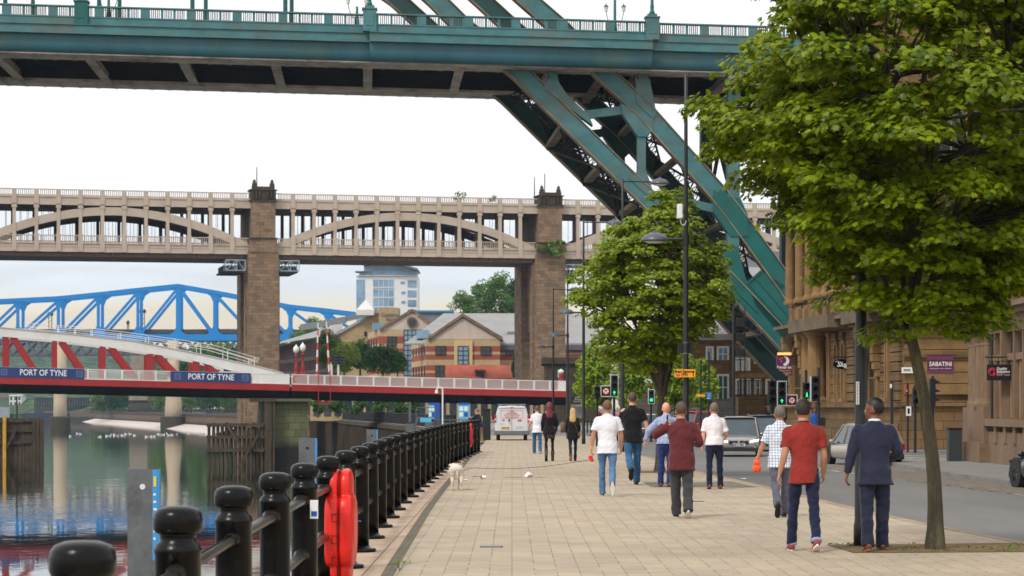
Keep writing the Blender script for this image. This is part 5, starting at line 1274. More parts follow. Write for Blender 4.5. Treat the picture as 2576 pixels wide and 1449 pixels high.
# tower block
tb2=wroot('apartment_tower',(W(972,1030,640).x,640,0),'white and blue glass apartment tower with swept roof beyond the hotel','building')
Y=640; m_tw=M('tower_cladding',(228,228,230),0.6,0,0.05,0.3,0.0)
def ring(x0,x1,y0,y1,mat,name,off=0,dep=16,bul=0.9):
    A=W(x0,y1,Y);B=W(x1,y0,Y); N=7; xs=[A.x+(B.x-A.x)*i/N for i in range(N+1)]; cx=(W(895,0,Y).x+W(1050,0,Y).x)/2; hw=(W(1050,0,Y).x-W(895,0,Y).x)/2
    yy=lambda x: Y-off+bul*(((x-cx)/hw)**2)
    pl=[(x,yy(x),A.z) for x in xs]+[(xs[-1],Y+dep,A.z),(xs[0],Y+dep,A.z)]
    return MB().ext(pl,(0,0,B.z-A.z)).build(name,mat,tb2)
ring(895,1050,694,960,m_tw,'body'); ring(903,1046,683,694,m_bglass,'glass_storey',-0.6); ring(897,1050,692.4,694,m_tw,'balcony_slab',0.6); ring(936,1052,683,692,m_bglass,'balcony_glass',0.5,1)
for y in (706,731,755,779,803,830): 
    ring(938.5,990,y-3,y+15.5,m_bglass,'window',0.15,1); ring(1025.6,1047,y-1,y+15.5,m_bglass,'window',0.16,1); ring(938,991,y+16,y+18,m_tw,'sill',0.3,1); ring(896,917.5,y-3,y+20,m_bglass,'window',0.14,1)
    for xx in (952,964,977): ring(xx,xx+1,y-3,y+15.5,m_tw,'mullion',0.25,1)
for yy_,xx in ((708,1008),(733,1010),(757,1010)): ring(xx,xx+9,yy_,yy_+5,m_bglass,'window',0.2,1)
mb=MB(); L_=[P2 for P2 in (W(915,664,Y),W(960,660,Y),W(1010,664,Y),W(1051,676,Y))]
mb.ext([(v.x,Y-2.5,v.z) for v in L_]+[(v.x,Y-2.5,v.z-0.5) for v in L_[::-1]],(0,20,0)); mb.build('swept_roof',m_hg,tb2)
mb=MB(); L2_=[W(915,666,Y),W(960,662,Y),W(1010,666,Y),W(1046,677,Y),W(1046,683,Y),W(915,683,Y)]; mb.ext([(v.x,Y+0.5,v.z) for v in L2_],(0,12,0)); mb.build('penthouse_glass',m_bglass,tb2)
ring(893,918,682,684,m_hg,'side_canopy',1.5,6)
# low blue shed roof on the hill
A=W(1052,791,600);B=W(1136,781,600); r=wroot('blue_shed',(A.x,600,0),'long low blue roofed building behind the hotel roofs','building'); MB().box(A.x,B.x,600,612,2,B.z-0.5).build('walls',m_hg,r); MB().box(A.x-0.5,B.x+0.5,599.4,612.4,B.z-0.5,B.z).build('roof',M('blue_sheet',(60,130,170),0.5,0,0.1,0.5,0),r)
A=W(1128,781,601);B=W(1180,768,601)
# stone abutment house at the quay end of the swing bridge
ab=wroot('stone_abutment',(W(1430,1060,300).x,300,-0.1),'blackened stone abutment house at the quay end of the swing bridge','building')
mb=MB(); A=W(1372,1100,297);B=W(1500,905,297); mb.box(A.x,B.x,297,312,-0.2,B.z-0.5); mb.build('walls',m_hdark,ab)
mb=MB(); mb.box(A.x-0.4,B.x+0.4,296.6,312.4,B.z-0.5,B.z+0.3); mb.build('parapet',m_hdark,ab)
A=W(1403,950,296.8);B=W(1414,930,296.8); MB().box(A.x,B.x,296.8,296.97,A.z,B.z).build('window',M('pale_green_glass',(150,190,170),0.3,0,0.05,1,0),ab)
for x in (1445,1475): A=W(x,1000,296.8);B=W(x+9,930,296.8); MB().box(A.x,B.x,296.8,296.98,A.z,B.z).build('window',m_blackm,ab)
# tan quay buildings glimpsed below the swing bridge
qb=wroot('quay_building',(W(1100,1050,345).x,345,-0.1),'tan stone quayside building glimpsed under the swing bridge deck','building')
mb=MB(); A=W(780,1050,345);B=W(1420,1008,345); mb.box(A.x,B.x,345,358,-0.2,3.6); mb.build('walls',m_tan,qb)
for k in range(24):
    x=A.x+1+k*(B.x-A.x-2)/23; MB().box(x-0.5,x+0.5,344.9,344.98,0.5,2.8).build('window',m_win,qb)

# the air between: everything far off pales and blues a little
hz=MB(); hz.box(-3300,3700,-90,5200,WZ-3,95); hm=bpy.data.materials.new('haze_air'); hm.use_nodes=True; hn=hm.node_tree; hn.nodes.clear()
ho_=hn.nodes.new('ShaderNodeOutputMaterial'); pv_=hn.nodes.new('ShaderNodeVolumePrincipled'); pv_.inputs['Color'].default_value=(0.50,0.72,1.0,1); pv_.inputs['Density'].default_value=0.00009; hn.links.new(pv_.outputs[0],ho_.inputs['Volume'])
o=hz.build('haze',hm); o['kind']='stuff'
# ================================================================ stone buildings along the right of the road
m_sand=blocks('golden_sandstone',(140,108,66),(112,87,55),(56,42,28),0.9,0.38,0.012,0.85,dirt=(112,86,58),var=0.45,bmp=0.4,dlo=0.52)
m_sand2=M('carved_sandstone',(138,108,68),0.85,0,0.22,1.2,0.4,0.02,dirt=(96,74,50),dirtamt=0.7)
m_sooty=M('weathered_ledge',(112,96,76),0.9,0,0.35,1.5,0.3,0.02,dirt=(60,56,48),dirtamt=0.7)
m_shopwin=glassm('shop_window',(40,36,34),0.15)
class Wall:
    def __init__(s,A,B):
        s.A=Vector((A[0],A[1],0)); d=Vector((B[0]-A[0],B[1]-A[1],0)); s.L=d.length; s.t=d.normalized(); s.n=Vector((-s.t.y,s.t.x,0))
    def p(s,t_,d,z): return s.A+s.t*t_+s.n*d+Vector((0,0,z))
    def tx(s,x):
        k=(x-1288)/F; return (k*s.A.y-s.A.x)/(s.t.x-k*s.t.y)
    def zy(s,t_,y): return HC+(HOR-y)*(s.A.y+s.t.y*t_)/F
    def box(s,mb,t0,t1,d0,d1,z0,z1):
        P=s.p; mb.hexa([P(t0,d0,z0),P(t1,d0,z0),P(t1,d1,z0),P(t0,d1,z0),P(t0,d0,z1),P(t1,d0,z1),P(t1,d1,z1),P(t0,d1,z1)]); return mb
    def rust(s,mb,t0,t1,z0,z1,d=0.12,h=0.40,g=0.05):
        z=z0
        while z<z1-0.1:
            s.box(mb,t0,t1,0.0,d,z+g,min(z+h,z1)); z+=h
    def archtop(s,mb,t0,t1,zs,d0,d1,th=0.18,n=8):
        c=(t0+t1)/2; r=(t1-t0)/2; P=s.p
        for i in range(n):
            a=math.pi*i/n; b=math.pi*(i+1)/n
            q=[(c-r*math.cos(a),zs+r*math.sin(a)),(c-r*math.cos(b),zs+r*math.sin(b)),(c-(r+th)*math.cos(b),zs+(r+th)*math.sin(b)),(c-(r+th)*math.cos(a),zs+(r+th)*math.sin(a))]
            mb.hexa([P(q[0][0],d0,q[0][1]),P(q[1][0],d0,q[1][1]),P(q[2][0],d0,q[2][1]),P(q[3][0],d0,q[3][1]),P(q[0][0],d1,q[0][1]),P(q[1][0],d1,q[1][1]),P(q[2][0],d1,q[2][1]),P(q[3][0],d1,q[3][1])])
    def window(s,par,t0,t1,z0,z1,arch=False,mat=None,sur=0.16,sd=0.13,bars=True,surm=None):
        mat=mat or m_win; r=(t1-t0)/2; zs=z1-r if arch else z1
        g=MB(); P=s.p
        pl=[P(t0,0.01,z0),P(t1,0.01,z0)]
        if arch: pl+=[P((t0+t1)/2+r*math.cos(a),0.01,zs+r*math.sin(a)) for a in [math.pi*k/10 for k in range(11)]]
        else: pl+=[P(t1,0.01,z1),P(t0,0.01,z1)]
        g.ext(pl,s.n*0.03); w_=g.build('window',mat,par)
        f=MB(); s.box(f,t0-sur,t0,0.0,sd,z0,zs); s.box(f,t1,t1+sur,0.0,sd,z0,zs); s.box(f,t0-sur-0.05,t1+sur+0.05,0.0,sd+0.1,z0-0.16,z0)
        if arch: s.archtop(f,t0,t1,zs,0.0,sd,sur)
        else: s.box(f,t0-sur-0.04,t1+sur+0.04,0.0,sd+0.05,z1,z1+0.2)
        f.build('window_surround',surm or m_sand2,w_)
        if bars:
            b=MB(); c=(t0+t1)/2; s.box(b,c-0.03,c+0.03,0.04,0.07,z0,zs); s.box(b,t0,t1,0.04,0.072,(z0+zs)/2-0.03,(z0+zs)/2+0.03); b.build('sash_bars',m_sand2,w_)
    def column(s,mb,t_,z0,z1,r,d=0.25):
        c=s.p(t_,d,0); h=z1-z0
        mb.lathe([(r*1.35,z0),(r*1.35,z0+0.12),(r*1.15,z0+0.18),(r,z0+0.28),(r*0.97,z0+h*0.5),(r*0.86,z1-0.35),(r*1.0,z1-0.3),(r*0.95,z1-0.24),(r*1.35,z1-0.1),(r*1.4,z1)],c,14)
CW=Wall((16.0,97.3),(14.35,122.5)); KW=Wall((24.5,97.3),(16.0,97.3))
cb=wroot('corner_building',(20,108,0),'ornate sandstone corner building with arched windows, columns and heavy cornice beside the road','building')
mb=MB(); CW.box(mb,0,17.0,-12,0,-0.2,21.5); CW.box(mb,17.0,25.2,-12,0,-0.2,14.5); mb.build('walls',m_sand,cb)
z0,z1=1.95,5.25
for xa,xb in ((1990,1998),(2037,2049),(2098,2109),(2119,2127),(2137,2156),(2222,2238),(2247,2270)):
    a,b=CW.tx(xb),CW.tx(xa); rm=MB(); CW.rust(rm,max(0.0,a),b,z0,z1,0.16); rm.build('rusticated_pier',m_sand,cb)
for xa,xb in ((1990,1998),(2037,2049),(2137,2156),(2247,2270)):
    a,b=CW.tx(xb),CW.tx(xa); rm=MB(); CW.rust(rm,max(0.0,a),b,6.4,10.6,0.12); 
    if b<17: CW.rust(rm,max(0,a),b,11.4,20.5,0.12)
    rm.build('rusticated_pier',m_sand,cb)
pl=MB(); CW.box(pl,-0.1,25.2,0.0,0.30,-0.1,1.05); CW.box(pl,-0.1,25.2,0.0,0.22,1.05,1.7); CW.box(pl,-0.15,25.2,0.0,0.42,1.7,1.95); pl.build('plinth',m_sand,cb)
co_=MB()
for z,dd,hh in ((5.25,0.3,0.25),(5.5,0.55,0.15),(5.65,0.95,0.16),(10.75,0.4,0.3),(11.05,0.85,0.2),(14.3,0.45,0.25),(14.55,0.9,0.2)): CW.box(co_,-dd,25.2,0.0,dd,z,z+hh)
for z,dd,hh in ((20.6,0.5,0.4),(21.0,1.1,0.3)): CW.box(co_,-dd,17.0,0.0,dd,z,z+hh)
# projecting bay of the ledge above the columned doorway
ta,tb_=CW.tx(2150),CW.tx(2046); CW.box(co_,ta,tb_,0.0,1.25,5.3,5.9); ta,tb_=CW.tx(2238),CW.tx(2183); CW.box(co_,ta,tb_,0.0,1.2,5.3,5.88)
co_.build('cornice',m_sooty,cb)
for x,r in ((2058,0.34),(2080,0.46)): cl_=MB(); CW.column(cl_,CW.tx(x),1.95,5.3,r,0.5); cl_.build('column',m_sand2,cb)
for x,r in ((2005,0.25),(2030,0.25),(2056,0.28),(2078,0.3),(2100,0.28),(2122,0.28),(2190,0.3),(2215,0.3)): cl_=MB(); CW.column(cl_,CW.tx(x),6.9,10.75,r,0.35); cl_.build('column',m_sand2,cb)
pn=MB()
for i in range(14):
    t_=0.6+i*1.75; CW.box(pn,t_,t_+1.3,0.0,0.2,5.95,6.75); CW.box(pn,t_+0.2,t_+1.1,0.2,0.28,6.1,6.6)
pn.build('balcony_panels',m_sand2,cb)
for (xa,xb,za_,zb_,ar) in ((2000,2034,2.1,4.9,True),(2109.8,2118.5,2.1,4.6,True),(2127.2,2136.5,2.1,4.6,True),(2188,2219,2.0,5.0,True),(2239,2246,2.1,4.6,True),(2066,2069.5,1.95,5.0,False),(2092.5,2097.5,1.95,5.0,False)):
    a,b=CW.tx(xb),CW.tx(xa); CW.window(cb,a+0.15,b-0.15,za_,zb_,ar,m_shopwin,0.2,0.25)
for (xa,xb) in ((2010,2026),(2062,2073),(2084,2096),(2106,2117),(2128,2136),(2163,2178),(2196,2210),(2226,2240)):
    a,b=CW.tx(xb),CW.tx(xa); CW.window(cb,a+0.1,b-0.1,7.1,9.9,True,m_win,0.2,0.18)
    CW.window(cb,a+0.1,b-0.1,11.7,13.8,False,m_win,0.2,0.18)
    if b<16.6: CW.window(cb,a+0.1,b-0.1,15.2,17.4,False,m_win,0.2,0.18); CW.window(cb,a+0.1,b-0.1,18.2,20.1,False,m_win,0.2,0.18)
# scroll consoles over the doorways
sc=MB()
for x in (1999,2034,2187,2220):
    t_=CW.tx(x); sc=MB()
    for k in range(7): CW.box(sc,t_-0.28,t_+0.28,0.16,0.3+0.09*abs(math.sin(k*0.9))+0.05*k,3.0+k*0.33,3.3+k*0.33)
    sc.build('scroll_console',m_sand2,cb)
# street end of the building
mb=MB(); KW.rust(mb,0,8.5,2.2,5.2,0.05,0.46,0.03); mb.build('rusticated_end',m_sand2,cb)
mb=MB(); KW.box(mb,0,8.6,0,0.24,-0.1,1.25); KW.box(mb,0,8.6,0,0.16,1.25,1.75); KW.box(mb,0,8.65,0,0.34,1.75,1.98); KW.box(mb,0,8.6,0.051,0.2,3.75,3.98); mb.build('end_plinth',m_sand,cb)
mb=MB()
for z,dd,hh in ((5.25,0.3,0.25),(5.5,0.55,0.15),(5.65,0.95,0.16),(10.75,0.4,0.3),(11.05,0.85,0.2),(20.6,0.5,0.4),(21.0,1.1,0.3)): KW.box(mb,0,8.5,0.0,dd-0.003,z,z+hh-0.003)
mb.build('end_cornice',m_sooty,cb)
for z in (7,11.8,15.2): KW.window(cb,6.0,7.2,z,z+2.5,False)
# near building at the right edge
NW=Wall((14.62,40),(15.0,77.5)); NE=Wall((15.0,77.5),(30,79.0))
nb_=wroot('near_building',(20,60,0),'brownish sandstone office building with mullioned panels and pedimented doorway at the right edge','building')
m_brst=blocks('brown_sandstone',(130,104,80),(110,89,69),(66,52,40),1.0,0.42,0.01,0.85,dirt=(104,80,60),var=0.4,bmp=0.35)
m_brc=M('carved_brown_stone',(128,104,82),0.85,0,0.2,1.2,0.4,0.02,dirt=(92,70,54),dirtamt=0.7)
# wall normal check: NW runs away from the camera, its street side is to the left
mb=MB(); NW.box(mb,0,37.5,-14,0,-0.2,15.2); mb.build('walls',m_brst,nb_)
tt=NW.tx
mb=MB(); NW.box(mb,0,tt(2464),0,0.22,-0.1,0.95); NW.box(mb,0,tt(2466),0,0.34,1.12,1.34); 
for i in range(24):
    t_=tt(2480)-i*1.45
    if t_>0: NW.box(mb,t_-0.12,t_+0.3,0.0,0.26,0.62,1.12)
mb.build('sill_brackets',m_brc,nb_)
mb=MB()
for z,dd,hh in ((3.95,0.2,0.5),(4.45,0.4,0.16),(4.61,0.62,0.14),(8.9,0.35,0.5),(12.4,0.3,0.6),(13.0,0.7,0.35),(13.35,1.25,0.45),(13.8,1.0,0.25)): NW.box(mb,0,38.0,0,dd,z,z+hh)
k=0.3
while k<37: NW.box(mb,k,k+0.25,0.3,1.0,12.75,13.3); k+=0.75
mb.build('cornice',m_brc,nb_)
# panels and mullions
gl=MB(); mu=MB()
k=tt(2466)-0.4
tpan=tt(2476)
i=0
while tpan-0.2>1:
    wd=1.15; t1=tpan; t0=t1-wd
    o=MB(); NW.box(o,t0,t1,0.01,0.04,1.36,3.1); o.build('blinded_window',M('drawn_blind',(150,124,96),0.7,0,0.08,1,0.0) if i==0 else bpy.data.materials['drawn_blind'],nb_)
    o=MB(); NW.box(o,t0+0.1,t1-0.1,0.01,0.04,3.3,3.72); o.build('fanlight',m_win,nb_)
    NW.box(mu,t0-0.16,t0,0,0.18,1.34,3.95); NW.box(mu,t0+wd/2-0.03,t0+wd/2+0.03,0.04,0.1,1.36,3.1); NW.box(mu,t0,t1,0,0.14,3.1,3.3)
    if i%3==0: NW.box(mu,t1,t1+0.22,0,0.3,1.34,3.95)
    o=MB(); NW.box(o,t0+0.05,t1-0.3,0.008,0.03,0.62,1.05); o.build('basement_light',m_blackm,nb_)
    NW.box(mu,t0-0.1,t0+0.22,0,0.2,4.8,8.9); NW.box(mu,t0+0.5,t0+0.66,0,0.12,4.8,8.9); NW.box(mu,t0-0.1,t0+0.2,0,0.2,9.4,12.4)
    o=MB(); NW.box(o,t0+0.24,t0+0.48,0.01,0.03,5.3,8.4); NW.box(o,t0+0.68,t1-0.12,0.01,0.03,5.3,8.4); NW.box(o,t0+0.25,t1-0.15,0.01,0.03,9.8,12.0); o.build('upper_window',m_win,nb_)
    tpan=t0-0.18 if i%3!=2 else t0-0.5; i+=1
mu.build('mullions',m_brc,nb_)
mb=MB(); c=tt(2508); mb.ext([NW.p(c-1.6,0,4.78),NW.p(c+1.6,0,4.78),NW.p(c,0,5.75)],NW.n*0.55); mb.build('pediment',m_brc,nb_)
mb=MB(); mb.ext([NW.p(c-1.0,0.552,4.9),NW.p(c+1.0,0.552,4.9),NW.p(c,0.552,5.45)],NW.n*0.02); mb.build('pediment_panel',m_sooty,nb_)
pl=MB()
for x in (2410,2419,2428,2437): 
    pass
for j,(t_,r) in enumerate(((36.9,0.13),(36.45,0.13),(36.0,0.13),(35.3,0.2),(34.7,0.13),(34.2,0.13))):
    NW.column(pl,t_,1.7,3.95,r,0.16); NW.column(pl,t_,4.8,8.9,r,0.16)
NW.box(pl,33.9,37.5,0,0.35,0.6,1.7); NW.box(pl,33.8,37.6,0,0.5,-0.1,0.6)
for x in (37.75,38.15,38.6): pl.lathe([(0.13,1.7),(0.12,3.9)],NE.p(x-37.4,-0.1,0),10)
pl.build('clustered_shafts',m_brc,nb_)
mb=MB(); mb.tube(NW.p(33.6,0.12,0),NW.p(33.6,0.12,13),0.07,0.07,10); mb.build('downpipe',m_blackm,nb_)
# ------------------------------------------------------------ signs on the buildings
m_purp=M('purple_sign',(98,30,92),0.5,0,0.04,2,0); m_maroon=M('maroon_sign',(92,28,66),0.5,0,0.04,2,0); m_gold=M('sign_gold',(214,168,60),0.5,0,0.03,2,0); m_letter=M('sign_white',(235,235,230),0.5,0,0.02,2,0,emit=0.0)
s_=wroot('hotel_sign',tuple(W(1974,920,119)),'purple projecting sign with white crescent moon reading Premier Inn','sign')
Y=119; P=lambda x,y,o=0: W(x,y,Y-o)
MB().ext([P(1954,893),P(1992,896),P(1992,946),P(1977,938),P(1954,924)],(0,0.25,0)).build('panel',m_purp,s_)
mb=MB(); c=P(1973,908,0.03); rr_=0.165
pts=[]; 
for k in range(15): a=R(-60+k*170/14-30); pts.append((c.x+rr_*1.5*math.cos(a),c.y,c.z+rr_*1.5*math.sin(a)))
for k in range(15): a=R(-90+170-k*170/14); pts.append((c.x-0.07+rr_*1.05*math.cos(a),c.y,c.z+0.03+rr_*1.05*math.sin(a)))
mb.ext(pts,(0,0.02,0)); mb.build('moon',m_letter,s_)
mb=MB()
for x,y in ((1962,903),(1965,909),(1968,901)): q=P(x,y,0.03); mb.ext([(q.x+0.05*math.cos(k*math.pi/4)*(1 if k%2==0 else .4),q.y,q.z+0.05*math.sin(k*math.pi/4)*(1 if k%2==0 else .4)) for k in range(8)],(0,0.02,0))
mb.build('stars',m_gold,s_)
text('Premier Inn','lettering',0.21,m_letter,s_,P(1973,924,0.02),ext=0.004,bold=0.004,sx=0.72); text('Newcastle','lettering',0.13,m_gold,s_,P(1974,932,0.02),ext=0.004); text('Quayside','lettering',0.13,m_gold,s_,P(1980,938,0.02),ext=0.004,sx=0.8)
mb=MB(); A=P(1956,893);B=P(1990,891); mb.box(A.x,B.x,Y-0.12,Y+0.1,A.z,B.z+0.08); mb.build('lamp_bar',M('lit_strip',(250,190,110),0.4,0,0.02,1,0,emit=0.9),s_)
mb=MB(); mb.box(B.x,B.x+0.45,Y,Y+0.06,A.z-0.1,A.z-0.02); mb.build('bracket',m_blackm,s_)
s_=wroot('oval_pub_sign',tuple(W(2117,916,108)),'black oval hanging sign with the words the Slug in white script','sign')
Y=108; c=W(2117,916,Y); MB().ext([(c.x+0.39*math.cos(k*math.pi/16),Y,c.z+0.235*math.sin(k*math.pi/16)) for k in range(32)],(0,0.06,0)).build('panel',m_blackm,s_)
MB().ext([(c.x+0.375*math.cos(k*math.pi/16),Y-0.006,c.z+0.22*math.sin(k*math.pi/16)) for k in range(32)],(0,0.004,0)).build('rim',m_black,s_)
text('Slug','lettering',0.30,m_letter,s_,(c.x+0.02,Y-0.02,c.z-0.02),ext=0.004,shear=0.35,bold=0.008); text('the','lettering',0.11,m_letter,s_,(c.x-0.2,Y-0.02,c.z+0.12),ext=0.004,shear=0.3)
mb=MB(); mb.box(c.x-0.38,c.x+0.5,Y,Y+0.05,c.z+0.3,c.z+0.35)
for x in (-0.2,0.2): mb.tube((c.x+x,Y+0.02,c.z+0.22),(c.x+x,Y+0.02,c.z+0.3),0.012,0.012,6)
mb.build('bracket',m_blackm,s_)
s_=wroot('street_name_plate',tuple(W(2290,931,97)),'white street name plate reading KING STREET on the corner wall','sign')
A=W(2269,938.5,97.0);B=W(2322,924,97.0); MB().box(A.x,B.x,96.98,97.1,A.z,B.z).build('plate',m_letter,s_)
text('KING  STREET','lettering',0.135,m_black,s_,((A.x+B.x)/2,96.97,(A.z+B.z)/2),ext=0.002,bold=0.002,sx=0.86)
s_=wroot('restaurant_banner',tuple(W(2367,918,92)),'dark maroon hanging banner reading SABATINI over the side street','sign')
Y=92; A=W(2333,941,Y);B=W(2399,894,Y); MB().box(A.x,B.x,Y,Y+0.05,A.z,B.z).build('banner_cloth',m_maroon,s_)
m_chk=M('pale_check',(170,140,150),0.6,0,0.05,2,0)
mb=MB()
for row,z0_ in ((0,B.z-0.16),(1,A.z+0.03)):
    for i in range(26):
        for j in range(3):
            if (i+j)%2: x=A.x+0.01+i*0.038; mb.box(x,x+0.02,Y-0.006,Y-0.001,z0_+j*0.04,z0_+j*0.04+0.02)
mb.build('check_border',m_chk,s_)
text('SABATINI','lettering',0.24,m_letter,s_,((A.x+B.x)/2,Y-0.01,(A.z+B.z)/2+0.02),ext=0.003,sx=0.86,bold=0.004); text('RISTORANTE   BAR   PIZZERIA','lettering',0.062,m_letter,s_,((A.x+B.x)/2,Y-0.01,(A.z+B.z)/2-0.15),ext=0.003)
mb=MB(); mb.tube((A.x-0.1,Y+0.03,B.z+0.03),(B.x+0.15,Y+0.03,B.z+0.03),0.02,0.02,8); mb.build('banner_pole',m_maroon,s_)
s_=wroot('solicitors_sign',tuple(W(2513,936,71)),'black hanging sign with pink swirl reading Quality Solicitors BHP Law','sign')
Y=71.0; A=W(2483,957,Y);B=W(2545.5,917,Y); MB().box(A.x,B.x,Y,Y+0.05,A.z,B.z).build('panel',m_blackm,s_)
m_pink=M('pink_swirl',(214,34,82),0.5,0,0.03,1,0); c=W(2496,935,Y)
mb=MB(); 
for rad,a0,a1 in ((0.105,30,330),(0.062,-60,200)):
    q=[(c.x+rad*math.cos(R(a)),Y-0.012,c.z+rad*math.sin(R(a))) for a in range(a0,a1+1,20)]; mb.path(q,0.016,6)
mb.ext([(c.x+0.02,Y-0.015,c.z-0.06),(c.x+0.08,Y-0.015,c.z-0.05),(c.x+0.05,Y-0.015,c.z-0.16)],(0,0.01,0)); mb.build('emblem',m_pink,s_)
for k,tx in enumerate(('Quality','Solicitors','BHP Law')): text(tx,'lettering',0.105,m_letter if k<2 else m_chk,s_,(c.x+0.13,Y-0.01,c.z+0.09-k*0.09),ext=0.003,align='LEFT',bold=0.003)
mb=MB(); mb.box(A.x-0.05,14.72,Y,Y+0.05,B.z+0.2,B.z+0.24); mb.box(A.x+0.05,B.x-0.02,Y+0.01,Y+0.03,B.z+0.09,B.z+0.11)
for x in (0.08,0.34,0.6): mb.tube((A.x+x,Y+0.02,B.z),(A.x+x,Y+0.02,B.z+0.2),0.01,0.01,6)
mb.build('bracket',m_blackm,s_)
# ------------------------------------------------------------ sandstone court house under the arch
ch=wroot('sandstone_offices',(W(1880,1050,178).x,178,-0.1),'pale sandstone office building with steps and green door behind the arch foot','building')
Y=178; mb=MB(); A=W(1779,1060,Y);B=W(1846,856,Y); mb.box(A.x-2.5,B.x,Y,Y+12,-0.2,B.z); A2=W(1846,1060,Y);B2=W(2100,812,Y); mb.box(B.x+0.003,B2.x,Y-1.2,Y+12,-0.2,B2.z); mb.build('walls',m_sand,ch)
mb=MB(); mb.box(A.x-2.8,B.x,Y-0.4,Y+12,B.z,B.z+0.35); mb.ext([(A.x-2.7,Y-0.3,B.z+0.35),(B.x,Y-0.3,B.z+0.35),(B.x,Y+6,B.z+2.1),(A.x-2.7,Y+6,B.z+2.1)],(0,0,0.1)); mb.build('roof',m_slate,ch)
mb=MB(); z=W(0,951,Y-1.2).z; mb.box(B.x+0.3,B2.x,Y-1.5,Y-1.2,z,z+0.35); mb.box(B.x,B2.x,Y-1.6,Y-1.2,B2.z-0.4,B2.z+0.3); mb.build('string_course',m_sand2,ch)
def cwin(x0,x1,yt,yb,Yq,mat,name='window',fr=m_sand2):
    A=W(x0,yb,Yq);B=W(x1,yt,Yq); o=MB().box(A.x,B.x,Yq-0.06,Yq-0.01,A.z,B.z).build(name,mat,ch)
    f=MB(); f.box(A.x-0.15,A.x,Yq-0.15,Yq-0.01,A.z,B.z+0.15); f.box(B.x,B.x+0.15,Yq-0.15,Yq-0.01,A.z,B.z+0.15); f.box(A.x,B.x,Yq-0.15,Yq-0.01,B.z,B.z+0.15); f.box((A.x+B.x)/2-0.04,(A.x+B.x)/2+0.04,Yq-0.1,Yq-0.062,A.z,B.z); f.box(A.x,B.x,Yq-0.1,Yq-0.063,(A.z+B.z)/2-0.04,(A.z+B.z)/2+0.04); f.build('frame',m_white,o)
cwin(1808,1829,876,906,Y,m_bglass); cwin(1780,1790,876,906,Y,m_bglass)
m_gdoor=M('green_door',(24,92,84),0.5,0,0.08,1,0)
cwin(1808,1829,946,1003,Y,m_gdoor,'door')
for x in (1853,1865,1877): cwin(x,x+6,958,992,Y-1.2,m_win); cwin(x,x+5,905,933,Y-1.2,m_hw)
for x in (1902,1930,1958): cwin(x,x+8,958,992,Y-1.2,m_win); cwin(x,x+8,870,915,Y-1.2,m_win)
for x0,x1 in ((1863,1880),(1902,1930)): cwin(x0,x1,1025,1038,Y-1.2,m_blackm,'basement_opening')
stp=wroot('stone_steps',(W(1818,1050,172).x,172,-0.1),'flight of stone steps with railings climbing to the green door','steps')
mb=MB(); A=W(1800,1055,170);B=W(1838,1003,176)
for k in range(14): mb.box(A.x+k*0.02,B.x,170+k*0.5,170+(k+1)*0.5+0.002,-0.2,0.10+(B.z-0.1)*(k+1)/14)
mb.build('treads',m_slab,stp); mb=MB(); mb.box(B.x,B.x+2.0,170,177,-0.2,B.z+0.1); mb.build('side_wall',m_sand,stp)
mb=MB()
for k in range(9): mb.tube((B.x+0.2*k,170.1,B.z+0.1),(B.x+0.2*k,170.1,B.z+1.3),0.03,0.03,6)
mb.box(B.x,B.x+1.7,170.05,170.15,B.z+1.25,B.z+1.3); mb.build('railing',m_blackm,stp)
# domed grey building behind the arch
gd=wroot('grey_roofed_building',(W(1915,1000,262).x,262,-0.1),'sandstone building with grey mansard roof seen through the green arch','building')
Y=262; A=W(1868,1040,Y);B=W(2110,724,Y); mb=MB(); mb.box(A.x,B.x,Y,Y+16,-0.2,B.z); mb.build('walls',m_sand,gd)
mb=MB(); t_=W(1885,668,Y); mb.hexa([(A.x-0.3,Y-0.3,B.z),(B.x,Y-0.3,B.z),(B.x,Y+16,B.z),(A.x-0.3,Y+16,B.z),(t_.x,Y+3,t_.z),(B.x,Y+3,t_.z),(B.x,Y+13,t_.z),(t_.x,Y+13,t_.z)]); mb.build('mansard_roof',m_slate,gd)
mb=MB(); mb.box(t_.x+0.6,B.x,Y+5,Y+12,t_.z,t_.z+1.9); mb.build('roof_house',m_hg,gd)
for x in (1880,1905,1935,1965):
    for y in (740,800,860): a=W(x,y+28,Y);b=W(x+10,y,Y); MB().box(a.x,b.x,Y-0.06,Y-0.01,a.z,b.z).build('window',m_win,gd)
# retaining wall behind the small trees
rw=wroot('retaining_wall',(W(1700,1035,160).x,160,0),'long grey retaining wall behind the junction trees','wall')
mb=MB(); A=W(1560,1050,164);B=W(1800,985,164); mb.box(A.x,B.x,164,164.6,-0.2,B.z); mb.build('masonry',blocks('grey_wall_stone',(128,116,104),(112,102,92),(84,76,66),0.6,0.3,0.015,0.9,dirt=(84,78,64)),rw); mb=MB(); mb.box(A.x,B.x,163.9,164.7,B.z,B.z+0.12); mb.build('coping',m_slab,rw)
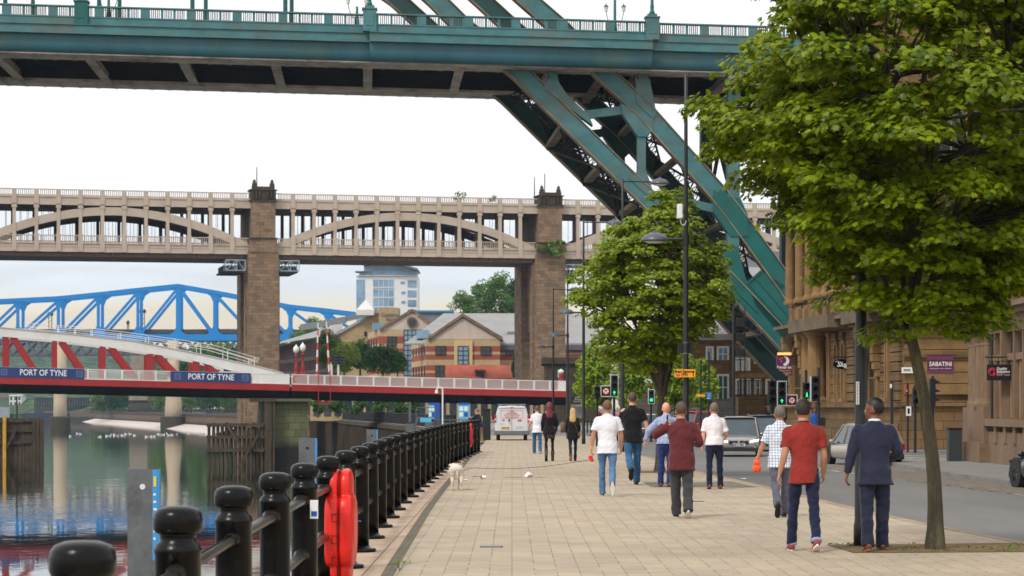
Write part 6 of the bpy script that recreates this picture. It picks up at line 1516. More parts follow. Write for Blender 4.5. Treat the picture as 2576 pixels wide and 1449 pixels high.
# ================================================================ street trees with real maple leaves
HALF=[(0,-.30),(.20,-.40),(.26,-.22),(.52,-.16),(.36,.0),(.55,.26),(.27,.20),(.20,.38),(.09,.30),(0,.62)]
OUT=HALF+[(-x,y) for x,y in HALF[-2:0:-1]]
LT=np.array([(0,0,0.03)]+[(x,y,-0.22*abs(x)-0.12*max(0,y)**2) for x,y in OUT])
LF=np.array([(0,i,i%len(OUT)+1) for i in range(1,len(OUT)+1)])
def maple_leaves(pos,nrm,size):
    m=len(pos); nrm=nrm/np.linalg.norm(nrm,axis=1)[:,None]
    d=pos-pos.mean(0); d[:,2]=-0.25*np.abs(d).sum(1); d=d+rng.normal(size=(m,3))*0.8
    tip=d-nrm*(d*nrm).sum(1)[:,None]; tip/=np.linalg.norm(tip,axis=1)[:,None]; sd=np.cross(tip,nrm)
    V=pos[:,None,:]+size[:,None,None]*(LT[None,:,0,None]*sd[:,None,:]+LT[None,:,1,None]*tip[:,None,:]+LT[None,:,2,None]*nrm[:,None,:])
    k=len(LT); Fc=(LF[None,:,:]+np.arange(m)[:,None,None]*k).reshape(-1,3); return V.reshape(-1,3),Fc
def maple(root,prof,nclump,per,size,mat,fork,rbase,lean=(0,0),seed=1,yscale=0.95):
    """prof: (z, centre offset x, radius)"""
    rg=random.Random(seed); cl=[]; zs=[p[0] for p in prof]
    def at(z):
        for (z0,x0,r0),(z1,x1,r1) in zip(prof[:-1],prof[1:]):
            if z<=z1: g=(z-z0)/(z1-z0); return x0+(x1-x0)*g,r0+(r1-r0)*g
        return prof[-1][1:]
    tries=0
    while len(cl)<nclump and tries<20000:
        tries+=1; z=rg.uniform(zs[0],zs[-1]); cx,r=at(z)
        if rg.random()>(r/max(p[2] for p in prof))**1.2: continue
        a=rg.uniform(0,2*math.pi); q=rg.uniform(0.25,1.0)**0.55
        rr=r*q*(1+0.16*mnoise.noise(Vector((math.cos(a)*1.7+seed,math.sin(a)*1.7,z*0.9))))
        c=Vector((cx+rr*math.cos(a),rr*math.sin(a)*yscale,z))
        if any((c-o[0]).length<0.2 for o in cl): continue
        cl.append((c,q))
    P=[];N=[];S=[]
    for c,q in cl:
        m=int(per*rg.uniform(0.6,1.3)); R0=rg.uniform(0.27,0.46)
        cx,r=at(c.z); out=np.array([c.x-cx,c.y,0.25]); out/=np.linalg.norm(out)
        d=rng.normal(size=(m,3)); d/=np.linalg.norm(d,axis=1)[:,None]; d[:,2]=np.abs(d[:,2])*0.9-0.25
        rad=R0*(0.45+0.6*rng.random((m,1))); p=np.array(c)+d*rad*np.array([1,1,0.78])+out*0.05
        p[:,2]-=0.35*((d[:,0]**2+d[:,1]**2)*R0)**1.0*0.35
        n=np.array([0,0,1.0])+out*0.5+d*0.6+rng.normal(size=(m,3))*0.5
        P.append(p);N.append(n);S.append(size*(0.62+0.62*rng.random(m)))
    P=np.concatenate(P);N=np.concatenate(N);S=np.concatenate(S)
    V,Fc=maple_leaves(P,N,S); npmesh('crown',V,Fc,mat,root)
    # trunk, fork and limbs
    mb=MB(); f=Vector(fork); pts=[]
    n=10
    for i in range(n+1):
        g=i/n; p=Vector((f.x*g**2.3+0.006*math.sin(g*7),f.y*g,f.z*g)); pts.append((p,rbase*(1.0-0.33*g)+0.035*max(0,1-g*8)))
    vs=[];k=16
    for p,r in pts:
        for j in range(k):
            a=2*math.pi*j/k; w_=1+0.06*math.sin(3*a+p.z*2)+0.04*mnoise.noise(Vector((math.cos(a)*3,math.sin(a)*3,p.z*4)))
            vs.append(p+Vector((r*w_*math.cos(a),r*w_*math.sin(a),0)))
    mb.add(vs,[(i*k+j,i*k+(j+1)%k,(i+1)*k+(j+1)%k,(i+1)*k+j) for i in range(n) for j in range(k)])
    def limb(a,b,r0,r1,bow=0.15,nn=6,rs=8):
        a=Vector(a);b=Vector(b); prev=a;pr=r0; side=Vector((rg.uniform(-1,1),rg.uniform(-1,1),0.4))*bow*(b-a).length*0.4
        for i in range(1,nn+1):
            g=i/nn; q=a.lerp(b,g)+side*math.sin(math.pi*g); r=r0+(r1-r0)*g; mb.tube(prev,q,pr,r,rs,caps=False); prev=q;pr=r
    main=[]
    top=prof[-1][0]
    for i in range(8):
        a=2*math.pi*i/8+rg.uniform(-.3,.3); z=f.z+(top-f.z)*rg.uniform(0.35,0.8); cx,r=at(z); e=Vector((cx+r*0.5*math.cos(a),r*0.5*math.sin(a),z)); limb(f-Vector((0,0,0.15)),e,rbase*0.42,rbase*0.12,0.3,7); main.append(e)
    limb(f,Vector((prof[-1][1],0,top-0.4)),rbase*0.55,rbase*0.1,0.1); main.append(Vector((prof[-1][1],0,top-0.4))); main.append(f+Vector((0,0,0.4)))
    for c,q in cl:
        best=None
        for m_ in main:
            for g in (0.3,0.5,0.7,0.9):
                s=(f.lerp(m_,g)); 
                if s.z<c.z+0.1:
                    dd=(s-c).length
                    if best is None or dd<best[0]: best=(dd,s)
        if best: limb(best[1],c,0.022,0.006,0.15,3,5)
    mb.build('trunk',m_bark,root,smooth=True)
m_leaf=foliage_mat('maple_leaves',(66,92,8),(144,160,24),0.42,0.4,0.7)
m_leaf2=foliage_mat('maple_leaves_far',(74,100,14),(156,172,40),0.42,0.42,0.7)
t1=empty('street_tree',(5.03,28.35,0),'large leafy maple street tree at the right edge with a slender leaning trunk','tree')
maple(t1,[(2.35,-0.1,0.35),(2.8,-0.1,0.95),(3.3,-0.12,1.35),(4.0,-0.08,1.95),(4.8,-0.08,2.42),(5.5,-0.06,2.55),(6.2,0.02,2.25),(7.0,0.1,1.9),(8.0,0.1,1.2),(8.7,0.1,0.4)],460,195,0.094,m_leaf,(-0.31,0,2.62),0.094,seed=5)
t2=empty('street_tree',(3.87,62.6,0),'smaller bushy maple street tree in the middle, just left of the tall lamp post','tree')
maple(t2,[(2.6,-0.2,0.45),(3.2,-0.25,1.25),(4.0,-0.3,1.9),(4.9,-0.22,2.12),(5.6,-0.2,2.0),(6.15,-0.15,1.45),(6.6,0.1,0.9),(7.0,0.3,0.5),(7.35,0.35,0.3)],290,125,0.112,m_leaf2,(0.05,0,2.0),0.125,seed=11)
for i,(x,yb,yt,Y,w_,lab) in enumerate([(1500,1062,868,128,120,'bright green young tree behind the traffic light board'),(1585,1060,862,138,150,'bright green tree behind the black-shirted man'),(1700,1062,880,142,130,'bright yellow-green tree between the middle maple and the stone offices'),(1770,1060,905,150,80,'light green tree touching the front of the stone offices')]):
    far_tree(x,yb,yt,Y,w_,lab,m_ftree2,'light green trees at the junction',nb=42,per=150,size=0.11)
# weeds: at the parapet and around the pit
def weed(p,h,lab,mat,n=60,spread=0.3):
    r=empty('weed',p,lab,'plant'); cs=[(random.uniform(-spread,spread),random.uniform(-spread,spread),random.uniform(0.1,h)) for _ in range(6)]
    V,Fc=blob_leaves(cs,[h*0.35]*6,n//6,h*0.12); npmesh('leaves',V,Fc,mat,r); mb=MB()
    for c in cs: mb.tube((0,0,0),c,0.01*h*3,0.004*h*3,5)
    mb.build('stems',m_bark,r)
weed((4.5*1.0,93.5,0.0),0.5,'small green weed at the kerb by the pavement edge',m_ftree,60,0.25)
u_,_=HB.uz(1158,505); weed(tuple(HB.pt(u_,0.3,ZT-0.6)),1.4,'shrub growing on the beige bridge parapet, left one',m_ftree,120,0.9)
u_,_=HB.uz(1240,505); weed(tuple(HB.pt(u_,0.3,ZT-0.6)),1.1,'shrub growing on the beige bridge parapet, right one',m_ftree,120,1.0)
u_,_=HB.uz(1386,640); weed(tuple(HB.pt(u_,-1.3,ZRD-2.1)),3.2,'shrub sprouting from the ledge of the right stone pier',m_ftree,260,1.6)
V,Fc=blob_leaves([(3.9+random.random()*2.5,27.8+random.random()*1.6,0.0) for _ in range(70)],[0.09]*70,14,0.018,flat=0.25); o=npmesh('pit_weeds',V,Fc,m_ftree); tag(o,kind='stuff')
# fallen leaf sprig by the edging strip
# ================================================================ street lamps
m_lumi=M('luminaire_grey',(86,90,98),0.4,0.2,0.1,3,0); m_lens=M('lamp_lens',(210,208,196),0.3,0,0.05,3,0)
def lumi(par,c):
    o=MB().lathe([(0.30,-0.02),(0.37,0.0),(0.37,0.02),(0.33,0.09),(0.24,0.16),(0.12,0.2),(0.06,0.215),(0.05,0.26),(0.0,0.27)],c,24).build('luminaire',m_lumi,par,smooth=True)
    MB().lathe([(0.0,-0.07),(0.18,-0.06),(0.28,-0.021)],c,20).build('lens',m_lens,o,smooth=True)
def make_lamp():
    r=empty('street_lamp')
    MB().lathe([(0.09,0),(0.09,0.25),(0.078,0.3),(0.076,2.6),(0.070,2.65),(0.066,6.0),(0.056,6.3),(0.048,8.5),(0.044,10.42),(0.0,10.45)],n=18).build('pole',m_pole,r,smooth=True)
    MB().path([(0,0,10.32),(1.45,0,10.30)],0.028,8).build('arm',m_pole,r); MB().path([(0,0,6.12),(-0.5,0,6.12)],0.035,8).build('arm',m_pole,r)
    lumi(r,(1.42,0,10.22)); lumi(r,(-0.80,0,6.08))
    MB().lathe([(0.09,5.98),(0.09,6.22)],n=16).build('collar',m_blackm,r)
    return r
lamps=[(1725.5,58.5,'tall black street lamp with orange detour sign, right of the middle maple'),(2166,29.0,'black lamp post directly behind the man in the navy suit'),(1392,174,'slim black street lamp with arm over the van, in front of the stone pier'),(1428,146,'black street lamp right of the stone pier, its lamp head pointing left'),(1468,111,'black street lamp post standing beside the blonde woman'),(1566,91,'black street lamp behind the black-shirted man, its high lamp head before the green arch')]
lp=None
for x,Y,lab in lamps:
    loc=((x-1288)*Y/F,Y,0)
    if lp is None: lp=make_lamp(); o=lp; o.location=loc; o.scale=(.95,.95,.95); o['label']=lab; o['category']='street lamp'; o['group']='black street lamps along the quayside'
    else: o=copy_tree(lp,None,loc,-math.pi/2 if x==2166 else 0.0,lab,1.0)
LY=58.5; L1x=(1725.5-1288)*LY/F
def at_lamp(name,lab,cat,fn):
    r=wroot(name,(L1x,LY-.15,3),lab,cat); fn(r); return r
def f_(r):
    A=W(1703.5,550,LY-.2);B=W(1716,514,LY-.2); MB().box(A.x,B.x,LY-.35,LY-.05,A.z,B.z).build('casing',m_wpure,r,bevel=0.02)
    MB().path([(B.x-0.05,LY-.2,A.z),(B.x-0.02,LY-.2,A.z-0.14),(B.x+0.06,LY-.2,A.z-0.16),(B.x+0.1,LY-.2,A.z-0.05)],0.012,6).build('cable',m_wpure,r)
at_lamp('lamp_equipment_box','white equipment box strapped to the tall lamp post','box',f_)
def f_(r):
    for k,zz in enumerate((W(0,862,LY).z,W(0,889,LY).z)): MB().lathe([(0.072,-0.015),(0.072,0.015)],(L1x,LY,zz),16).build('strap',m_steel,r)
    MB().box(L1x-0.2,L1x+0.2,LY+.08,LY+.11,W(0,889,LY).z,W(0,862,LY).z).build('disc',m_blackm,r)
at_lamp('round_sign','dark round sign seen from behind on the tall lamp post','sign',f_)
m_orange=M('orange_sign',(246,168,20),0.5,0,0.03,2,0)
def f_(r):
    A=W(1697,949,LY-.2);B=W(1749.5,929,LY-.2); MB().box(A.x,B.x,LY-.2,LY-.17,A.z,B.z).build('plate',m_orange,r)
    w_=B.x-A.x;h=B.z-A.z; y=LY-.21
    text('Event Detour','lettering',0.076,m_black,r,(A.x+w_*0.42,y,A.z+h*0.73),ext=0.002,bold=0.002,sx=1.0)
    MB().box(A.x+0.035,A.x+0.125,y,y+0.005,A.z+0.03,A.z+0.115).build('number_patch',m_red,r); text('72','route_number',0.075,m_wpure,r,(A.x+0.08,y-0.004,A.z+0.072),ext=0.002,sx=0.9)
    mb=MB()
    for cx in (0.19,0.29): mb.path([(A.x+cx+0.03*math.cos(a),y,A.z+0.06+0.03*math.sin(a)) for a in [k*math.pi/4 for k in range(9)]],0.004,5)
    mb.path([(A.x+0.19,y,A.z+0.06),(A.x+0.215,y,A.z+0.1),(A.x+0.265,y,A.z+0.1),(A.x+0.24,y,A.z+0.06),(A.x+0.215,y,A.z+0.1)],0.004,5); mb.path([(A.x+0.29,y,A.z+0.06),(A.x+0.265,y,A.z+0.115),(A.x+0.28,y,A.z+0.12)],0.004,5); mb.build('bicycle_symbol',m_black,r)
    ax=B.x-0.055; mb=MB(); mb.box(ax-0.008,ax+0.008,y,y+0.005,A.z+0.03,B.z-0.05); mb.ext([(ax-0.035,y,B.z-0.075),(ax+0.035,y,B.z-0.075),(ax,y,B.z-0.025)],(0,0.005,0)); mb.build('arrow',m_black,r)
at_lamp('detour_sign','orange rectangular sign reading Event Detour with arrow and cycle symbol','sign',f_)
r=wroot('pole_sticker',(W(2160,1000,28.9).x,28.9,1.5),'tall white notice wrapped on the lamp post behind the suited man','notice')
A=W(2154,1018,28.88);B=W(2164,960,28.88); MB().box(A.x+0.0,B.x-0.01,28.885,28.9,A.z,B.z).build('paper',m_wpure,r)
mb=MB()
for k in range(20): mb.box(A.x+0.008,B.x-0.02-0.006*(k%3),28.882,28.8845,B.z-0.02-k*0.0135,B.z-0.026-k*0.0135)
mb.build('print',m_steel,r)
# ================================================================ signals and signs
m_gre=emis('green_light',(60,255,150),1.5); m_border=M('signal_border',(196,206,216),0.5,0,0.03,2,0)
def head(par,cx,Y,zt,w=0.30,h=0.92,lit='arrow',border=True,front=True,side=0):
    mb=MB(); mb.box(cx-w/2,cx+w/2,Y,Y+0.2,zt-h,zt); o=mb.build('signal_head',m_blackm,par,bevel=0.02)
    if border:
        b=MB(); g=0.035; b.box(cx-w/2-g,cx+w/2+g,Y+0.02,Y+0.05,zt,zt+g); b.box(cx-w/2-g,cx-w/2,Y+0.02,Y+0.05,zt-h,zt); b.box(cx+w/2,cx+w/2+g,Y+0.02,Y+0.05,zt-h,zt); b.box(cx-w/2-g,cx+w/2+g,Y+0.02,Y+0.05,zt-h-g,zt-h); b.build('border',m_border,o)
    n=3 if h>0.8 else 2
    for k in range(n):
        z=zt-h*(k+0.5)/n; rr=w*0.34
        v=MB(); N=10
        for i in range(N):
            a=math.pi*i/N-0.15;b_=math.pi*(i+1)/N-0.15+ (0.3/N)
            q=[(cx+rr*1.15*math.cos(a),z+rr*1.15*math.sin(a)),(cx+rr*1.15*math.cos(b_),z+rr*1.15*math.sin(b_))]
            v.hexa([(q[0][0],Y-0.16,q[0][1]),(q[1][0],Y-0.16,q[1][1]),(q[1][0],Y,q[1][1]),(q[0][0],Y,q[0][1]),(q[0][0],Y-0.16,q[0][1]+0.008),(q[1][0],Y-0.16,q[1][1]+0.008),(q[1][0],Y,q[1][1]+0.008),(q[0][0],Y,q[0][1]+0.008)])
        v.build('visor',m_blackm,o)
        l=MB(); l.tube((cx,Y-0.012,z),(cx,Y-0.002,z),rr,rr,18); l.build('lens',m_black,o)
        if k==n-1 and lit:
            e=MB(); y0=Y-0.02
            if lit=='arrow': e.box(cx-0.022,cx+0.022,y0-0.004,y0,z-0.085,z+0.02); e.ext([(cx-0.075,y0-0.004,z+0.0),(cx+0.075,y0-0.004,z+0.0),(cx,y0-0.004,z+0.09)],(0,0.004,0))
            elif lit=='man':
                e.tube((cx,y0-0.004,z+0.075),(cx,y0,z+0.075),0.024,0.024,10); e.ext([(cx-0.03,y0,z+0.045),(cx+0.03,y0,z+0.045),(cx+0.022,y0,z-0.02),(cx+0.05,y0,z-0.095),(cx+0.02,y0,z-0.095),(cx,y0,z-0.035),(cx-0.03,y0,z-0.095),(cx-0.055,y0,z-0.085),(cx-0.022,y0,z-0.01),(cx-0.055,y0,z+0.0)],(0,-0.004,0))
            else: e.tube((cx,y0-0.004,z),(cx,y0,z),rr*0.92,rr*0.92,20)
            e.build('lit_symbol',m_gre,o)
    return o
def noturn(par,cx,cz,Y,r=0.145,mirror=1):
    MB().box(cx-0.2,cx+0.2,Y+0.015,Y+0.15,cz-0.2,cz+0.2).build('sign_box',m_blackm,par)
    mb=MB(); mb.tube((cx,Y,cz),(cx,Y+0.014,cz),r,r,24); mb.build('sign_ring',m_red,par)
    MB().tube((cx,Y-0.003,cz),(cx,Y-0.0005,cz),r*0.78,r*0.78,24).build('sign_face',m_wpure,par)
    a=MB(); a.path([(cx-0.05*mirror,Y-0.006,cz-0.085),(cx-0.05*mirror,Y-0.006,cz+0.0),(cx-0.03*mirror,Y-0.006,cz+0.035),(cx+0.02*mirror,Y-0.006,cz+0.04)],0.013,6); a.ext([(cx+0.015*mirror,Y-0.009,cz+0.08),(cx+0.015*mirror,Y-0.009,cz+0.0),(cx+0.075*mirror,Y-0.009,cz+0.04)],(0,0.004,0)); a.build('turn_arrow',m_black,par)
    a=MB(); a.beam((cx-0.085,Y-0.012,cz+0.085),(cx+0.085,Y-0.012,cz-0.085),0.004,0.028); a.build('prohibition_bar',m_red,par)
def signal(lab,x,Y,yt,**k):
    X=(x-1288)*Y/F; zt=HC+(HOR-yt)*Y/F
    r=wroot('traffic_light',(X,Y,0),lab,'traffic light','traffic lights at the junction')
    px=k.get('px',X+0.0); MB().tube((px,Y+0.3,-0.02),(px,Y+0.3,zt+k.get('ph',0.1)),0.057,0.057,12).build('pole',m_pole,r)
    return r,X,zt
r,X,zt=signal('traffic light with no right turn board and green arrow, left of the black-shirted man',1545.5,105,944)
head(r,X,105,zt); noturn(r,X-0.37,zt-0.70,105.0)
b=MB(); b.box(X-0.60,X-0.565,105.02,105.05,zt-0.95,zt-0.48); b.box(X-0.60,X-0.15,105.02,105.05,zt-0.48,zt-0.445); b.box(X-0.60,X-0.15,105.02,105.05,zt-0.955,zt-0.92); b.build('sign_border',m_border,r)
r,X,zt=signal('dark traffic signal seen side on, at the left of the no right turn board',1502.5,104,972); head(r,X,104,zt,0.26,0.5,None,False)
r,X,zt=signal('slim traffic light with round green light, beside the trunk of the middle maple',1638.5,118,981); head(r,X,118,zt,0.26,0.66,'full')
r,X,zt=signal('traffic light with white border, green arrow and no right turn sign, above the checked-shirt man',1967,105,960); head(r,X,105,zt,0.36,1.02); noturn(r,X+0.44,zt-0.83,105.0)
b=MB(); b.box(X+0.66,X+0.695,105.02,105.05,zt-1.05,zt-0.6); b.box(X+0.22,X+0.695,105.02,105.05,zt-0.6,zt-0.565); b.box(X+0.22,X+0.695,105.02,105.05,zt-1.055,zt-1.02); b.build('sign_border',m_border,r)
r,X,zt=signal('dark signal head beside the bordered traffic light, seen from its back',1943,106,957); head(r,X,106,zt,0.38,1.06,None,False)
r,X,zt=signal('pedestrian signal showing a green walking man near the corner building',2030,96,962,ph=0.5); head(r,X,96,zt,0.34,0.66,'man',False)
r,X,zt=signal('dark traffic signal with pale edge on the pole right of the walking man signal',2051,95,946,px=(2062-1288)*95/F,ph=0.35); head(r,X,95,zt,0.30,1.0,None,False)
MB().box(X-0.19,X-0.16,94.98,95.2,zt-1.0,zt).build('pale_edge',m_border,r); MB().box(X+0.12,X+0.42,95.1,95.3,0.95,1.3).build('push_button_box',m_blackm,r)
r,X,zt=signal('dark signal back left of the large maple trunk',2305.5,90,975); head(r,X,90,zt,0.26,0.64,None,False)
r,X,zt=signal('traffic signal with deep hoods facing right, behind the large maple trunk',2350,90,952)
mb=MB(); mb.box(X-0.14,X+0.06,90,90.3,zt-1.04,zt); hd=mb.build('signal_head',m_blackm,r,bevel=0.02)
for k in range(3):
    z=zt-0.17-k*0.34; v=MB(); v.ext([(X+0.06,90.03,z+0.12),(X+0.27,90.03,z+0.02),(X+0.06,90.03,z-0.02)],(0,0.24,0)); v.build('hood',m_blackm,hd)
MB().box(X-0.19,X-0.145,90.05,90.1,zt-1.04,zt).build('backing_board',m_steel,r)
# camera/signal tower at the arch foot
r=wroot('signal_mast',((1846-1288)*128/F,128,0),'tall black mast with stacked dark equipment boxes in front of the arch foot','mast')
X=(1846-1288)*128/F; MB().tube((X,128,-0.1),(X,128,W(0,768,128).z),0.1,0.08,12).build('mast_pole',m_pole,r)
bx=MB()
for y0,y1 in ((800,822),(838,858),(878,895)):
    A=W(1850,y1,128);B=W(1873,y0,128); MB().box(A.x,B.x,127.8,128.3,A.z,B.z).build('equipment_box',m_blackm,r,bevel=0.03)
mb=MB(); A=W(1874,905,128);B=W(1874,772,128); mb.tube(A,B,0.03,0.03,8)
for y in (790,830,868,905): mb.beam(W(1846,y,128),W(1874,y,128),0.04,0.05)
mb.build('bracket_frame',m_blackm,r)
MB().ell(W(1853,772,128),0.16,0.16,0.24).build('camera_dome',m_blackm,r,smooth=True)
# no entry sign
Y=91; X=(2284-1288)*Y/F; r=wroot('no_entry_sign',(X,Y,0),'red and white round no entry sign on a black post before the corner building','sign')
MB().tube((X,Y+0.05,-0.02),(X,Y+0.05,W(0,965,Y).z),0.045,0.045,12).build('post',m_pole,r)
c=Vector((W(2280.5,983,Y).x,Y-0.06,W(0,983,Y).z)); n_=Vector((-0.93,-0.36,0)).normalized(); n_=Vector((-0.30,-0.95,0)).normalized() if False else Vector((0.94,-0.34,0)).normalized()
s_=Vector((n_.y,-n_.x,0))
MB().tube(c,c-n_*0.02,0.25,0.25,28).build('disc',M('sign_red',(206,28,36),0.45,0,0.03,2,0),r)
a=MB(); q=[c+n_*0.004+s_*sx*0.18+Vector((0,0,sz*0.045)) for sx,sz in ((-1,-1),(1,-1),(1,1),(-1,1))]; a.ext(q,n_*0.004); a.build('white_bar',m_wpure,r)
A=W(2279,1046,Y);B=W(2292,1022,Y); MB().box(A.x,B.x,Y-0.03,Y-0.01,A.z,B.z).build('small_plate',m_wpure,r); MB().box(A.x+0.06,B.x-0.06,Y-0.036,Y-0.031,A.z+0.08,B.z-0.08).build('plate_symbol',m_black,r)
Y=92; X=(2243.5-1288)*Y/F; r=wroot('sign_post',(X,Y,0),'black post with small white plate left of the no entry sign','sign'); MB().tube((X,Y,-0.02),(X,Y,W(0,960,Y).z),0.06,0.06,12).build('post',m_pole,r); A=W(2238,976,Y);B=W(2243,966,Y); MB().box(A.x,B.x,Y-0.08,Y-0.06,A.z,B.z).build('plate',m_wpure,r)
Y=125; X=(1783-1288)*Y/F; r=wroot('blue_direction_sign',(X,Y,0),'small blue sign with white letters and arrow on a thin post','sign'); MB().tube((X,Y,-0.02),(X,Y,4.6),0.05,0.05,10).build('post',m_pole,r)
A=W(1777,1005,Y);B=W(1789.5,986,Y); MB().box(A.x,B.x,Y-0.1,Y-0.07,A.z,B.z).build('plate',M('sign_blue',(24,96,190),0.5,0,0.03,2,0),r)
for k,tx in enumerate(('Taxi','rank')): text(tx,'lettering',0.11,m_wpure,r,((A.x+B.x)/2,Y-0.11,B.z-0.09-k*0.11),ext=0.002)
mb=MB(); mb.box((A.x+B.x)/2-0.03,(A.x+B.x)/2+0.07,Y-0.108,Y-0.104,A.z+0.05,A.z+0.08); mb.ext([((A.x+B.x)/2-0.03,Y-0.108,A.z+0.02),((A.x+B.x)/2-0.03,Y-0.108,A.z+0.11),((A.x+B.x)/2-0.09,Y-0.108,A.z+0.065)],(0,0.004,0)); mb.build('arrow',m_wpure,r)
Y=126; X=(1763-1288)*Y/F; r=wroot('orange_plate_post',(X,Y,0),'thin post with a small orange plate beside the blue sign','sign'); MB().tube((X,Y,-0.02),(X,Y,4.2),0.06,0.05,10).build('post',m_pole,r); A=W(1751,998,Y);B=W(1773,992,Y); MB().box(A.x,B.x,Y-0.1,Y-0.08,A.z,B.z).build('plate',m_orange,r)
Y=150; X=(1448-1288)*Y/F; r=wroot('fingerpost',(X,Y,0),'black finger signpost with small white lettering near the stone abutment','sign'); MB().tube((X-0.5,Y,-0.02),(X-0.5,Y,2.9),0.06,0.06,10).build('post',m_pole,r)
A=W(1436,1014,Y);B=W(1466,997,Y); MB().box(A.x,B.x,Y-0.05,Y,A.z,B.z).build('finger_board',m_blackm,r)
for k,tx in enumerate(('Quayside','City centre','Central Station')): text(tx,'lettering',0.1,m_letter,r,((A.x+B.x)/2+0.08,Y-0.06,B.z-0.08-k*0.12),ext=0.002)
for x,y in ((1416,1088),(1404,1070)): 
    Y=DG(y); X=(x-1288)*Y/F; r=wroot('stone_bollard',(X,Y,0),'brown stone bollard with domed top on the far pavement' if x==1416 else 'dark slim bollard behind the brown stone one','bollard'); MB().lathe([(0.17 if x==1416 else 0.1,0),(0.17 if x==1416 else 0.1,0.5),(0.15 if x==1416 else 0.09,0.62),(0.09,0.72),(0.0,0.74)],(X,Y,0),14).build('shaft',m_brc if x==1416 else m_blackm,r,smooth=True)
for i,x in enumerate((1478,1487,1496,1505)):
    Y=158; X=(x-1288)*Y/F; r=wroot('cycle_stand',(X,Y,0),'black hoop cycle stand at the far kerb, %s from the left'%ORD[i],'cycle stand','cycle stands'); MB().path([(X,Y,0),(X,Y,0.75),(X+0.02,Y+0.15,0.9),(X+0.02,Y+0.6,0.9),(X,Y+0.75,0.75),(X,Y+0.75,0)],0.045,8).build('hoop',m_blackm,r)
r=wroot('information_stand',((1450-1288)*150/F,150.5,0),'pale information panel on legs beyond the blonde woman','sign'); A=W(1436,1052,150.5);B=W(1466,1018,150.5); MB().box(A.x,B.x,150.5,150.6,A.z,B.z).build('panel',m_tan,r); MB().box(A.x+0.08,B.x-0.08,150.47,150.49,A.z+0.1,B.z-0.1).build('map',m_hg,r)
# dark cabinet at the end of the railing
Y=124; A=W(1214,1106,Y);B=W(1234,1031,Y); r=wroot('dark_cabinet',((A.x+B.x)/2,Y,0),'tall dark metal cabinet at the far end of the river railing','cabinet'); MB().box(A.x,B.x,Y,Y+0.5,0,B.z).build('casing',m_blackm,r,bevel=0.02); MB().box(A.x-0.04,B.x+0.04,Y-0.04,Y+0.54,B.z,B.z+0.06).build('lid',m_blackm,r)
# dark litter bin by the near building
Y=76; A=W(2387,1158,Y);B=W(2420,1080,Y); r=wroot('tall_bin',((A.x+B.x)/2,Y,0),'dark grey box bin standing against the corner of the near building','bin'); MB().box(A.x,B.x,Y,Y+0.4,-0.02,B.z).build('casing',M('bin_grey',(56,60,64),0.5,0,0.1,2,0.05),r,bevel=0.02); MB().box(A.x-0.02,B.x+0.02,Y-0.02,Y+0.42,B.z,B.z+0.05).build('lid',m_blackm,r)
# barrier frames beside the silver car
mb=MB(); Y=104
r=wroot('crowd_barrier',(W(2105,1100,Y).x,Y,0),'grey metal barrier frame leaning behind the silver car','barrier')
A=W(2091,1115,Y);B=W(2118,1077,Y)
for k in range(4): x=A.x+(B.x-A.x)*k/3; mb.tube((x,Y,-0.02),(x,Y,B.z),0.02,0.02,6)
mb.beam((A.x,Y,B.z),(B.x,Y,B.z-0.15),0.03,0.03); mb.build('frame',m_steel,r)
# ---------------------------------------------------------------- pontoon gangway beyond the railing
m_lblue=M('info_light_blue',(84,184,226),0.5,0,0.03,2,0); m_dblue=M('info_blue',(30,84,168),0.5,0,0.04,2,0)
for x0,x1,Y,lab in ((1077.5,1105.5,150,'blue information board on a post, left of the two by the gangway'),(1152.5,1181,150,'blue information board with white panels, right of the two by the gangway')):
    A=W(x0,1054,Y);B=W(x1,1013,Y); r=wroot('information_board',((A.x+B.x)/2,Y,0),lab,'sign','blue information boards'); MB().box(A.x,B.x,Y,Y+0.06,A.z,B.z).build('board',m_lblue,r); MB().box(A.x,B.x,Y-0.008,Y-0.002,B.z-0.14,B.z).build('header',m_dblue,r)
    if x0<1100: MB().box(A.x+(B.x-A.x)*0.55,B.x,Y-0.008,Y-0.002,A.z,B.z-0.14).build('side_panel',m_dblue,r)
    w_=B.x-A.x
    for i in range(2):
        for j in range(2): MB().box(A.x+w_*(0.06+0.26*i if x0<1100 else 0.1+0.42*i),A.x+w_*(0.28+0.26*i if x0<1100 else 0.44+0.42*i),Y-0.012,Y-0.009,A.z+0.15+j*0.36,A.z+0.42+j*0.36).build('notice',m_wpure if not(i==1 and j==0) else m_dblue,r)
    MB().box(A.x+0.02,A.x+0.08,Y,Y+0.05,-0.1,A.z).box(B.x-0.08,B.x-0.02,Y,Y+0.05,-0.1,A.z).build('legs',m_steel,r)
r=wroot('pontoon_gangway',(-5,140,0),'galvanised steel gangway gate and railings leading to the river pontoon','gate')
mb=MB(); Y=140
def fr(x0,y0,x1,y1,th=0.05,Yq=None):
    mb.beam(W(x0,y0,Yq or Y),W(x1,y1,Yq or Y),th,th)
fr(1047,1082,1047,1025);fr(1047,1025,1094,1025);fr(1094,1025,1094,1070);fr(1070,1025,1070,1082);fr(1047,1050,1094,1050);fr(1031,1062,1031,1011,0.14);fr(1038,1082,1052,1052,0.1)
for k in range(6): fr(1098+k*17,1072,1098+k*17,1055,0.04)
fr(1098,1056,1200,1057,0.06);fr(1098,1064,1200,1065,0.04)
mb.build('gate_frame',m_steel,r)
MB().box(W(1057,0,Y).x,W(1085,0,Y).x,Y-0.1,Y-0.05,W(0,1062,Y).z,W(0,1051,Y).z).build('gate_sign',m_lblue,r)
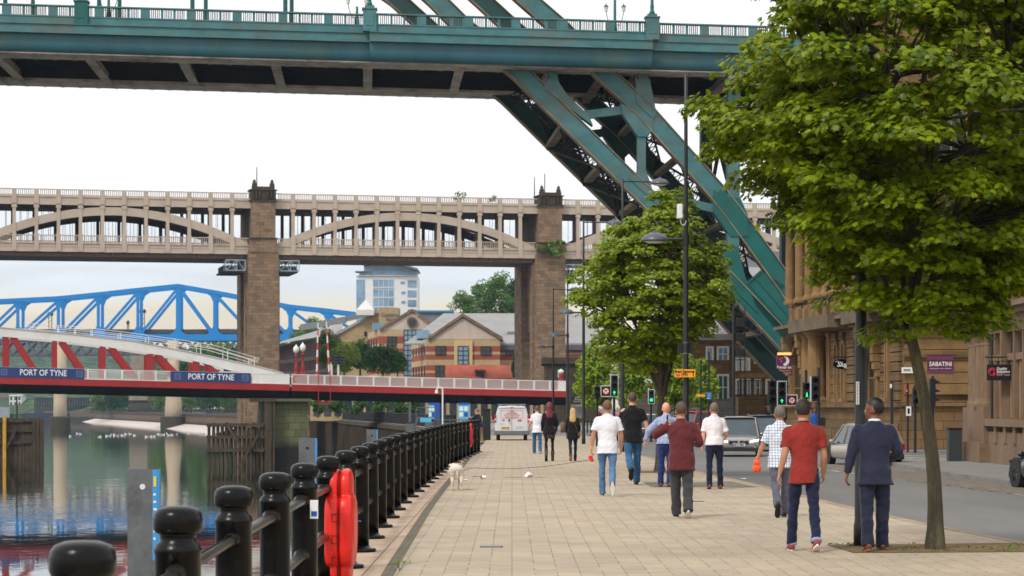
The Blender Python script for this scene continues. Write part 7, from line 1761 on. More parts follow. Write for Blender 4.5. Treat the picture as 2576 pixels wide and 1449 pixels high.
MB().box(W(1022,0,Y).x,W(1041,0,Y).x,Y-0.3,Y+0.3,W(0,1084,Y).z,W(0,1066,Y).z).build('control_box',m_steel,r); MB().box(W(1070,0,Y).x,W(1090,0,Y).x,Y-0.3,Y+0.3,W(0,1082,Y).z,W(0,1062,Y).z).build('control_box',m_steel,r)
mb=MB(); mb.box(-7.2,-1.6,139.5,144,-0.25,-0.05)
for x in (-7,-5.5,-4): mb.tube((x,140,WZ-1),(x,140,-0.2),0.18,0.18,10)
mb.build('landing_deck',m_hg,r)
X,Y=W(1113.5,1050,138).x,138; r=wroot('camera_pole',(X,Y,0),'white hooked pole with camera by the gangway','pole'); p=[(X,Y,-0.1),(X,Y,W(0,980,Y).z),(X-0.05,Y,W(0,976,Y).z),(X-0.2,Y,W(0,974,Y).z),(X-0.33,Y,W(0,978,Y).z),(X-0.35,Y,W(0,984,Y).z)]
MB().path([Vector(q) for q in p],0.045,8).build('pole',m_wpure,r); MB().lathe([(0.1,-0.12),(0.09,0.02),(0.03,0.08)],p[-1],12).build('camera',m_wpure,r)
# ---------------------------------------------------------------- lifebuoy housings
def lifebuoy(X,Y,z0,sc,lab):
    r=empty('lifebuoy_housing',(X,Y,z0),lab,'lifebuoy housing','red lifebuoy housings on the railing',0,sc)
    def sup(mb,c,rx,ry,rz,e=2.9,nu=28,nv=16):
        vs=[];fs=[]
        f=lambda v,p: math.copysign(abs(v)**p,v)
        for k in range(nv+1):
            ph=-math.pi/2+math.pi*k/nv
            for i in range(nu):
                a=2*math.pi*i/nu; vs.append((c[0]+rx*f(math.cos(ph),2/e)*f(math.cos(a),2/e),c[1]+ry*f(math.cos(ph),2/e)*f(math.sin(a),2/e),c[2]+rz*f(math.sin(ph),2/e)))
        for k in range(nv):
            for i in range(nu): fs.append((k*nu+i,k*nu+(i+1)%nu,(k+1)*nu+(i+1)%nu,(k+1)*nu+i))
        mb.add(vs,fs)
    if 'seam_dark_red' not in bpy.data.materials: M('seam_dark_red',(110,12,8),0.6,0,0.1,3,0)
    for sx in (-1,1):
        q=MB(); sup(q,(sx*.064,0,.44),.078,.36,.35,4.5); sup(q,(sx*.054,0,.80),.064,.27,.215,3.2); sup(q,(sx*.050,0,.08),.060,.27,.13,3.2); remesh(q,'shell',m_red,r,.009,3)
    q=MB(); sup(q,(0,0,.44),.02,.356,.345); sup(q,(0,0,.80),.02,.262,.207,2.4); sup(q,(0,0,.08),.02,.262,.122); remesh(q,'seam',bpy.data.materials['seam_dark_red'],r,.009,1)
    g=bpy.data.materials['seam_dark_red']
    mb=MB(); ys=-0.366
    for z in (0.60,0.40,0.20): mb.box(-0.055,0.006,ys,ys+0.02,z,z+0.006); mb.box(-0.061,-0.055,ys,ys+0.02,z-0.07,z+0.006); mb.box(-0.055,0.006,ys,ys+0.02,z-0.07,z-0.064)
    mb.build('hinge_lines',g,r)
    MB().lathe([(0.31,0.100),(0.30,0.136),(0.27,0.142),(0.24,0.142),(0.22,0.120)],(0,0,0),28).build('moulded_rim',m_red,r,smooth=True)
    k=children(r)[-1]; k.rotation_euler=(0,R(90),0); k.location=(0,0,0.46)
    MB().box(-0.03,0.03,-0.05,0.05,-0.06,0.06).build('mounting_bracket',m_blackm,r)
lifebuoy(-1.60,22.3,0.10,1.0,'large red plastic lifebuoy housing fixed to the near part of the railing')
lifebuoy((1181-1288)*84/F,84,0.33,0.80,'small far red lifebuoy housing near the end of the railing')
# blue cord on a rail
X,Y=interp(FENCE,25.5)+0.02,25.6; r=wroot('twine_knot',(X,Y,0.49),'short blue cord knotted round the lower rail of the railing','cord')
m_cord=M('blue_nylon',(40,140,220),0.6,0,0.1,8,0)
MB().path([Vector((X-0.05,Y,0.5)),Vector((X-0.03,Y-0.03,0.54)),Vector((X+0.03,Y-0.04,0.54)),Vector((X+0.06,Y-0.03,0.5)),Vector((X+0.05,Y-0.04,0.44)),Vector((X+0.02,Y-0.04,0.41))],0.005,6).build('loop',m_cord,r); MB().path([Vector((X-0.02,Y-0.05,0.46)),Vector((X+0.05,Y-0.05,0.47)),Vector((X+0.11,Y-0.05,0.465))],0.005,6).build('loose_end',m_cord,r)
# sticker on the fifth bollard, litter
def scrap(lab,pts,cat='litter',mat=m_wpure,h=0.05,name='paper_scrap'):
    r=wroot(name,pts[0],lab,cat); mb=MB(); c=Vector(pts[0]); n=9
    vs=[c+Vector((pts[1]*math.cos(k*2*math.pi/n)*random.uniform(.6,1.2),pts[2]*math.sin(k*2*math.pi/n)*random.uniform(.6,1.2),random.uniform(0.004,h))) for k in range(n)]+[c+Vector((0,0,h*1.6)),c+Vector((0,0,0.002))]
    mb.add(vs,[(k,(k+1)%n,n) for k in range(n)]+[((k+1)%n,k,n+1) for k in range(n)]).build('crumpled_sheet',mat,r); return r
Y=DG(1200);scrap('crumpled white plastic bag lying on the paving in the middle of the walkway',((1329-1288)*Y/F,Y,0),) if False else scrap('crumpled white plastic bag lying in the middle of the walkway',((1329-1288)*Y/F,Y,0),) if False else None
def sc2(x,y,a,b,lab,h=0.05): 
    Y=DG(y); scrap(lab,(((x-1288)*Y/F,Y,0.0),a,b),h=h)
sc2(1329,1201,0.14,0.1,'crumpled white plastic bag lying in the middle of the walkway',0.09); sc2(1171,1209,0.09,0.08,'small scrap of white paper near the white dog',0.02); sc2(1872,1205,0.1,0.05,'pale paper scrap on the pavement near the kerb',0.015); sc2(1162,1172,0.08,0.05,'white scrap at the edging strip beyond the dog',0.02)
Y=DG(1205); c=Vector(((1217-1288)*Y/F,Y,0.045)); r=wroot('paper_cup',tuple(c),'white paper cup with dark lid lying on its side on the paving','cup'); MB().tube(c+Vector((0.06,0.01,0)),c+Vector((-0.05,0,0.0)),0.032,0.043,16).build('cup',m_wpure,r); MB().tube(c+Vector((-0.052,0,0)),c+Vector((-0.068,0,0)),0.046,0.046,16).build('lid',m_black,r)
A=Vector((interp(FENCE,19.3)+0.09,19.25,0.86)); r=wroot('torn_sticker',tuple(A),'torn white and blue sticker on the side of the fifth bollard','sticker'); MB().box(A.x-.03,A.x+.035,A.y-.105,A.y-.10,A.z-.07,A.z+.08).build('paper',m_wpure,r); MB().box(A.x-.02,A.x+.025,A.y-.108,A.y-.1055,A.z-.05,A.z-.01).build('print',m_dblue,r)
weed((-1.16,24.6,0.0),0.09,'small green weed growing on the brick edging strip',m_ftree2,60,0.12)
weed((-0.35,21.0,0.0),0.05,'tiny weed in a paving joint near the camera',m_ftree2,40,0.08)
# dark drainage slot lines across the paving
mb=MB()
for x0,x1,y in ((1186,1215,1198.5),(1270,1312,1201),(1345,1375,1201),(1190,1225,1199)):
    Y=DG(y); mb.box((x0-1288)*Y/F,(x1-1288)*Y/F,Y,Y+0.03,0.001,0.006)
o=mb.build('pavement',m_blackm)
for x0,x1,y in ((1212,1261,1377),(1730,1768,1262)):
    Y=DG(y); r=wroot('drain_cover',((x0-1288)*Y/F,Y,0),'narrow grey metal drain cover set in the paving, %s'%('nearest the camera' if y>1300 else 'near the maroon-sweatered man'),'drain cover'); MB().box((x0-1288)*Y/F,(x1-1288)*Y/F,Y,Y+.26,.0,.007).build('plate',m_steel,r); MB().box((x0-1288)*Y/F-.02,(x1-1288)*Y/F+.02,Y-.02,Y+.28,.0,.004).build('frame',m_blackm,r); o['kind']='structure'
# ================================================================ people
m_skin=M('skin_fair',(204,158,134),0.5,0,0.10,14,0.1,0.002,spec=0.4); m_skinb=M('skin_tan',(182,132,104),0.5,0,0.10,14,0.1,0.002,spec=0.4); m_skind=M('skin_brown',(122,76,54),0.45,0,0.10,14,0.1,0.002,spec=0.4); m_pinkskin=M('skin_pink',(226,160,138),0.5,0,0.08,14,0.1,0.002,spec=0.4)
m_eyew=M('eye_white',(230,228,222),0.3,0,0.02,2,0); m_eyed=M('eye_dark',(30,22,18),0.2,0,0.02,2,0)
def cloth(name,col,rough=0.85,var=0.14,weave=True,checks=None):
    m,t,b,_=newmat(name); c=lin(col); co=coord(t,'Object')
    n1=t.n('ShaderNodeTexNoise',i_Scale=4.0,i_Detail=6.0,i_Roughness=0.6); t.l(co,n1.inputs[0])
    cc=t.ramp(n1.outputs[0],[(0.3,tuple(x*(1-var) for x in c)),(0.7,tuple(min(1,x*(1+var)) for x in c))])
    if checks:
        sp=t.n('ShaderNodeSeparateXYZ'); t.l(co,sp.inputs[0]); f=None; p,wd,col2=checks
        for k in (0,2):
            a=t.math('LESS_THAN',t.math('FRACT',t.math('MULTIPLY',t.math('ADD',sp.outputs[k],5.0),1/p)),wd); f=a if f is None else t.math('MAXIMUM',f,a)
        cc=t.mix(t.math('MULTIPLY',f,0.85),cc,lin(col2))
    t.l(cc,b.inputs['Base Color']); b.inputs['Roughness'].default_value=rough; b.inputs['Specular IOR Level'].default_value=0.2; b.inputs['Sheen Weight'].default_value=0.15
    n3=t.n('ShaderNodeTexNoise',i_Scale=6.0,i_Detail=5.0,i_Roughness=0.45,i_Distortion=1.4); t.l(co,n3.inputs[0]); bump(t,b,n3.outputs[0],0.8,0.035)
    return m
def catmull(P,k=4):
    out=[]; n=len(P)
    for i in range(n-1):
        p0,p1,p2,p3=P[max(0,i-1)],P[i],P[i+1],P[min(n-1,i+2)]
        for j in range(k):
            u=j/k; out.append(tuple(0.5*((2*b)+(-a+c)*u+(2*a-5*b+4*c-d)*u*u+(-a+3*b-3*c+d)*u**3) for a,b,c,d in zip(p0,p1,p2,p3)))
    out.append(tuple(P[-1])); return out
def loft(mb,st,side=(1,0,0),n=16,k=4):
    """st: (x,y,z,rx,ry) stations; rings turn with the path"""
    S=catmull([tuple(s) for s in st],k); vs=[]; side=Vector(side); N=len(S)
    for i,s in enumerate(S):
        p=Vector(s[:3]); a=Vector(S[max(0,i-1)][:3]); b=Vector(S[min(N-1,i+1)][:3]); d=(b-a); d=d.normalized() if d.length>1e-6 else Vector((0,0,1))
        sx=(side-d*side.dot(d)); sx=sx.normalized() if sx.length>1e-3 else Vector((0,1,0)); fy=d.cross(sx)
        for j in range(n):
            t_=2*math.pi*j/n; vs.append(p+sx*(max(0.001,s[3])*math.cos(t_))+fy*(max(0.001,s[4])*math.sin(t_)))
    fs=[(i*n+j,i*n+(j+1)%n,(i+1)*n+(j+1)%n,(i+1)*n+j) for i in range(N-1) for j in range(n)]
    fs+=[tuple(range(n-1,-1,-1)),tuple((N-1)*n+j for j in range(n))]
    mb.add(vs,fs)
def V3(a): return Vector(a)
def human(lab,x,yf,h,rz=0,vox=0.011,female=False,skin=None,top=None,topst='tee',topc=None,bot=None,hair=None,hairst='short',shoe=None,sole=None,
          legs=((12,8,0),(-14,18,-20)),arms=(((-.1,.05,-1),(-.02,.25,-1)),((.1,.0,-1),(.02,.2,-1))),lean=3,headyaw=0,headpitch=0,hem=0.12,fat=1.0,sh=1.0,slim=1.0,bag=None,seed=1,cuff=None,X=None,Y=None,extra=None,hand_det=True,group=None):
    Y=Y or DG(yf); X=(x-1288)*Y/F if X is None else X; s=h/1.8
    r=empty('person',(X,Y,0),lab,'person',group,rz,s)
    sk=skin or m_skin
    TH,SHN,ANK=0.43,0.42,0.085
    def leg_h(l): a,k=l[:2]; return TH*math.cos(R(a))+SHN*math.cos(R(a-k))
    # lowest contact sets the hip height
    def low(l):
        a,k,fp=l[:3]; return leg_h(l)+ANK*math.cos(R(fp)) if abs(fp)<25 else leg_h(l)+0.14*abs(math.sin(R(fp)))+0.02
    HZ=max(low(legs[0]),low(legs[1])); dz=HZ-0.935
    hw=0.088 if not female else 0.085
    def U(p):   # upper body: lean forward about the hips
        p=V3(p); p.z+=dz; q=p-Vector((0,0,HZ)); a=R(lean); y=q.y*math.cos(a)+q.z*math.sin(a); z=-q.y*math.sin(a)+q.z*math.cos(a); return Vector((q.x,y,z+HZ))
    def us(x,y,z,rx,ry): p=U((x,y,z)); return (p.x,p.y,p.z,rx,ry)
    body=MB(); foots=[]
    legpts=[]
    for sd,l in zip((-1,1),legs):
        a,k,fp=l[:3]; out=l[3] if len(l)>3 else 0.0
        hp=Vector((sd*hw,0,HZ-0.01)); kn=hp+Vector((sd*(0.005+out*0.5),math.sin(R(a))*TH,-math.cos(R(a))*TH)); an=kn+Vector((sd*out*0.5-sd*0.01,math.sin(R(a-k))*SHN,-math.cos(R(a-k))*SHN))
        legpts.append((hp,kn,an,fp))
        lg_=min(1.0,slim*.92)
        st=[(*(hp+Vector((0,0,0.04))),0.080*fat,0.085),(*hp.lerp(kn,.35),0.074*fat*lg_,0.08*lg_),(*kn,0.052*lg_,0.056*lg_),(*kn.lerp(an,.3),0.05*lg_,0.06*lg_),(*kn.lerp(an,.75),0.036*lg_,0.042*lg_),(*an,0.034*lg_,0.04*lg_)]
        loft(body,st)
        # bare foot core inside the shoe
        fd=Vector((0,math.cos(R(fp)),math.sin(R(fp)))); fu=Vector((0,-math.sin(R(fp)),math.cos(R(fp)))); 
        loft(body,[(*(an-fu*0.03-fd*0.03),0.03,0.03),(*(an-fu*0.045+fd*0.06),0.034,0.024),(*(an-fu*0.055+fd*0.13),0.034,0.014)],(1,0,0),10,2)
        foots.append((an,fd,fu))
    shx=(0.165 if not female else 0.142)*sh; f=fat
    bw=0.155*f
    loft(body,[us(0,0,.86,bw*.9,.10),us(0,-.01,.95,bw,.115*f),us(0,0,1.08,bw*.86,.10*f),us(0,.005,1.25,bw*.98*sh,.112*f),us(0,0,1.38,bw*1.02*sh,.11),us(0,-.005,1.46,.125*sh,.085),us(0,-.012,1.51,.078,.070),us(0,-.004,1.55,.064,.066),us(0,.006,1.62,.055,.058)],n=20)
    # head
    hc=U((0,0.004,1.583)); HS=1.075; Rh=Matrix.Rotation(R(headyaw),3,'Z')@Matrix.Rotation(R(headpitch),3,'X')@Matrix.Rotation(-R(lean)*0.3,3,'X')
    def Hp(p): return hc+Rh@(V3(p)*HS)
    def hl(c,rx,ry,rz,nu=16,nv=12,mb=None): (mb or body).ell(Hp(c),rx*HS,ry*HS,rz*HS,nu,nv,Rh)
    hl((0,-.012,.096),.081,.100,.106); hl((0,.028,.045),.058,.066,.080); hl((0,.062,-.008),.032,.026,.024); hl((0,.03,.02),.056,.05,.045)
    hl((0,.098,.052),.011,.016,.022); hl((0,.090,.068),.009,.012,.03); hl((0,.078,.086),.05,.014,.012); hl((0,.086,.022),.022,.012,.007); hl((0,.084,.012),.02,.012,.006)
    for sd in (-1,1): hl((sd*.077,-.004,.058),.010,.020,.031); hl((sd*.083,-.012,.066),.006,.014,.02)
    # arms and hands
    armp=[]
    for sd,(d1,d2) in zip((-1,1),arms):
        S=U((sd*shx,0,1.425)); E=S+V3(d1).normalized()*0.285; Wp=E+V3(d2).normalized()*0.25; armp.append((S,E,Wp,V3(d2).normalized()))
        g=1.0 if not female else 0.82
        loft(body,[(*(S+Vector((-sd*.05,0,.0))),.05*g,.05),(*S,.052*g,.056),(*S.lerp(E,.4),.049*g,.052),(*E,.039*g,.041),(*E.lerp(Wp,.3),.041*g,.042),(*Wp,.026*g,.024)],(0,1,0),14)
        fd=V3(d2).normalized(); wide=Vector((0,1,0)); wide=(wide-fd*wide.dot(fd)); wide=wide.normalized() if wide.length>.2 else Vector((0,0,1)); pn=fd.cross(wide)*(-sd)   # palm faces the thigh
        if pn.x*sd>0: pn=-pn
        pe=Wp+fd*0.088+pn*0.006
        loft(body,[(*(Wp-fd*.01),.024,.022),(*(Wp+fd*.03),.036,.017),(*(Wp+fd*.07),.041,.015),(*pe,.038,.011)],wide,12,3)
        for i,(o_,ln) in enumerate(((.030,.074),(.0105,.082),(-.0095,.077),(-.0285,.062))):
            b0=pe+wide*o_-fd*.012; c1=R(18+6*i); c2=R(52+7*i); d_=lambda c: (fd*math.cos(c)+pn*math.sin(c)+wide*o_*1.6).normalized()
            b1=b0+d_(c1)*ln*.48; b2=b1+d_(c2)*ln*.32; b3=b2+d_(c2+.35)*ln*.26
            loft(body,[(*b0,.0095,.0095),(*b1,.0088,.0088),(*b2,.0078,.0078),(*b3,.0062,.0062)],wide,8,2)
        t0=Wp+fd*.028+wide*.030; t1_=t0+(fd*.65+wide*.62+pn*.25).normalized()*.038; t2_=t1_+(fd*.9+wide*.15+pn*.4).normalized()*.032
        loft(body,[(*(t0-wide*.008),.013,.012),(*t1_,.0105,.0105),(*t2_,.0075,.0075)],pn,8,2)
    bo=remesh(body,'body',sk,r,min(vox,0.0085) if vox<0.012 else 0.0095,2)
    # eyes
    for sd in (-1,1):
        e=MB(); e.ell(Hp((sd*.030,.081,.072)),.0125,.009,.008,10,8,Rh); eo=e.build('eye',m_eyew,r,smooth=True); e=MB(); e.ell(Hp((sd*.030,.0885,.072)),.0055,.003,.0058,8,6,Rh); e.build('iris',m_eyed,eo,smooth=True)
    # trousers
    if bot is not None:
        mb=MB(); w_=slim
        loft(mb,[us(0,0,.80,.10*f,.085),us(0,-.012,.86,.158*f,.125*f),us(0,-.015,.92,.168*f,.132*f),us(0,-.008,.98,.155*f,.114*f),us(0,0,1.04,.145*f,.104*f)],n=20)
        for (hp,kn,an,fp) in legpts:
            ka=(kn-hp).normalized(); sa=(an-kn).normalized()
            loft(mb,[(*(hp+Vector((0,0,.05))),.094*f,.105*f),(*hp.lerp(kn,.3),.093*f*(.9+.1*w_),.102),(*hp.lerp(kn,.75),.074*w_,.082*w_),(*kn,.069*w_,.074*w_),(*kn.lerp(an,.35),.068*w_,.076*w_),(*kn.lerp(an,.75),.066*w_,.070*w_),(*(an+sa*(0.0 if cuff else .03)),.067*w_,.074*w_)],n=16)
        remesh(mb,'trousers',bot,r,vox,2,0.012,(6,6,11),seed)
        if cuff:
            for (hp,kn,an,fp) in legpts:
                sa=(an-kn).normalized(); c=MB(); loft(c,[(*(an-sa*.035),.070*w_,.076*w_),(*(an+sa*.005),.072*w_,.079*w_)],n=16,k=2); c.build('turn_up',cuff,r,smooth=True)
    # tops
    if top is not None:
        mb=MB(); g=1.0 if not female else .9; hz=.93-hem
        jk=1.06 if topst in('jacket','coat','sweater') else 1.0
        flare=1.08 if topst in ('coat','jacket') else 1.0
        loft(mb,[us(0,-.014,hz,.196*f*jk*flare,.170*f*jk),us(0,-.012,hz+.08,.185*f*jk,.160*f*jk),us(0,-.010,max(hz+.12,.95),.182*f*jk,.155*f*jk),us(0,-.002,1.04,.168*f*jk*g,.136*f*jk),us(0,.002,1.15,.170*f*jk*g,.136*f*jk),us(0,.002,1.28,.184*sh*jk*g,.140*f*jk),us(0,-.002,1.37,.188*sh*g*jk,.128*jk),us(0,-.006,1.44,.168*sh*g,.112*jk),us(0,-.010,1.48,.128*sh*g,.092),us(0,-.012,1.510,.092,.080),us(0,-.010,1.528,.072,.070)],n=24)
        for sd,(S,E,Wp,d) in zip((-1,1),armp):
            long_=topst in('shirt_long','jacket','coat','sweater')
            q=[(*(S+Vector((-sd*.09,0,-.005))),.050*g,.058),(*(S+Vector((-sd*.01,0,-.002))),.056*g*jk,.068*jk),(*S.lerp(E,.22),.062*g*jk,.068*jk),(*S.lerp(E,.45),.060*g*jk,.066*jk)]
            if long_: q+=[(*E,.057*g*jk,.060*jk),(*E.lerp(Wp,.4),.054*g*jk,.056*jk),(*E.lerp(Wp,.93),.043*g*jk,.043*jk)]
            else: q+=[(*S.lerp(E,.72 if topst=='tee' else .85),.070*g,.074)]
            loft(mb,q,(0,1,0),14)
        to=remesh(mb,{'tee':'t_shirt','shirt':'shirt','shirt_long':'shirt','jacket':'jacket','coat':'coat','sweater':'sweater'}[topst],top,r,vox,2,0.013 if topst!='jacket' else 0.008,(5,5,7),seed+3)
        if topst in('shirt','shirt_long','jacket'):
            c=MB(); cm=topc or top; loft(c,[us(0,-.012,1.508,.078,.078),us(0,-.008,1.550,.068,.070)],n=18,k=2); c.build('collar',cm,r,smooth=True)
        elif topst in ('tee','sweater'):
            c=MB(); loft(c,[us(0,-.011,1.520,.075,.073),us(0,-.009,1.535,.069,.068)],n=18,k=2); c.build('neckband',topc or top,r,smooth=True)
        if topst=='jacket':
            c=MB(); a=us(0,-.16,.83,0,0); b=us(0,-.152,1.05,0,0); c.beam(a[:3],b[:3],.006,.004,(0,1,0)); c.build('back_vent',m_blackm,to)
    # shoes
    for (an,fd,fu) in foots:
        q=MB(); sd_=(1,0,0)
        def sp(y,z,rx,rz): p=an+fd*y+fu*(z-ANK); return (p.x,p.y,p.z,rx,rz)
        loft(q,[sp(-.075,.045,.022,.028),sp(-.06,.05,.036,.040),sp(-.01,.058,.041,.050),sp(.05,.052,.042,.042),sp(.11,.038,.048,.030),sp(.16,.030,.044,.024),sp(.198,.024,.02,.014)],sd_,14,3)
        so=q.build('shoe',shoe or m_blackm,r,smooth=True)
        q=MB(); n=16; oc=[]
        for i in range(n):
            a=2*math.pi*i/n; yy=.062+.137*math.cos(a); xx=(.041+.008*math.cos(a))*math.sin(a); oc.append((xx,yy))
        b0=[an+Vector((x_,0,0))+fd*y_+fu*(0.0-ANK) for x_,y_ in oc]; q.ext(b0,fu*0.024); q.build('sole',sole or m_rubber,so)
        if topst=='x': pass
    # hair
    if hair is not None:
        q=MB(); N=24; Mv=16
        big=1.0 if hairst!='stubble' else 0.965
        vs=[];keep={}
        for j in range(Mv+1):
            ph=math.pi*j/Mv
            for i in range(N):
                a=2*math.pi*i/N; p=Vector((.084*big*math.sin(ph)*math.cos(a),.101*big*math.sin(ph)*math.sin(a),.108*big*math.cos(ph)))+Vector((0,-.020,.104))
                nz=mnoise.noise(p*28+Vector((seed,0,0)))*(.006 if hairst!='stubble' else .001); p+=p.normalized()*nz
                if hairst=='short' and p.y>.05 and p.z>.15: p+=Vector((0,.004,.006))
                vs.append(p)
        fs=[]
        for j in range(Mv):
            for i in range(N):
                k=(i+1)%N; c=(vs[j*N+i]+vs[(j+1)*N+k])/2
                if c.z<(.108+.55*max(0,c.y+.02)-0.0) and c.y>-.015: continue
                if c.z<.028: continue
                fs.append((j*N+i,j*N+k,(j+1)*N+k,(j+1)*N+i))
        q.add([Hp(v) for v in vs],fs); ho=q.build('hair',hair,r,smooth=True)
        if hairst=='long':
            q=MB(); loft(q,[(*Hp((0,-.05,.16)),.07,.05),(*Hp((0,-.075,.08)),.092,.055),(*Hp((0,-.085,-.02)),.10,.05),(*Hp((0,-.10,-.12)),.112,.048),(*Hp((0.0,-.115,-.21)),.095,.042),(*Hp((.0,-.12,-.28)),.045,.025)],n=20)
            remesh(q,'long_hair',hair,r,.010,2,.014,(26,10,5),seed)
    if extra: extra(r,U,armp,legpts,Hp)
    return r
HB_=hair_dark=M('hair_dark_brown',(44,32,26),0.6,0,0.35,60,0.5,0.004,stretch=(1,1,0.2)); hair_black=M('hair_black',(16,14,14),0.45,0,0.3,60,0.5,0.004,stretch=(1,1,0.2)); hair_grey=M('hair_grey',(112,100,92),0.6,0,0.35,60,0.5,0.004,stretch=(1,1,0.2)); hair_brown=M('hair_cropped_brown',(108,80,58),0.7,0,0.25,60,0.4,0.003)
hair_blond=M('hair_blonde',(206,166,106),0.5,0,0.3,30,0.6,0.006,stretch=(1,1,0.12)); hair_red=M('hair_burgundy',(116,34,48),0.45,0,0.3,30,0.6,0.006,stretch=(1,1,0.12)); hair_mid=M('hair_mid_brown',(82,62,50),0.6,0,0.3,60,0.5,0.004)
c_navy=cloth('navy_suit_cloth',(38,41,64),0.75,0.08); c_navy2=cloth('navy_suit_trousers',(33,36,58),0.75,0.08); c_redt=cloth('brick_red_cotton',(142,46,40)); c_indigo=cloth('indigo_denim',(28,34,62),0.8,0.2); c_denim=cloth('blue_denim',(84,116,156),0.85,0.28); c_denim2=cloth('mid_blue_denim',(50,92,130),0.85,0.25); c_dkden=cloth('dark_denim',(28,32,56),0.85,0.15)
c_white=cloth('white_cotton',(228,228,236),0.85,0.04); c_black=cloth('black_cotton',(22,20,24),0.85,0.15); c_maroon=cloth('maroon_fleece',(96,42,46),0.95,0.14); c_grey=cloth('dark_grey_cotton',(62,62,66),0.9,0.2); c_grey2=cloth('grey_trousers_cloth',(92,94,108),0.9,0.15); c_blue=cloth('royal_blue_chino',(38,52,110),0.8,0.1); c_pinkw=cloth('pale_pink_cotton',(234,226,230),0.85,0.04)
c_chk1=cloth('blue_check_cotton',(214,222,240),0.85,0.03,checks=(0.028,0.42,(78,104,170))); c_chk2=cloth('white_check_cotton',(226,234,246),0.85,0.03,checks=(0.045,0.16,(64,82,128))); c_khaki=cloth('khaki_cotton',(168,140,104),0.9,0.12); c_leg=cloth('black_leggings',(30,24,26),0.85,0.2); c_turn=cloth('pale_denim_turnup',(140,156,182),0.9,0.1)
m_brsh=M('brown_leather',(128,72,40),0.4,0,0.2,10,0.05); m_tanl=M('tan_leather',(150,104,70),0.5,0,0.2,10,0.05); m_trn=M('trainer_white',(222,218,214),0.6,0,0.08,8,0.05); m_trred=M('trainer_maroon',(150,60,66),0.7,0,0.15,8,0.05); m_dksh=M('dark_shoe',(42,38,40),0.6,0,0.2,8,0.05); m_bluesh=M('slate_trainer',(96,110,134),0.7,0,0.2,8,0.05)
grp='people walking along the quayside'
HG=((-.12,.0,-1),(-.05,.12,-1)); HGR=((.12,.0,-1),(.05,.12,-1))
# 1 man in suit
human('man in navy suit with white collar, black hair, head turned left, beside the large maple',2200,1386,1.80,0,0.0095,skin=m_skind,top=c_navy,topst='jacket',topc=c_white,bot=c_navy2,hair=hair_black,shoe=m_brsh,sole=m_tanl,
      legs=((-9,6,-10,.02),(7,2,0,.02)),arms=(((-.30,-.06,-1),(-.20,.06,-1)),((.34,.05,-1),(-.25,.85,-.30))),headyaw=68,headpitch=-4,hem=.15,fat=1.0,sh=1.14,slim=1.14,lean=2,seed=1,group=grp)
# 2 red t-shirt
human('young man in brick red t-shirt and turned-up dark jeans, left of the suited man',2022,1386,1.79,0,0.0095,skin=m_skinb,top=c_redt,topst='tee',topc=m_blackm,bot=c_indigo,hair=hair_dark,shoe=m_trred,sole=m_trn,
      legs=((9,4,0,.05),(-14,12,-28,.03)),arms=(((-.20,-.22,-1),(-.24,.10,-1)),((.24,-.05,-1),(.02,.38,-1))),headyaw=-14,hem=.13,fat=.93,sh=1.06,slim=.90,cuff=c_turn,seed=2,group=grp)
# 3 check shirt, orange bag
def ex3(r,U,ar,lg,Hp):
    Wp=ar[0][2]; d=ar[0][3]; q=MB(); c=Wp+d*.13
    q.ell(c+Vector((0,0,-.03)),.075,.06,.06,14,10); q.ell(c+Vector((.0,0,-.12)),.085,.07,.075,14,10)
    remesh(q,'plastic_bag',M('orange_plastic_bag',(250,92,40),0.4,0,0.12,12,0.5,0.01),r,.011,1,.012,(24,24,24),3)
def ex3b(r,U,ar,lg,Hp): ex3(r,U,ar,lg,Hp)
human('grey-haired man in white checked short-sleeved shirt carrying an orange plastic bag',1962,1300,1.72,0,0.011,skin=m_skinb,top=c_chk2,topst='shirt',bot=c_grey2,hair=hair_grey,shoe=m_dksh,
      legs=((-20,22,-62,.0),(8,3,0,.0)),arms=(((-.42,.0,-1),(-.38,.10,-1)),((.2,.1,-1),(.0,.6,-1))),hem=.14,fat=1.04,slim=1.0,seed=3,extra=None,group=grp)
PERSON3=bpy.data.objects[[o.name for o in bpy.data.objects if o.get('label','').startswith('grey-haired man in white checked')][0]]
# 4 pale shirt
human('grey-haired man in pale pink short-sleeved shirt and dark jeans beside the road',1797,1230,1.79,0,0.012,skin=m_pinkskin,top=c_pinkw,topst='shirt',bot=c_dkden,hair=hair_grey,shoe=m_brsh,
      legs=((-6,6,-10,.03),(6,4,0,.05)),arms=(((-.22,-.05,-1),(-.10,.12,-1)),((.34,.1,-1),(.0,.95,-.35))),hem=.02,fat=1.02,slim=.95,seed=4,group=grp)
# 5 maroon sweater with phone
def ex5(r,U,ar,lg,Hp):
    p=ar[0][2]+ar[0][3]*.08; MB().box(p.x-.01,p.x+.012,p.y-.035,p.y+.035,p.z-.07,p.z+.08).build('phone',m_black,r,bevel=.004)
human('man in maroon sweater and dark grey trousers holding a phone to his ear',1714,1302,1.77,0,0.011,skin=m_skinb,top=c_maroon,topst='sweater',bot=c_grey,hair=hair_mid,shoe=m_dksh,sole=m_trn,
      legs=((4,2,0,-.01),(-14,14,-38,.0)),arms=(((-.95,.12,-.62),(.80,.25,.95)),((.45,-.18,-1),(-.15,.95,-.10))),headyaw=8,headpitch=-4,hem=.20,fat=1.08,sh=1.10,slim=1.18,lean=4,seed=5,extra=ex5,group=grp)
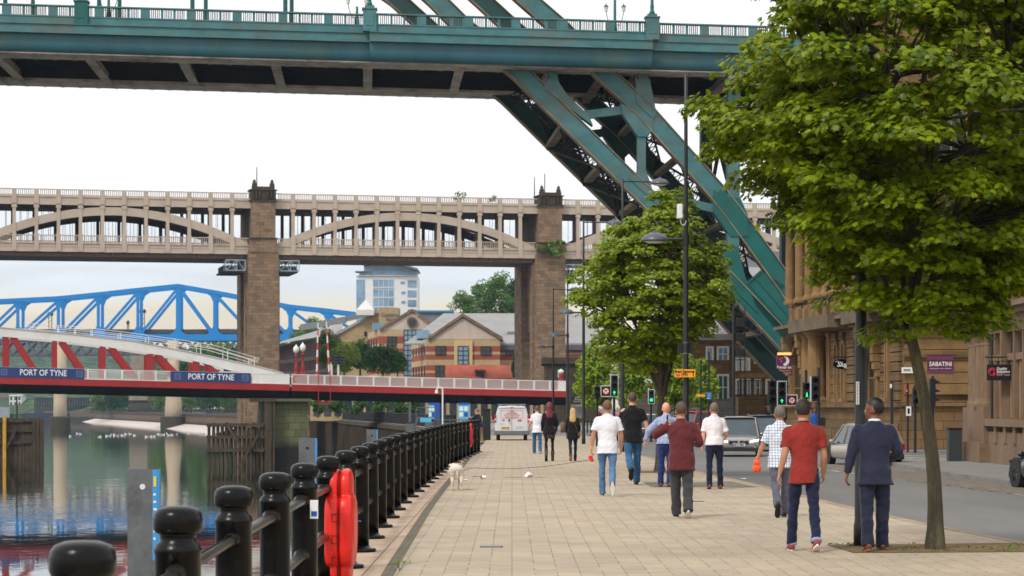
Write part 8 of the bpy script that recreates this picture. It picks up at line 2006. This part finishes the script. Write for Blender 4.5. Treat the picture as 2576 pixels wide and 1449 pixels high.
# 6 bald blue check
human('bald man in blue checked long-sleeved shirt and royal blue trousers behind the maroon sweater',1676,1225,1.80,0,0.012,skin=m_pinkskin,top=c_chk1,topst='shirt_long',bot=c_blue,hair=None,shoe=m_brsh,
      legs=((6,4,0,.03),(2,10,-12,-.02)),arms=(((-.75,-.1,-.8),(-.35,.25,-1)),((.6,.3,-.8),(-.3,.4,1))),hem=.02,fat=1.10,slim=.98,seed=6,group=grp)
# 7 tall black tee
human('very tall man with cropped grey hair in black t-shirt and blue jeans',1591,1219,2.03,0,0.012,skin=m_skin,top=c_black,topst='tee',bot=c_denim2,hair=hair_mid,hairst='stubble',shoe=m_dksh,sole=m_rubber,
      legs=((-26,30,-58,-.03),(5,2,0,.0)),arms=(((-.22,.2,-1),(-.05,.35,-1)),((.34,-.12,-1),(.10,.08,-1))),hem=.12,fat=1.06,sh=1.08,slim=1.05,seed=7,group=grp)
# 8 white tee with leash
LEASH={}
def ex8(r,U,ar,lg,Hp):
    p=ar[0][2]+ar[0][3]*.1; LEASH['hand']=(p,r)
    MB().lathe([(.034,-.012),(.036,0),(.034,.012)],ar[0][2],14).build('wristband',m_orange,r)
    MB().lathe([(.034,-.005),(.036,0),(.034,.005)],ar[0][2]-ar[0][3]*.03,14).build('wristband',m_yel,r)
human('man in white t-shirt and light blue jeans holding a red dog leash handle',1528,1248,1.83,0,0.011,skin=m_skinb,top=c_white,topst='tee',bot=c_denim,hair=hair_brown,hairst='stubble',shoe=m_bluesh,sole=m_trn,
      legs=((5,2,0,.01),(-22,24,-78,-.01)),arms=(((-.26,-.08,-1),(-.12,.06,-1)),((.26,.06,-1),(.02,.22,-1))),hem=.14,fat=1.06,sh=1.16,slim=.92,seed=8,extra=ex8,group=grp)
# 9 blonde
def strap(r,U,ar,lg,Hp,col,left=True,bx=.19,bz=.82):
    a=U((-.10 if left else .10,-.11,1.46)); pts=[U((-.07,-.10,1.47)),U((.03,-.165,1.28)),U((.13,-.165,1.08)),U((.19,-.06,.96))]
    MB().path(pts,.009,6).build('bag_strap',col,r); c=U((.21,-.02,.88)); MB().ell(c,.05,.11,.10,14,10).build('shoulder_bag',col,r,smooth=True)
human('blonde woman with long wavy hair in black jacket with a brown shoulder bag',1441,1160,1.68,0,0.012,female=True,skin=m_skin,top=c_black,topst='coat',bot=c_dkden,hair=hair_blond,hairst='long',shoe=m_dksh,sole=m_tanl,
      legs=((-20,22,-70,.0),(6,4,0,.0)),arms=(((-.22,.1,-1),(.05,.45,-1)),((.22,.1,-1),(-.05,.45,-1))),hem=.16,fat=1.05,slim=.78,seed=9,extra=lambda r,U,ar,lg,Hp: strap(r,U,ar,lg,Hp,m_brsh),group=grp)
# 10 burgundy hair
def ex10(r,U,ar,lg,Hp):
    q=MB(); loft(q,[U((0,-.02,.70))[:]+(.165,.125),U((0,-.01,.80))[:]+(.175,.135),U((0,0,.9))[:]+(.17,.13)],n=20); remesh(q,'skirt',c_grey,r,.012,1,.006)
    q=MB(); loft(q,[U((0,-.02,1.45))[:]+(.13,.11),U((0,-.02,1.50))[:]+(.125,.115),U((0,-.01,1.54))[:]+(.085,.08)],n=18); remesh(q,'scarf',cloth('pink_grey_scarf',(176,146,152)),r,.012,1,.012,(20,20,20),4)
    for (hp,kn,an,fp) in lg:
        b=MB(); loft(b,[(*kn.lerp(an,.45),.058,.062),(*kn.lerp(an,.8),.05,.056),(*an,.05,.06)],n=14); b.build('boot_shaft',cloth('grey_suede',(78,70,68)) if 'grey_suede' not in bpy.data.materials else bpy.data.materials['grey_suede'],r,smooth=True)
    c=U((.20,.02,.98)); MB().ell(c,.05,.10,.09,14,10).build('black_bag',m_blackm,r,smooth=True)
human('woman with long burgundy hair in black cardigan, short grey skirt, leggings and boots',1382,1160,1.86,0,0.012,female=True,skin=m_skin,top=c_black,topst='coat',bot=c_leg,hair=hair_red,hairst='long',shoe=m_dksh,sole=m_rubber,
      legs=((-16,16,-45,.02),(5,3,0,.02)),arms=(((-.22,-.05,-1),(-.04,.15,-1)),((.26,.1,-1),(.0,.5,-.8))),hem=.10,fat=.98,slim=.66,seed=10,extra=ex10,group=grp)
# 11 far white tee
human('man in white t-shirt and blue jeans farthest up the walkway, left of the burgundy-haired woman',1351,1142,1.76,0,0.013,skin=m_pinkskin,top=c_white,topst='tee',bot=c_denim2,hair=hair_brown,hairst='stubble',shoe=m_bluesh,sole=m_trn,
      legs=((6,3,0,.02),(-12,12,-30,.03)),arms=(((-.35,.1,-1),(-.15,.6,-.6)),((.2,.1,-1),(.0,.3,-1))),hem=.14,seed=11,group=grp)
# 12 leaning man with cap
def ex12(r,U,ar,lg,Hp):
    q=MB(); q.ell(Hp((0,-.01,.13)),.087,.105,.075,16,10); q.build('cap',M('pale_cap',(190,196,206),0.8,0,0.05,5,0.1),r,smooth=True)
human('man in navy jacket, pale cap and khaki trousers leaning on the railing end',1207,1117,1.66,R(62),0.013,skin=m_skin,top=cloth('navy_jacket_cloth',(30,32,58)),topst='coat',bot=c_khaki,hair=hair_grey,shoe=m_dksh,
      legs=((4,6,0,.02),(-4,4,0,.02)),arms=(((-.15,.8,-.6),(.2,.8,.2)),((.15,.8,-.6),(-.2,.8,.2))),lean=14,headpitch=-8,hem=.12,fat=1.12,seed=12,group=grp)
# 13,14 small far figures
human('distant person in a dark top at the corner building beyond the walking man signal',2050,1094,1.7,R(180),0.016,skin=m_skind,top=cloth('bright_blue_top',(40,90,180)),topst='tee',bot=c_dkden,hair=hair_black,shoe=m_dksh,seed=13,Y=112,group=grp)
human('distant pedestrian in a red top beyond the traffic light board',1505,1085,1.7,R(200),0.016,skin=m_skin,top=c_redt,topst='tee',bot=c_dkden,hair=hair_dark,shoe=m_dksh,seed=14,Y=152,group=grp)
human('distant pedestrian in pink top beyond the black-shirted man',1553,1085,1.7,R(160),0.016,skin=m_skin,top=cloth('dusty_pink_top',(190,120,130)),topst='tee',bot=c_grey,hair=hair_brown,shoe=m_dksh,seed=15,Y=152,group=grp)
# orange bag held by person 3 is an object of its own
def hand_of(root,sd=0): pass
Yb=PERSON3.location.y; p=Vector(((1904-1288)*Yb/F,Yb+0.02,HC+(HOR-1172)*Yb/F))
r=wroot('plastic_bag',tuple(p-Vector((0,0,.1))),'crumpled orange plastic bag carried by the man in the checked shirt','bag')
q=MB(); P_=p-Vector(r['_w']); MB().path([p+Vector((0,0,.05)),p+Vector((0,0,.15))],.012,8).build('twisted_neck',m_orange,r); q.ell(P_+Vector((0,0,.05)),.055,.05,.055,14,10); q.ell(P_+Vector((0,0,-.04)),.072,.06,.065,14,10); q.ell(P_+Vector((.01,0,.11)),.03,.03,.04,10,8)
remesh(q,'crumpled_film',M('orange_plastic_film',(250,92,40),0.4,0,0.12,12,0.5,0.01),r,.010,1,.014,(24,24,24),3)
# ---------------------------------------------------------------- the white dog, seen from behind
m_fur=M('white_fur',(222,212,200),0.9,0,0.10,12,0.5,0.01,dirt=(190,168,146),dirtamt=0.5)
Yd=DG(1233); Xd=(1148-1288)*Yd/F
dog=empty('dog',(Xd,Yd,0),'white short-haired dog walking away beside the railing, seen from behind','dog',None,R(5),1.0)
q=MB()
loft(q,[(0,-.24,.36,.055,.07),(0,-.20,.385,.135,.135),(0,-.10,.385,.150,.145),(0,.08,.375,.145,.145),(0,.22,.37,.150,.160),(-.01,.33,.38,.125,.14),(-.01,.42,.42,.085,.09),(-.02,.50,.45,.068,.07)],n=20)   # trunk, narrowing belly to deep chest
q.ell((-.02,.56,.47),.075,.09,.07); q.ell((-.02,.65,.44),.04,.07,.035)
for sd in (-1,1):
    q.ell((-.02+sd*.075,.54,.50),.030,.022,.032)
    kx=sd*.085; fw=.03 if sd<0 else -.09
    loft(q,[(sd*.07,-.16,.38,.065,.08),(kx,-.12+fw*.4,.27,.05,.062),(kx,-.20+fw,.175,.028,.034),(kx*.95,-.17+fw,.10,.021,.024),(kx*.95,-.165+fw,.035,.02,.022)],n=12)
    loft(q,[(kx*.95,-.175+fw,.03,.024,.02),(kx*.95,-.13+fw,.022,.027,.02),(kx*.95,-.10+fw,.016,.018,.012)],n=10,k=2)
    ff=-.05 if sd<0 else .08
    loft(q,[(sd*.075,.27,.38,.052,.065),(sd*.08,.27+ff*.4,.25,.034,.04),(sd*.075,.28+ff*.8,.15,.024,.027),(sd*.075,.27+ff,.07,.02,.022),(sd*.075,.27+ff,.03,.02,.022)],n=12)
    loft(q,[(sd*.075,.26+ff,.03,.024,.02),(sd*.075,.31+ff,.02,.026,.018)],n=10,k=2)
remesh(q,'body',m_fur,dog,.0095,3,.003,(20,20,20),2)
q=MB(); loft(q,[(0,-.23,.43,.026,.024),(.0,-.275,.37,.020,.018),(.0,-.285,.29,.014,.013),(.005,-.27,.23,.007,.007)],n=10); remesh(q,'tail',m_fur,dog,.007,1)
MB().lathe([(.078,-.012),(.082,0),(.078,.012)],(0,0,0),18).build('collar',M('collar_red',(190,60,60),0.6,0,0.1,5,0),dog); c=children(dog)[-1]; c.location=(-.012,.43,.425); c.rotation_euler=(R(-42),0,0)
q=MB(); q.tube((-.1,.1,.27),(-.1,.1,.50),.008,.008,6); q.tube((.1,.1,.27),(.1,.1,.50),.008,.008,6); q.tube((-.128,.1,.38),(.0,.1,.51),.008,.008,6)
for s_,xx in ((1,.55),(-1,.55)): pass
e=MB(); e.ell((.02,.63,.485),.009,.007,.009,8,6); e.ell((-.06,.63,.485),.009,.007,.009,8,6); e.build('eyes',m_eyed,dog); MB().ell((-.02,.72,.445),.016,.012,.013,8,6).build('nose',m_blackm,dog)
# leash sagging to the paving and back up to the hand
hd,hr=LEASH['hand']; sc_=hr.scale[0]; hw_=Vector(hr.location)+hd*sc_+Vector((0,0,-.12))
A=Vector((Xd-.05,Yd+.42,.47)); q=MB(); pts=[]
for i in range(25):
    g=i/24; p=A.lerp(hw_,g); p.z-=(.10*math.sin(math.pi*g)+.07*math.exp(-((g-.06)/.05)**2)); pts.append(p)
q.path(pts,.0055,6)
r=wroot('dog_leash',(Xd+1,Yd+3,0),'long thin dark leash stretched from the white dog to the man in the white t-shirt','leash')
q.build('cord',M('leash_grey',(74,74,78),0.7,0,0.1,5,0),r)
q=MB(); p=hw_+Vector((0,0,.10)); q.box(p.x-.05,p.x+.03,p.y-.06,p.y+.06,p.z-.09,p.z-.02); q.box(p.x-.02,p.x+.05,p.y-.06,p.y+.07,p.z-.14,p.z-.08); q.build('handle',m_red,r,bevel=.015)
# ================================================================ vehicles
m_tyre=m_rubber; m_alloy=M('alloy_wheel',(150,152,156),0.35,0.7,0.05,3,0); m_cglass=glassm('car_glass',(58,72,78),0.06,0.3,0.8); m_lamp=emis('headlamp_lit',(255,246,214),2.2); m_tail=M('tail_lamp_red',(190,16,26),0.25,0,0.05,3,0); m_plw=M('plate_white',(222,222,226),0.5,0,0.03,3,0); m_ply=M('plate_yellow',(232,190,40),0.5,0,0.03,3,0); m_trim=M('black_trim',(30,31,33),0.6,0,0.1,5,0.05); m_chrome=M('chrome',(200,202,206),0.2,0.9,0.03,2,0)
def wheels(r,Lw,Wd,rad,ys):
    for y in ys:
        for sx in (-1,1):
            w=empty('wheel_hub'); bpy.data.objects.remove(w)
            x0=sx*Wd/2; x1=sx*(Wd/2-.2); o=MB().tube((x0-sx*.01,y,rad),(x1,y,rad),rad,rad,24).build('wheel',m_tyre,r,smooth=False)
            q=MB(); q.tube((x0-sx*.005,y,rad),(x0-sx*.05,y,rad),rad*.62,rad*.62,20); q.build('rim',m_alloy,o)
            q=MB()
            for k in range(10):
                a=2*math.pi*k/10+.15; q.beam((x0+sx*.0,y+math.cos(a)*rad*.2,rad+math.sin(a)*rad*.2),(x0+sx*.0,y+math.cos(a)*rad*.56,rad+math.sin(a)*rad*.56),.012,.022,(1,0,0))
            q.build('spoke_gaps',m_trim,o)
def car(lab,loc,rz,L,Wd,H,paint,sc=1.0,kind='suv',cat='car',group=None,lights=False,plate=None,detail=True):
    """front is local +Y"""
    r=empty('parked_car' if not lights else 'car',loc,lab,cat,group,rz,sc); r['_c']=1
    hb=H*.53; st=[]
    if kind=='suv': sec=[(-.5,.40,.72,.80),(-.485,.30,.80,.90),(-.40,.24,.86,.97),(-.2,.22,.885,1.0),(.1,.22,.88,1.0),(.25,.23,.86,.99),(.36,.25,.82,.97),(.45,.28,.74,.92),(.485,.32,.64,.84),(.5,.38,.55,.74)]
    else: sec=[(-.5,.36,.60,.72),(-.488,.28,.82,.88),(-.42,.2,.90,.96),(-.2,.18,.88,1.0),(.1,.18,.85,1.0),(.25,.19,.81,.98),(.36,.2,.74,.95),(.45,.22,.64,.88),(.488,.26,.55,.78),(.5,.32,.46,.66)]
    vs=[];n=14
    for f,zb,zt,wf in sec:
        zb*=.95; z1=hb*zt/.86*.98; w=Wd/2*wf; y=f*L; zb=zb*1.0
        ring=[(-w*.85,zb),(-w*.97,zb+.06),(-w,zb+(z1-zb)*.35),(-w,zb+(z1-zb)*.62),(-w*.97,zb+(z1-zb)*.88),(-w*.90,z1),(-w*.5,z1+.035),(w*.5,z1+.035),(w*.90,z1),(w*.97,zb+(z1-zb)*.88),(w,zb+(z1-zb)*.62),(w,zb+(z1-zb)*.35),(w*.97,zb+.06),(w*.85,zb)]
        vs+=[(x,y,z) for x,z in ring]
    N=len(sec); fs=[(i*n+j,i*n+(j+1)%n,(i+1)*n+(j+1)%n,(i+1)*n+j) for i in range(N-1) for j in range(n)]+[tuple(range(n-1,-1,-1)),tuple((N-1)*n+j for j in range(n))]
    b=MB().add(vs,fs).build('body',paint,r,smooth=True)
    md=b.modifiers.new('s','SUBSURF'); md.levels=1; md.render_levels=2
    zb_=hb*.985; zr=H-.02; w0=Wd/2*.90; w1=Wd/2*.70
    yr0,yr1,yf1,yf0=(-.47,-.40,.08,.26) if kind=='suv' else (-.465,-.33,.06,.27)
    yr0*=L;yr1*=L;yf1*=L;yf0*=L
    g=MB(); g.hexa([(-w0,yr0,zb_),(w0,yr0,zb_),(w0*.95,yf0,zb_-.05),(-w0*.95,yf0,zb_-.05),(-w1,yr1,zr-.03),(w1,yr1,zr-.03),(w1,yf1,zr-.03),(-w1,yf1,zr-.03)]); g.build('glasshouse',m_cglass,r,bevel=.03)
    rf=MB(); ys=[yr1-.09,yr1+.1,(yr1+yf1)/2,yf1-.1,yf1+.10]; vs=[]
    for i,y in enumerate(ys):
        k=[.0,.028,.05,.03,.0][i]; vs+=[(-w1*1.04,y,zr-.05),(-w1*.8,y,zr+k*.7),(0,y,zr+k),(w1*.8,y,zr+k*.7),(w1*1.04,y,zr-.05)]
    rf.add(vs,[(i*5+j,i*5+j+1,(i+1)*5+j+1,(i+1)*5+j) for i in range(4) for j in range(4)]); ro=rf.build('roof',paint,r,smooth=True); sm_=ro.modifiers.new('t','SOLIDIFY'); sm_.thickness=.03
    for sx in (-1,1):
        pl=MB(); pl.beam((sx*w0*.96,yf0,zb_-.04),(sx*w1*1.0,yf1,zr-.03),.05,.05); pl.beam((sx*w0*1.0,yr0+.02,zb_),(sx*w1,yr1,zr-.03),.09,.08); pl.beam((sx*w0*1.005,yr0*.62,zb_),(sx*w1*1.0,yr1*.78,zr-.03),.04,.12); pl.beam((sx*w0*1.005,-.02*L,zb_),(sx*w1*1.005,-.04*L,zr-.03),.03,.06); pl.build('pillars',paint,r)
    for sx in (-1,1): MB().ell((sx*(w0+.10),yf0-.22*L*.4,zb_+.06),.10,.06,.07,12,8).build('mirror',paint,r,smooth=True)
    wheels(r,L,Wd,.33 if kind=='suv' else .31,(-.30*L,.31*L))
    for y in (-.30*L,.31*L):
        for sx in (-1,1): MB().tube((sx*(Wd/2-.005),y,.34),(sx*(Wd/2-.24),y,.34),.39,.39,20).build('wheel_arch',m_trim,r)
    yF=.5*L; yR=-.5*L
    MB().box(-Wd*.42,Wd*.42,yF-.10,yF+.03,.22,.36).build('lower_bumper',m_trim,r,bevel=.02); MB().box(-Wd*.43,Wd*.43,yR-.03,yR+.1,.22,.42).build('rear_bumper',m_trim,r,bevel=.02)
    gz=hb*.70
    MB().box(-Wd*.22,Wd*.22,yF-.02,yF+.012,gz-.10,gz+.05).build('grille',m_trim,r,bevel=.01)
    v=MB(); 
    for sx in (-1,1): v.beam((sx*Wd*.15,yF+.03,gz+.055),(sx*Wd*.05,yF+.035,gz-.085),.02,.035,(0,1,0))
    v.tube((0,yF+.02,gz+.0),(0,yF+.035,gz+.0),.055,.055,18); v.build('badge_trim',m_chrome,r)
    for sx in (-1,1):
        q=MB(); q.ext([(sx*Wd*.24,yF-.015,gz-.03),(sx*Wd*.43,yF-.13,gz+.02),(sx*Wd*.45,yF-.17,gz+.12),(sx*Wd*.25,yF-.03,gz+.06)],(0,.035,0)); q.build('headlight',m_lamp if lights else m_chrome,r)
        q=MB(); q.ext([(sx*Wd*.28,yR+.03,gz-.04),(sx*Wd*.47,yR+.12,gz+.0),(sx*Wd*.46,yR+.13,gz+.22),(sx*Wd*.36,yR+.03,gz+.16)],(0,-.06,0)); q.build('tail_light',m_tail,r)
        MB().tube((sx*Wd*.36,yF-.02,.36),(sx*Wd*.36,yF+.015,.36),.05,.05,14).build('fog_lamp',m_chrome,r)
    MB().box(-.26,.26,yF+.03,yF+.045,.42,.53).build('number_plate',m_plw,r)
    if plate: text(plate,'plate_lettering',.10,m_black,r,(0,yF+.05,.475),(R(90),0,R(180)),.002,world=False,bold=.003); MB().box(.215,.255,yF+.0455,yF+.047,.425,.525).build('plate_band',m_dblue,r)
    MB().box(-.26,.26,yR-.045,yR-.03,.46,.57).build('number_plate',m_ply,r)
    if kind=='suv':
        for sx in (-1,1): MB().tube((sx*w1*.9,yr1,zr+.05),(sx*w1*.9,yf1-.1,zr+.05),.018,.018,6).build('roof_rail',m_chrome,r)
    return r
def paint(n,c,metal=.4): return M(n,c,0.28,metal,0.03,1.0,0,coat=0.8)
Yc=88.5
car('grey crossover car with lit headlights driving towards the camera on the road',((1872-1288)*Yc/F,Yc+1.9,-.135),R(180-6),4.37,1.80,1.60,paint('paint_warm_grey',(150,146,142)),0.93,'suv',lights=True,plate='NL15 BSX')
car('dark grey car following behind the grey crossover',((1930-1288)*99/F,101.5,-.135),R(180-3),4.4,1.8,1.62,paint('paint_dark_grey',(70,72,74)),0.93,'suv',lights=True)
car('beige silver hatchback seen from behind beside the kerb, left of the suited man',((2174-1288)*76/F,76.4,-.135),R(12),4.33,1.77,1.50,paint('paint_champagne',(176,166,154),.5),0.88,'hatch')
car('dark car at the right edge, only its wheel and wing in view',(12.40,53.2,-.12),R(8),4.2,1.76,1.46,paint('paint_black',(30,32,34)),0.92,'hatch')
car('red estate car partly hidden behind the maroon sweater and lamp post',((1740-1288)*132/F,134,-.135),R(150),4.3,1.8,1.62,paint('paint_red',(190,38,34),.1),1.0,'suv')
car('dark car left of the red car behind the middle maple trunk',((1640-1288)*128/F,130,-.135),R(75),4.4,1.8,1.52,paint('paint_graphite',(52,58,60)),1.0,'hatch')
car('dark green estate car behind the red one, only its roof in view',((1725-1288)*144/F,146,-.135),R(160),4.5,1.8,1.75,paint('paint_green_black',(40,52,52)),1.0,'suv')
# white van seen from behind
Yv=DG(1108); r=empty('van',(((1287.5)-1288)*Yv/F,Yv,0),'white panel van with red lettering on its rear doors at the walkway end','van'); 
s=1.0; Wv,Hv,Lv=1.74,1.78,4.4
pw=paint('van_white',(214,216,222),0.0)
def vsec(y,z0,z1,wb,wt): return [(-wb,y,z0),(wb,y,z0),(wb,y,z0+.55),(wb*.985,y,z0+.9),(wt,y,z1-.10),(wt*.9,y,z1-.01),(0,y,z1+.02),(-wt*.9,y,z1-.01),(-wt,y,z1-.10),(-wb*.985,y,z0+.9),(-wb,y,z0+.55)]
secs=[vsec(0.02,.42,1.72,.80,.66),vsec(.06,.32,1.77,.865,.72),vsec(.5,.28,Hv,.87,.74),vsec(3.0,.28,Hv,.87,.74),vsec(3.5,.28,1.45,.86,.66),vsec(4.3,.30,1.0,.80,.6)]
n=11; vs=[p for q in secs for p in q]; MB().add(vs,[(i*n+j,i*n+(j+1)%n,(i+1)*n+(j+1)%n,(i+1)*n+j) for i in range(5) for j in range(n)]+[tuple(range(n-1,-1,-1)),tuple(5*n+j for j in range(n))]).build('body',pw,r,smooth=False)
MB().box(-.88,.88,-.06,.25,.30,.50).build('rear_bumper',M('bumper_grey',(104,108,112),0.6,0,0.08,4,0),r,bevel=.03)
MB().box(-.006,.006,-.002,.012,.50,1.66).build('door_gap',m_trim,r); MB().box(-.80,.80,.0,.013,1.66,1.672).build('roof_seam',m_trim,r)
for sx in (-1,1):
    o=MB().box(sx*.855-.045,sx*.855+.045,-.015,.10,.95,1.34).build('tail_light',m_tail,r,bevel=.015); MB().box(sx*.855-.03,sx*.855+.03,-.02,-.014,1.04,1.12).build('reversing_lens',m_wpure,o)
    MB().box(sx*.87-.02 if sx>0 else -.91,sx*.87+.04 if sx>0 else -.85,.6,2.6,.28,.62).build('side_rubbing_strip',bpy.data.materials['bumper_grey'],r)
    MB().tube((sx*.80,.75,.30),(sx*.62,.75,.30),.31,.31,20).build('wheel',m_tyre,r); MB().tube((sx*.80,3.4,.30),(sx*.62,3.4,.30),.31,.31,20).build('wheel',m_tyre,r)
    MB().path([(sx*.70,.25,1.72),(sx*.70,.25,1.90)],.02,6).build('rack_post',m_steel,r)
    MB().box(sx*.98-.06,sx*.98+.06,2.9,3.0,1.05,1.25).build('mirror',m_trim,r)
MB().path([(-.72,.25,1.83),(.72,.25,1.83)],.022,6).build('roof_bar',m_steel,r); MB().path([(-.70,1.8,1.86),(.70,1.8,1.86)],.022,6).build('roof_bar',m_steel,r)
m_rtx=M('red_lettering',(206,60,60),0.6,0,0.03,2,0); m_btx=M('blue_lettering',(90,130,200),0.6,0,0.03,2,0)
mb=MB()
for a,b,c,d in ((-.56,.56,1.56,1.568),(-.56,.56,1.14,1.148),(-.568,-.56,1.14,1.568),(.56,.568,1.14,1.568)): mb.box(a,b,-.004,.006,c,d)
mb.build('sign_border',m_rtx,r)
for k,(tx,z) in enumerate((('Specialists',1.49),('Design & Installation',1.40),('Electrical & Power Services',1.31),('Marine & Caravan Parts',1.21))): text(tx,'lettering',.072,m_rtx,r,(0,-.004,z),(R(90),0,0),.001,world=False,bold=.002)
text('www.marine-electrics.co.uk','lettering',.062,m_btx,r,(0,-.004,.86),(R(90),0,0),.001,sx=1.15,world=False) if False else text('www.            .co.uk','lettering',.075,m_btx,r,(-.3,-.004,.86),(R(90),0,0),.001,world=False)
text('01665 471452','lettering',.06,m_btx,r,(.40,-.004,.70),(R(90),0,0),.001,world=False); text('07850 471452','lettering',.06,m_btx,r,(.40,-.004,.63),(R(90),0,0),.001,world=False)
mb=MB(); mb.box(-.52,-.34,-.004,.004,1.035,1.055); mb.box(-.44,-.42,-.004,.005,.98,1.11); mb.box(.30,.50,-.004,.004,.99,1.07); mb.build('red_logo',m_rtx,r)
MB().box(-.17,-.10,-.03,.01,.97,1.10).build('door_handle',m_trim,r); o=MB().box(-.55,-.12,-.012,.008,.60,.70).build('number_plate',m_ply,r); text('AK58 EYG','plate_lettering',.09,m_black,r,(-.335,-.016,.65),(R(90),0,0),.001,world=False,bold=.002)
MB().box(-.06,.06,-.012,.02,1.70,1.73).build('brake_light',m_tail,r)
for o in bpy.data.objects:
    for k in ('_w','_c','_i','_g'):
        if k in o: del o[k]
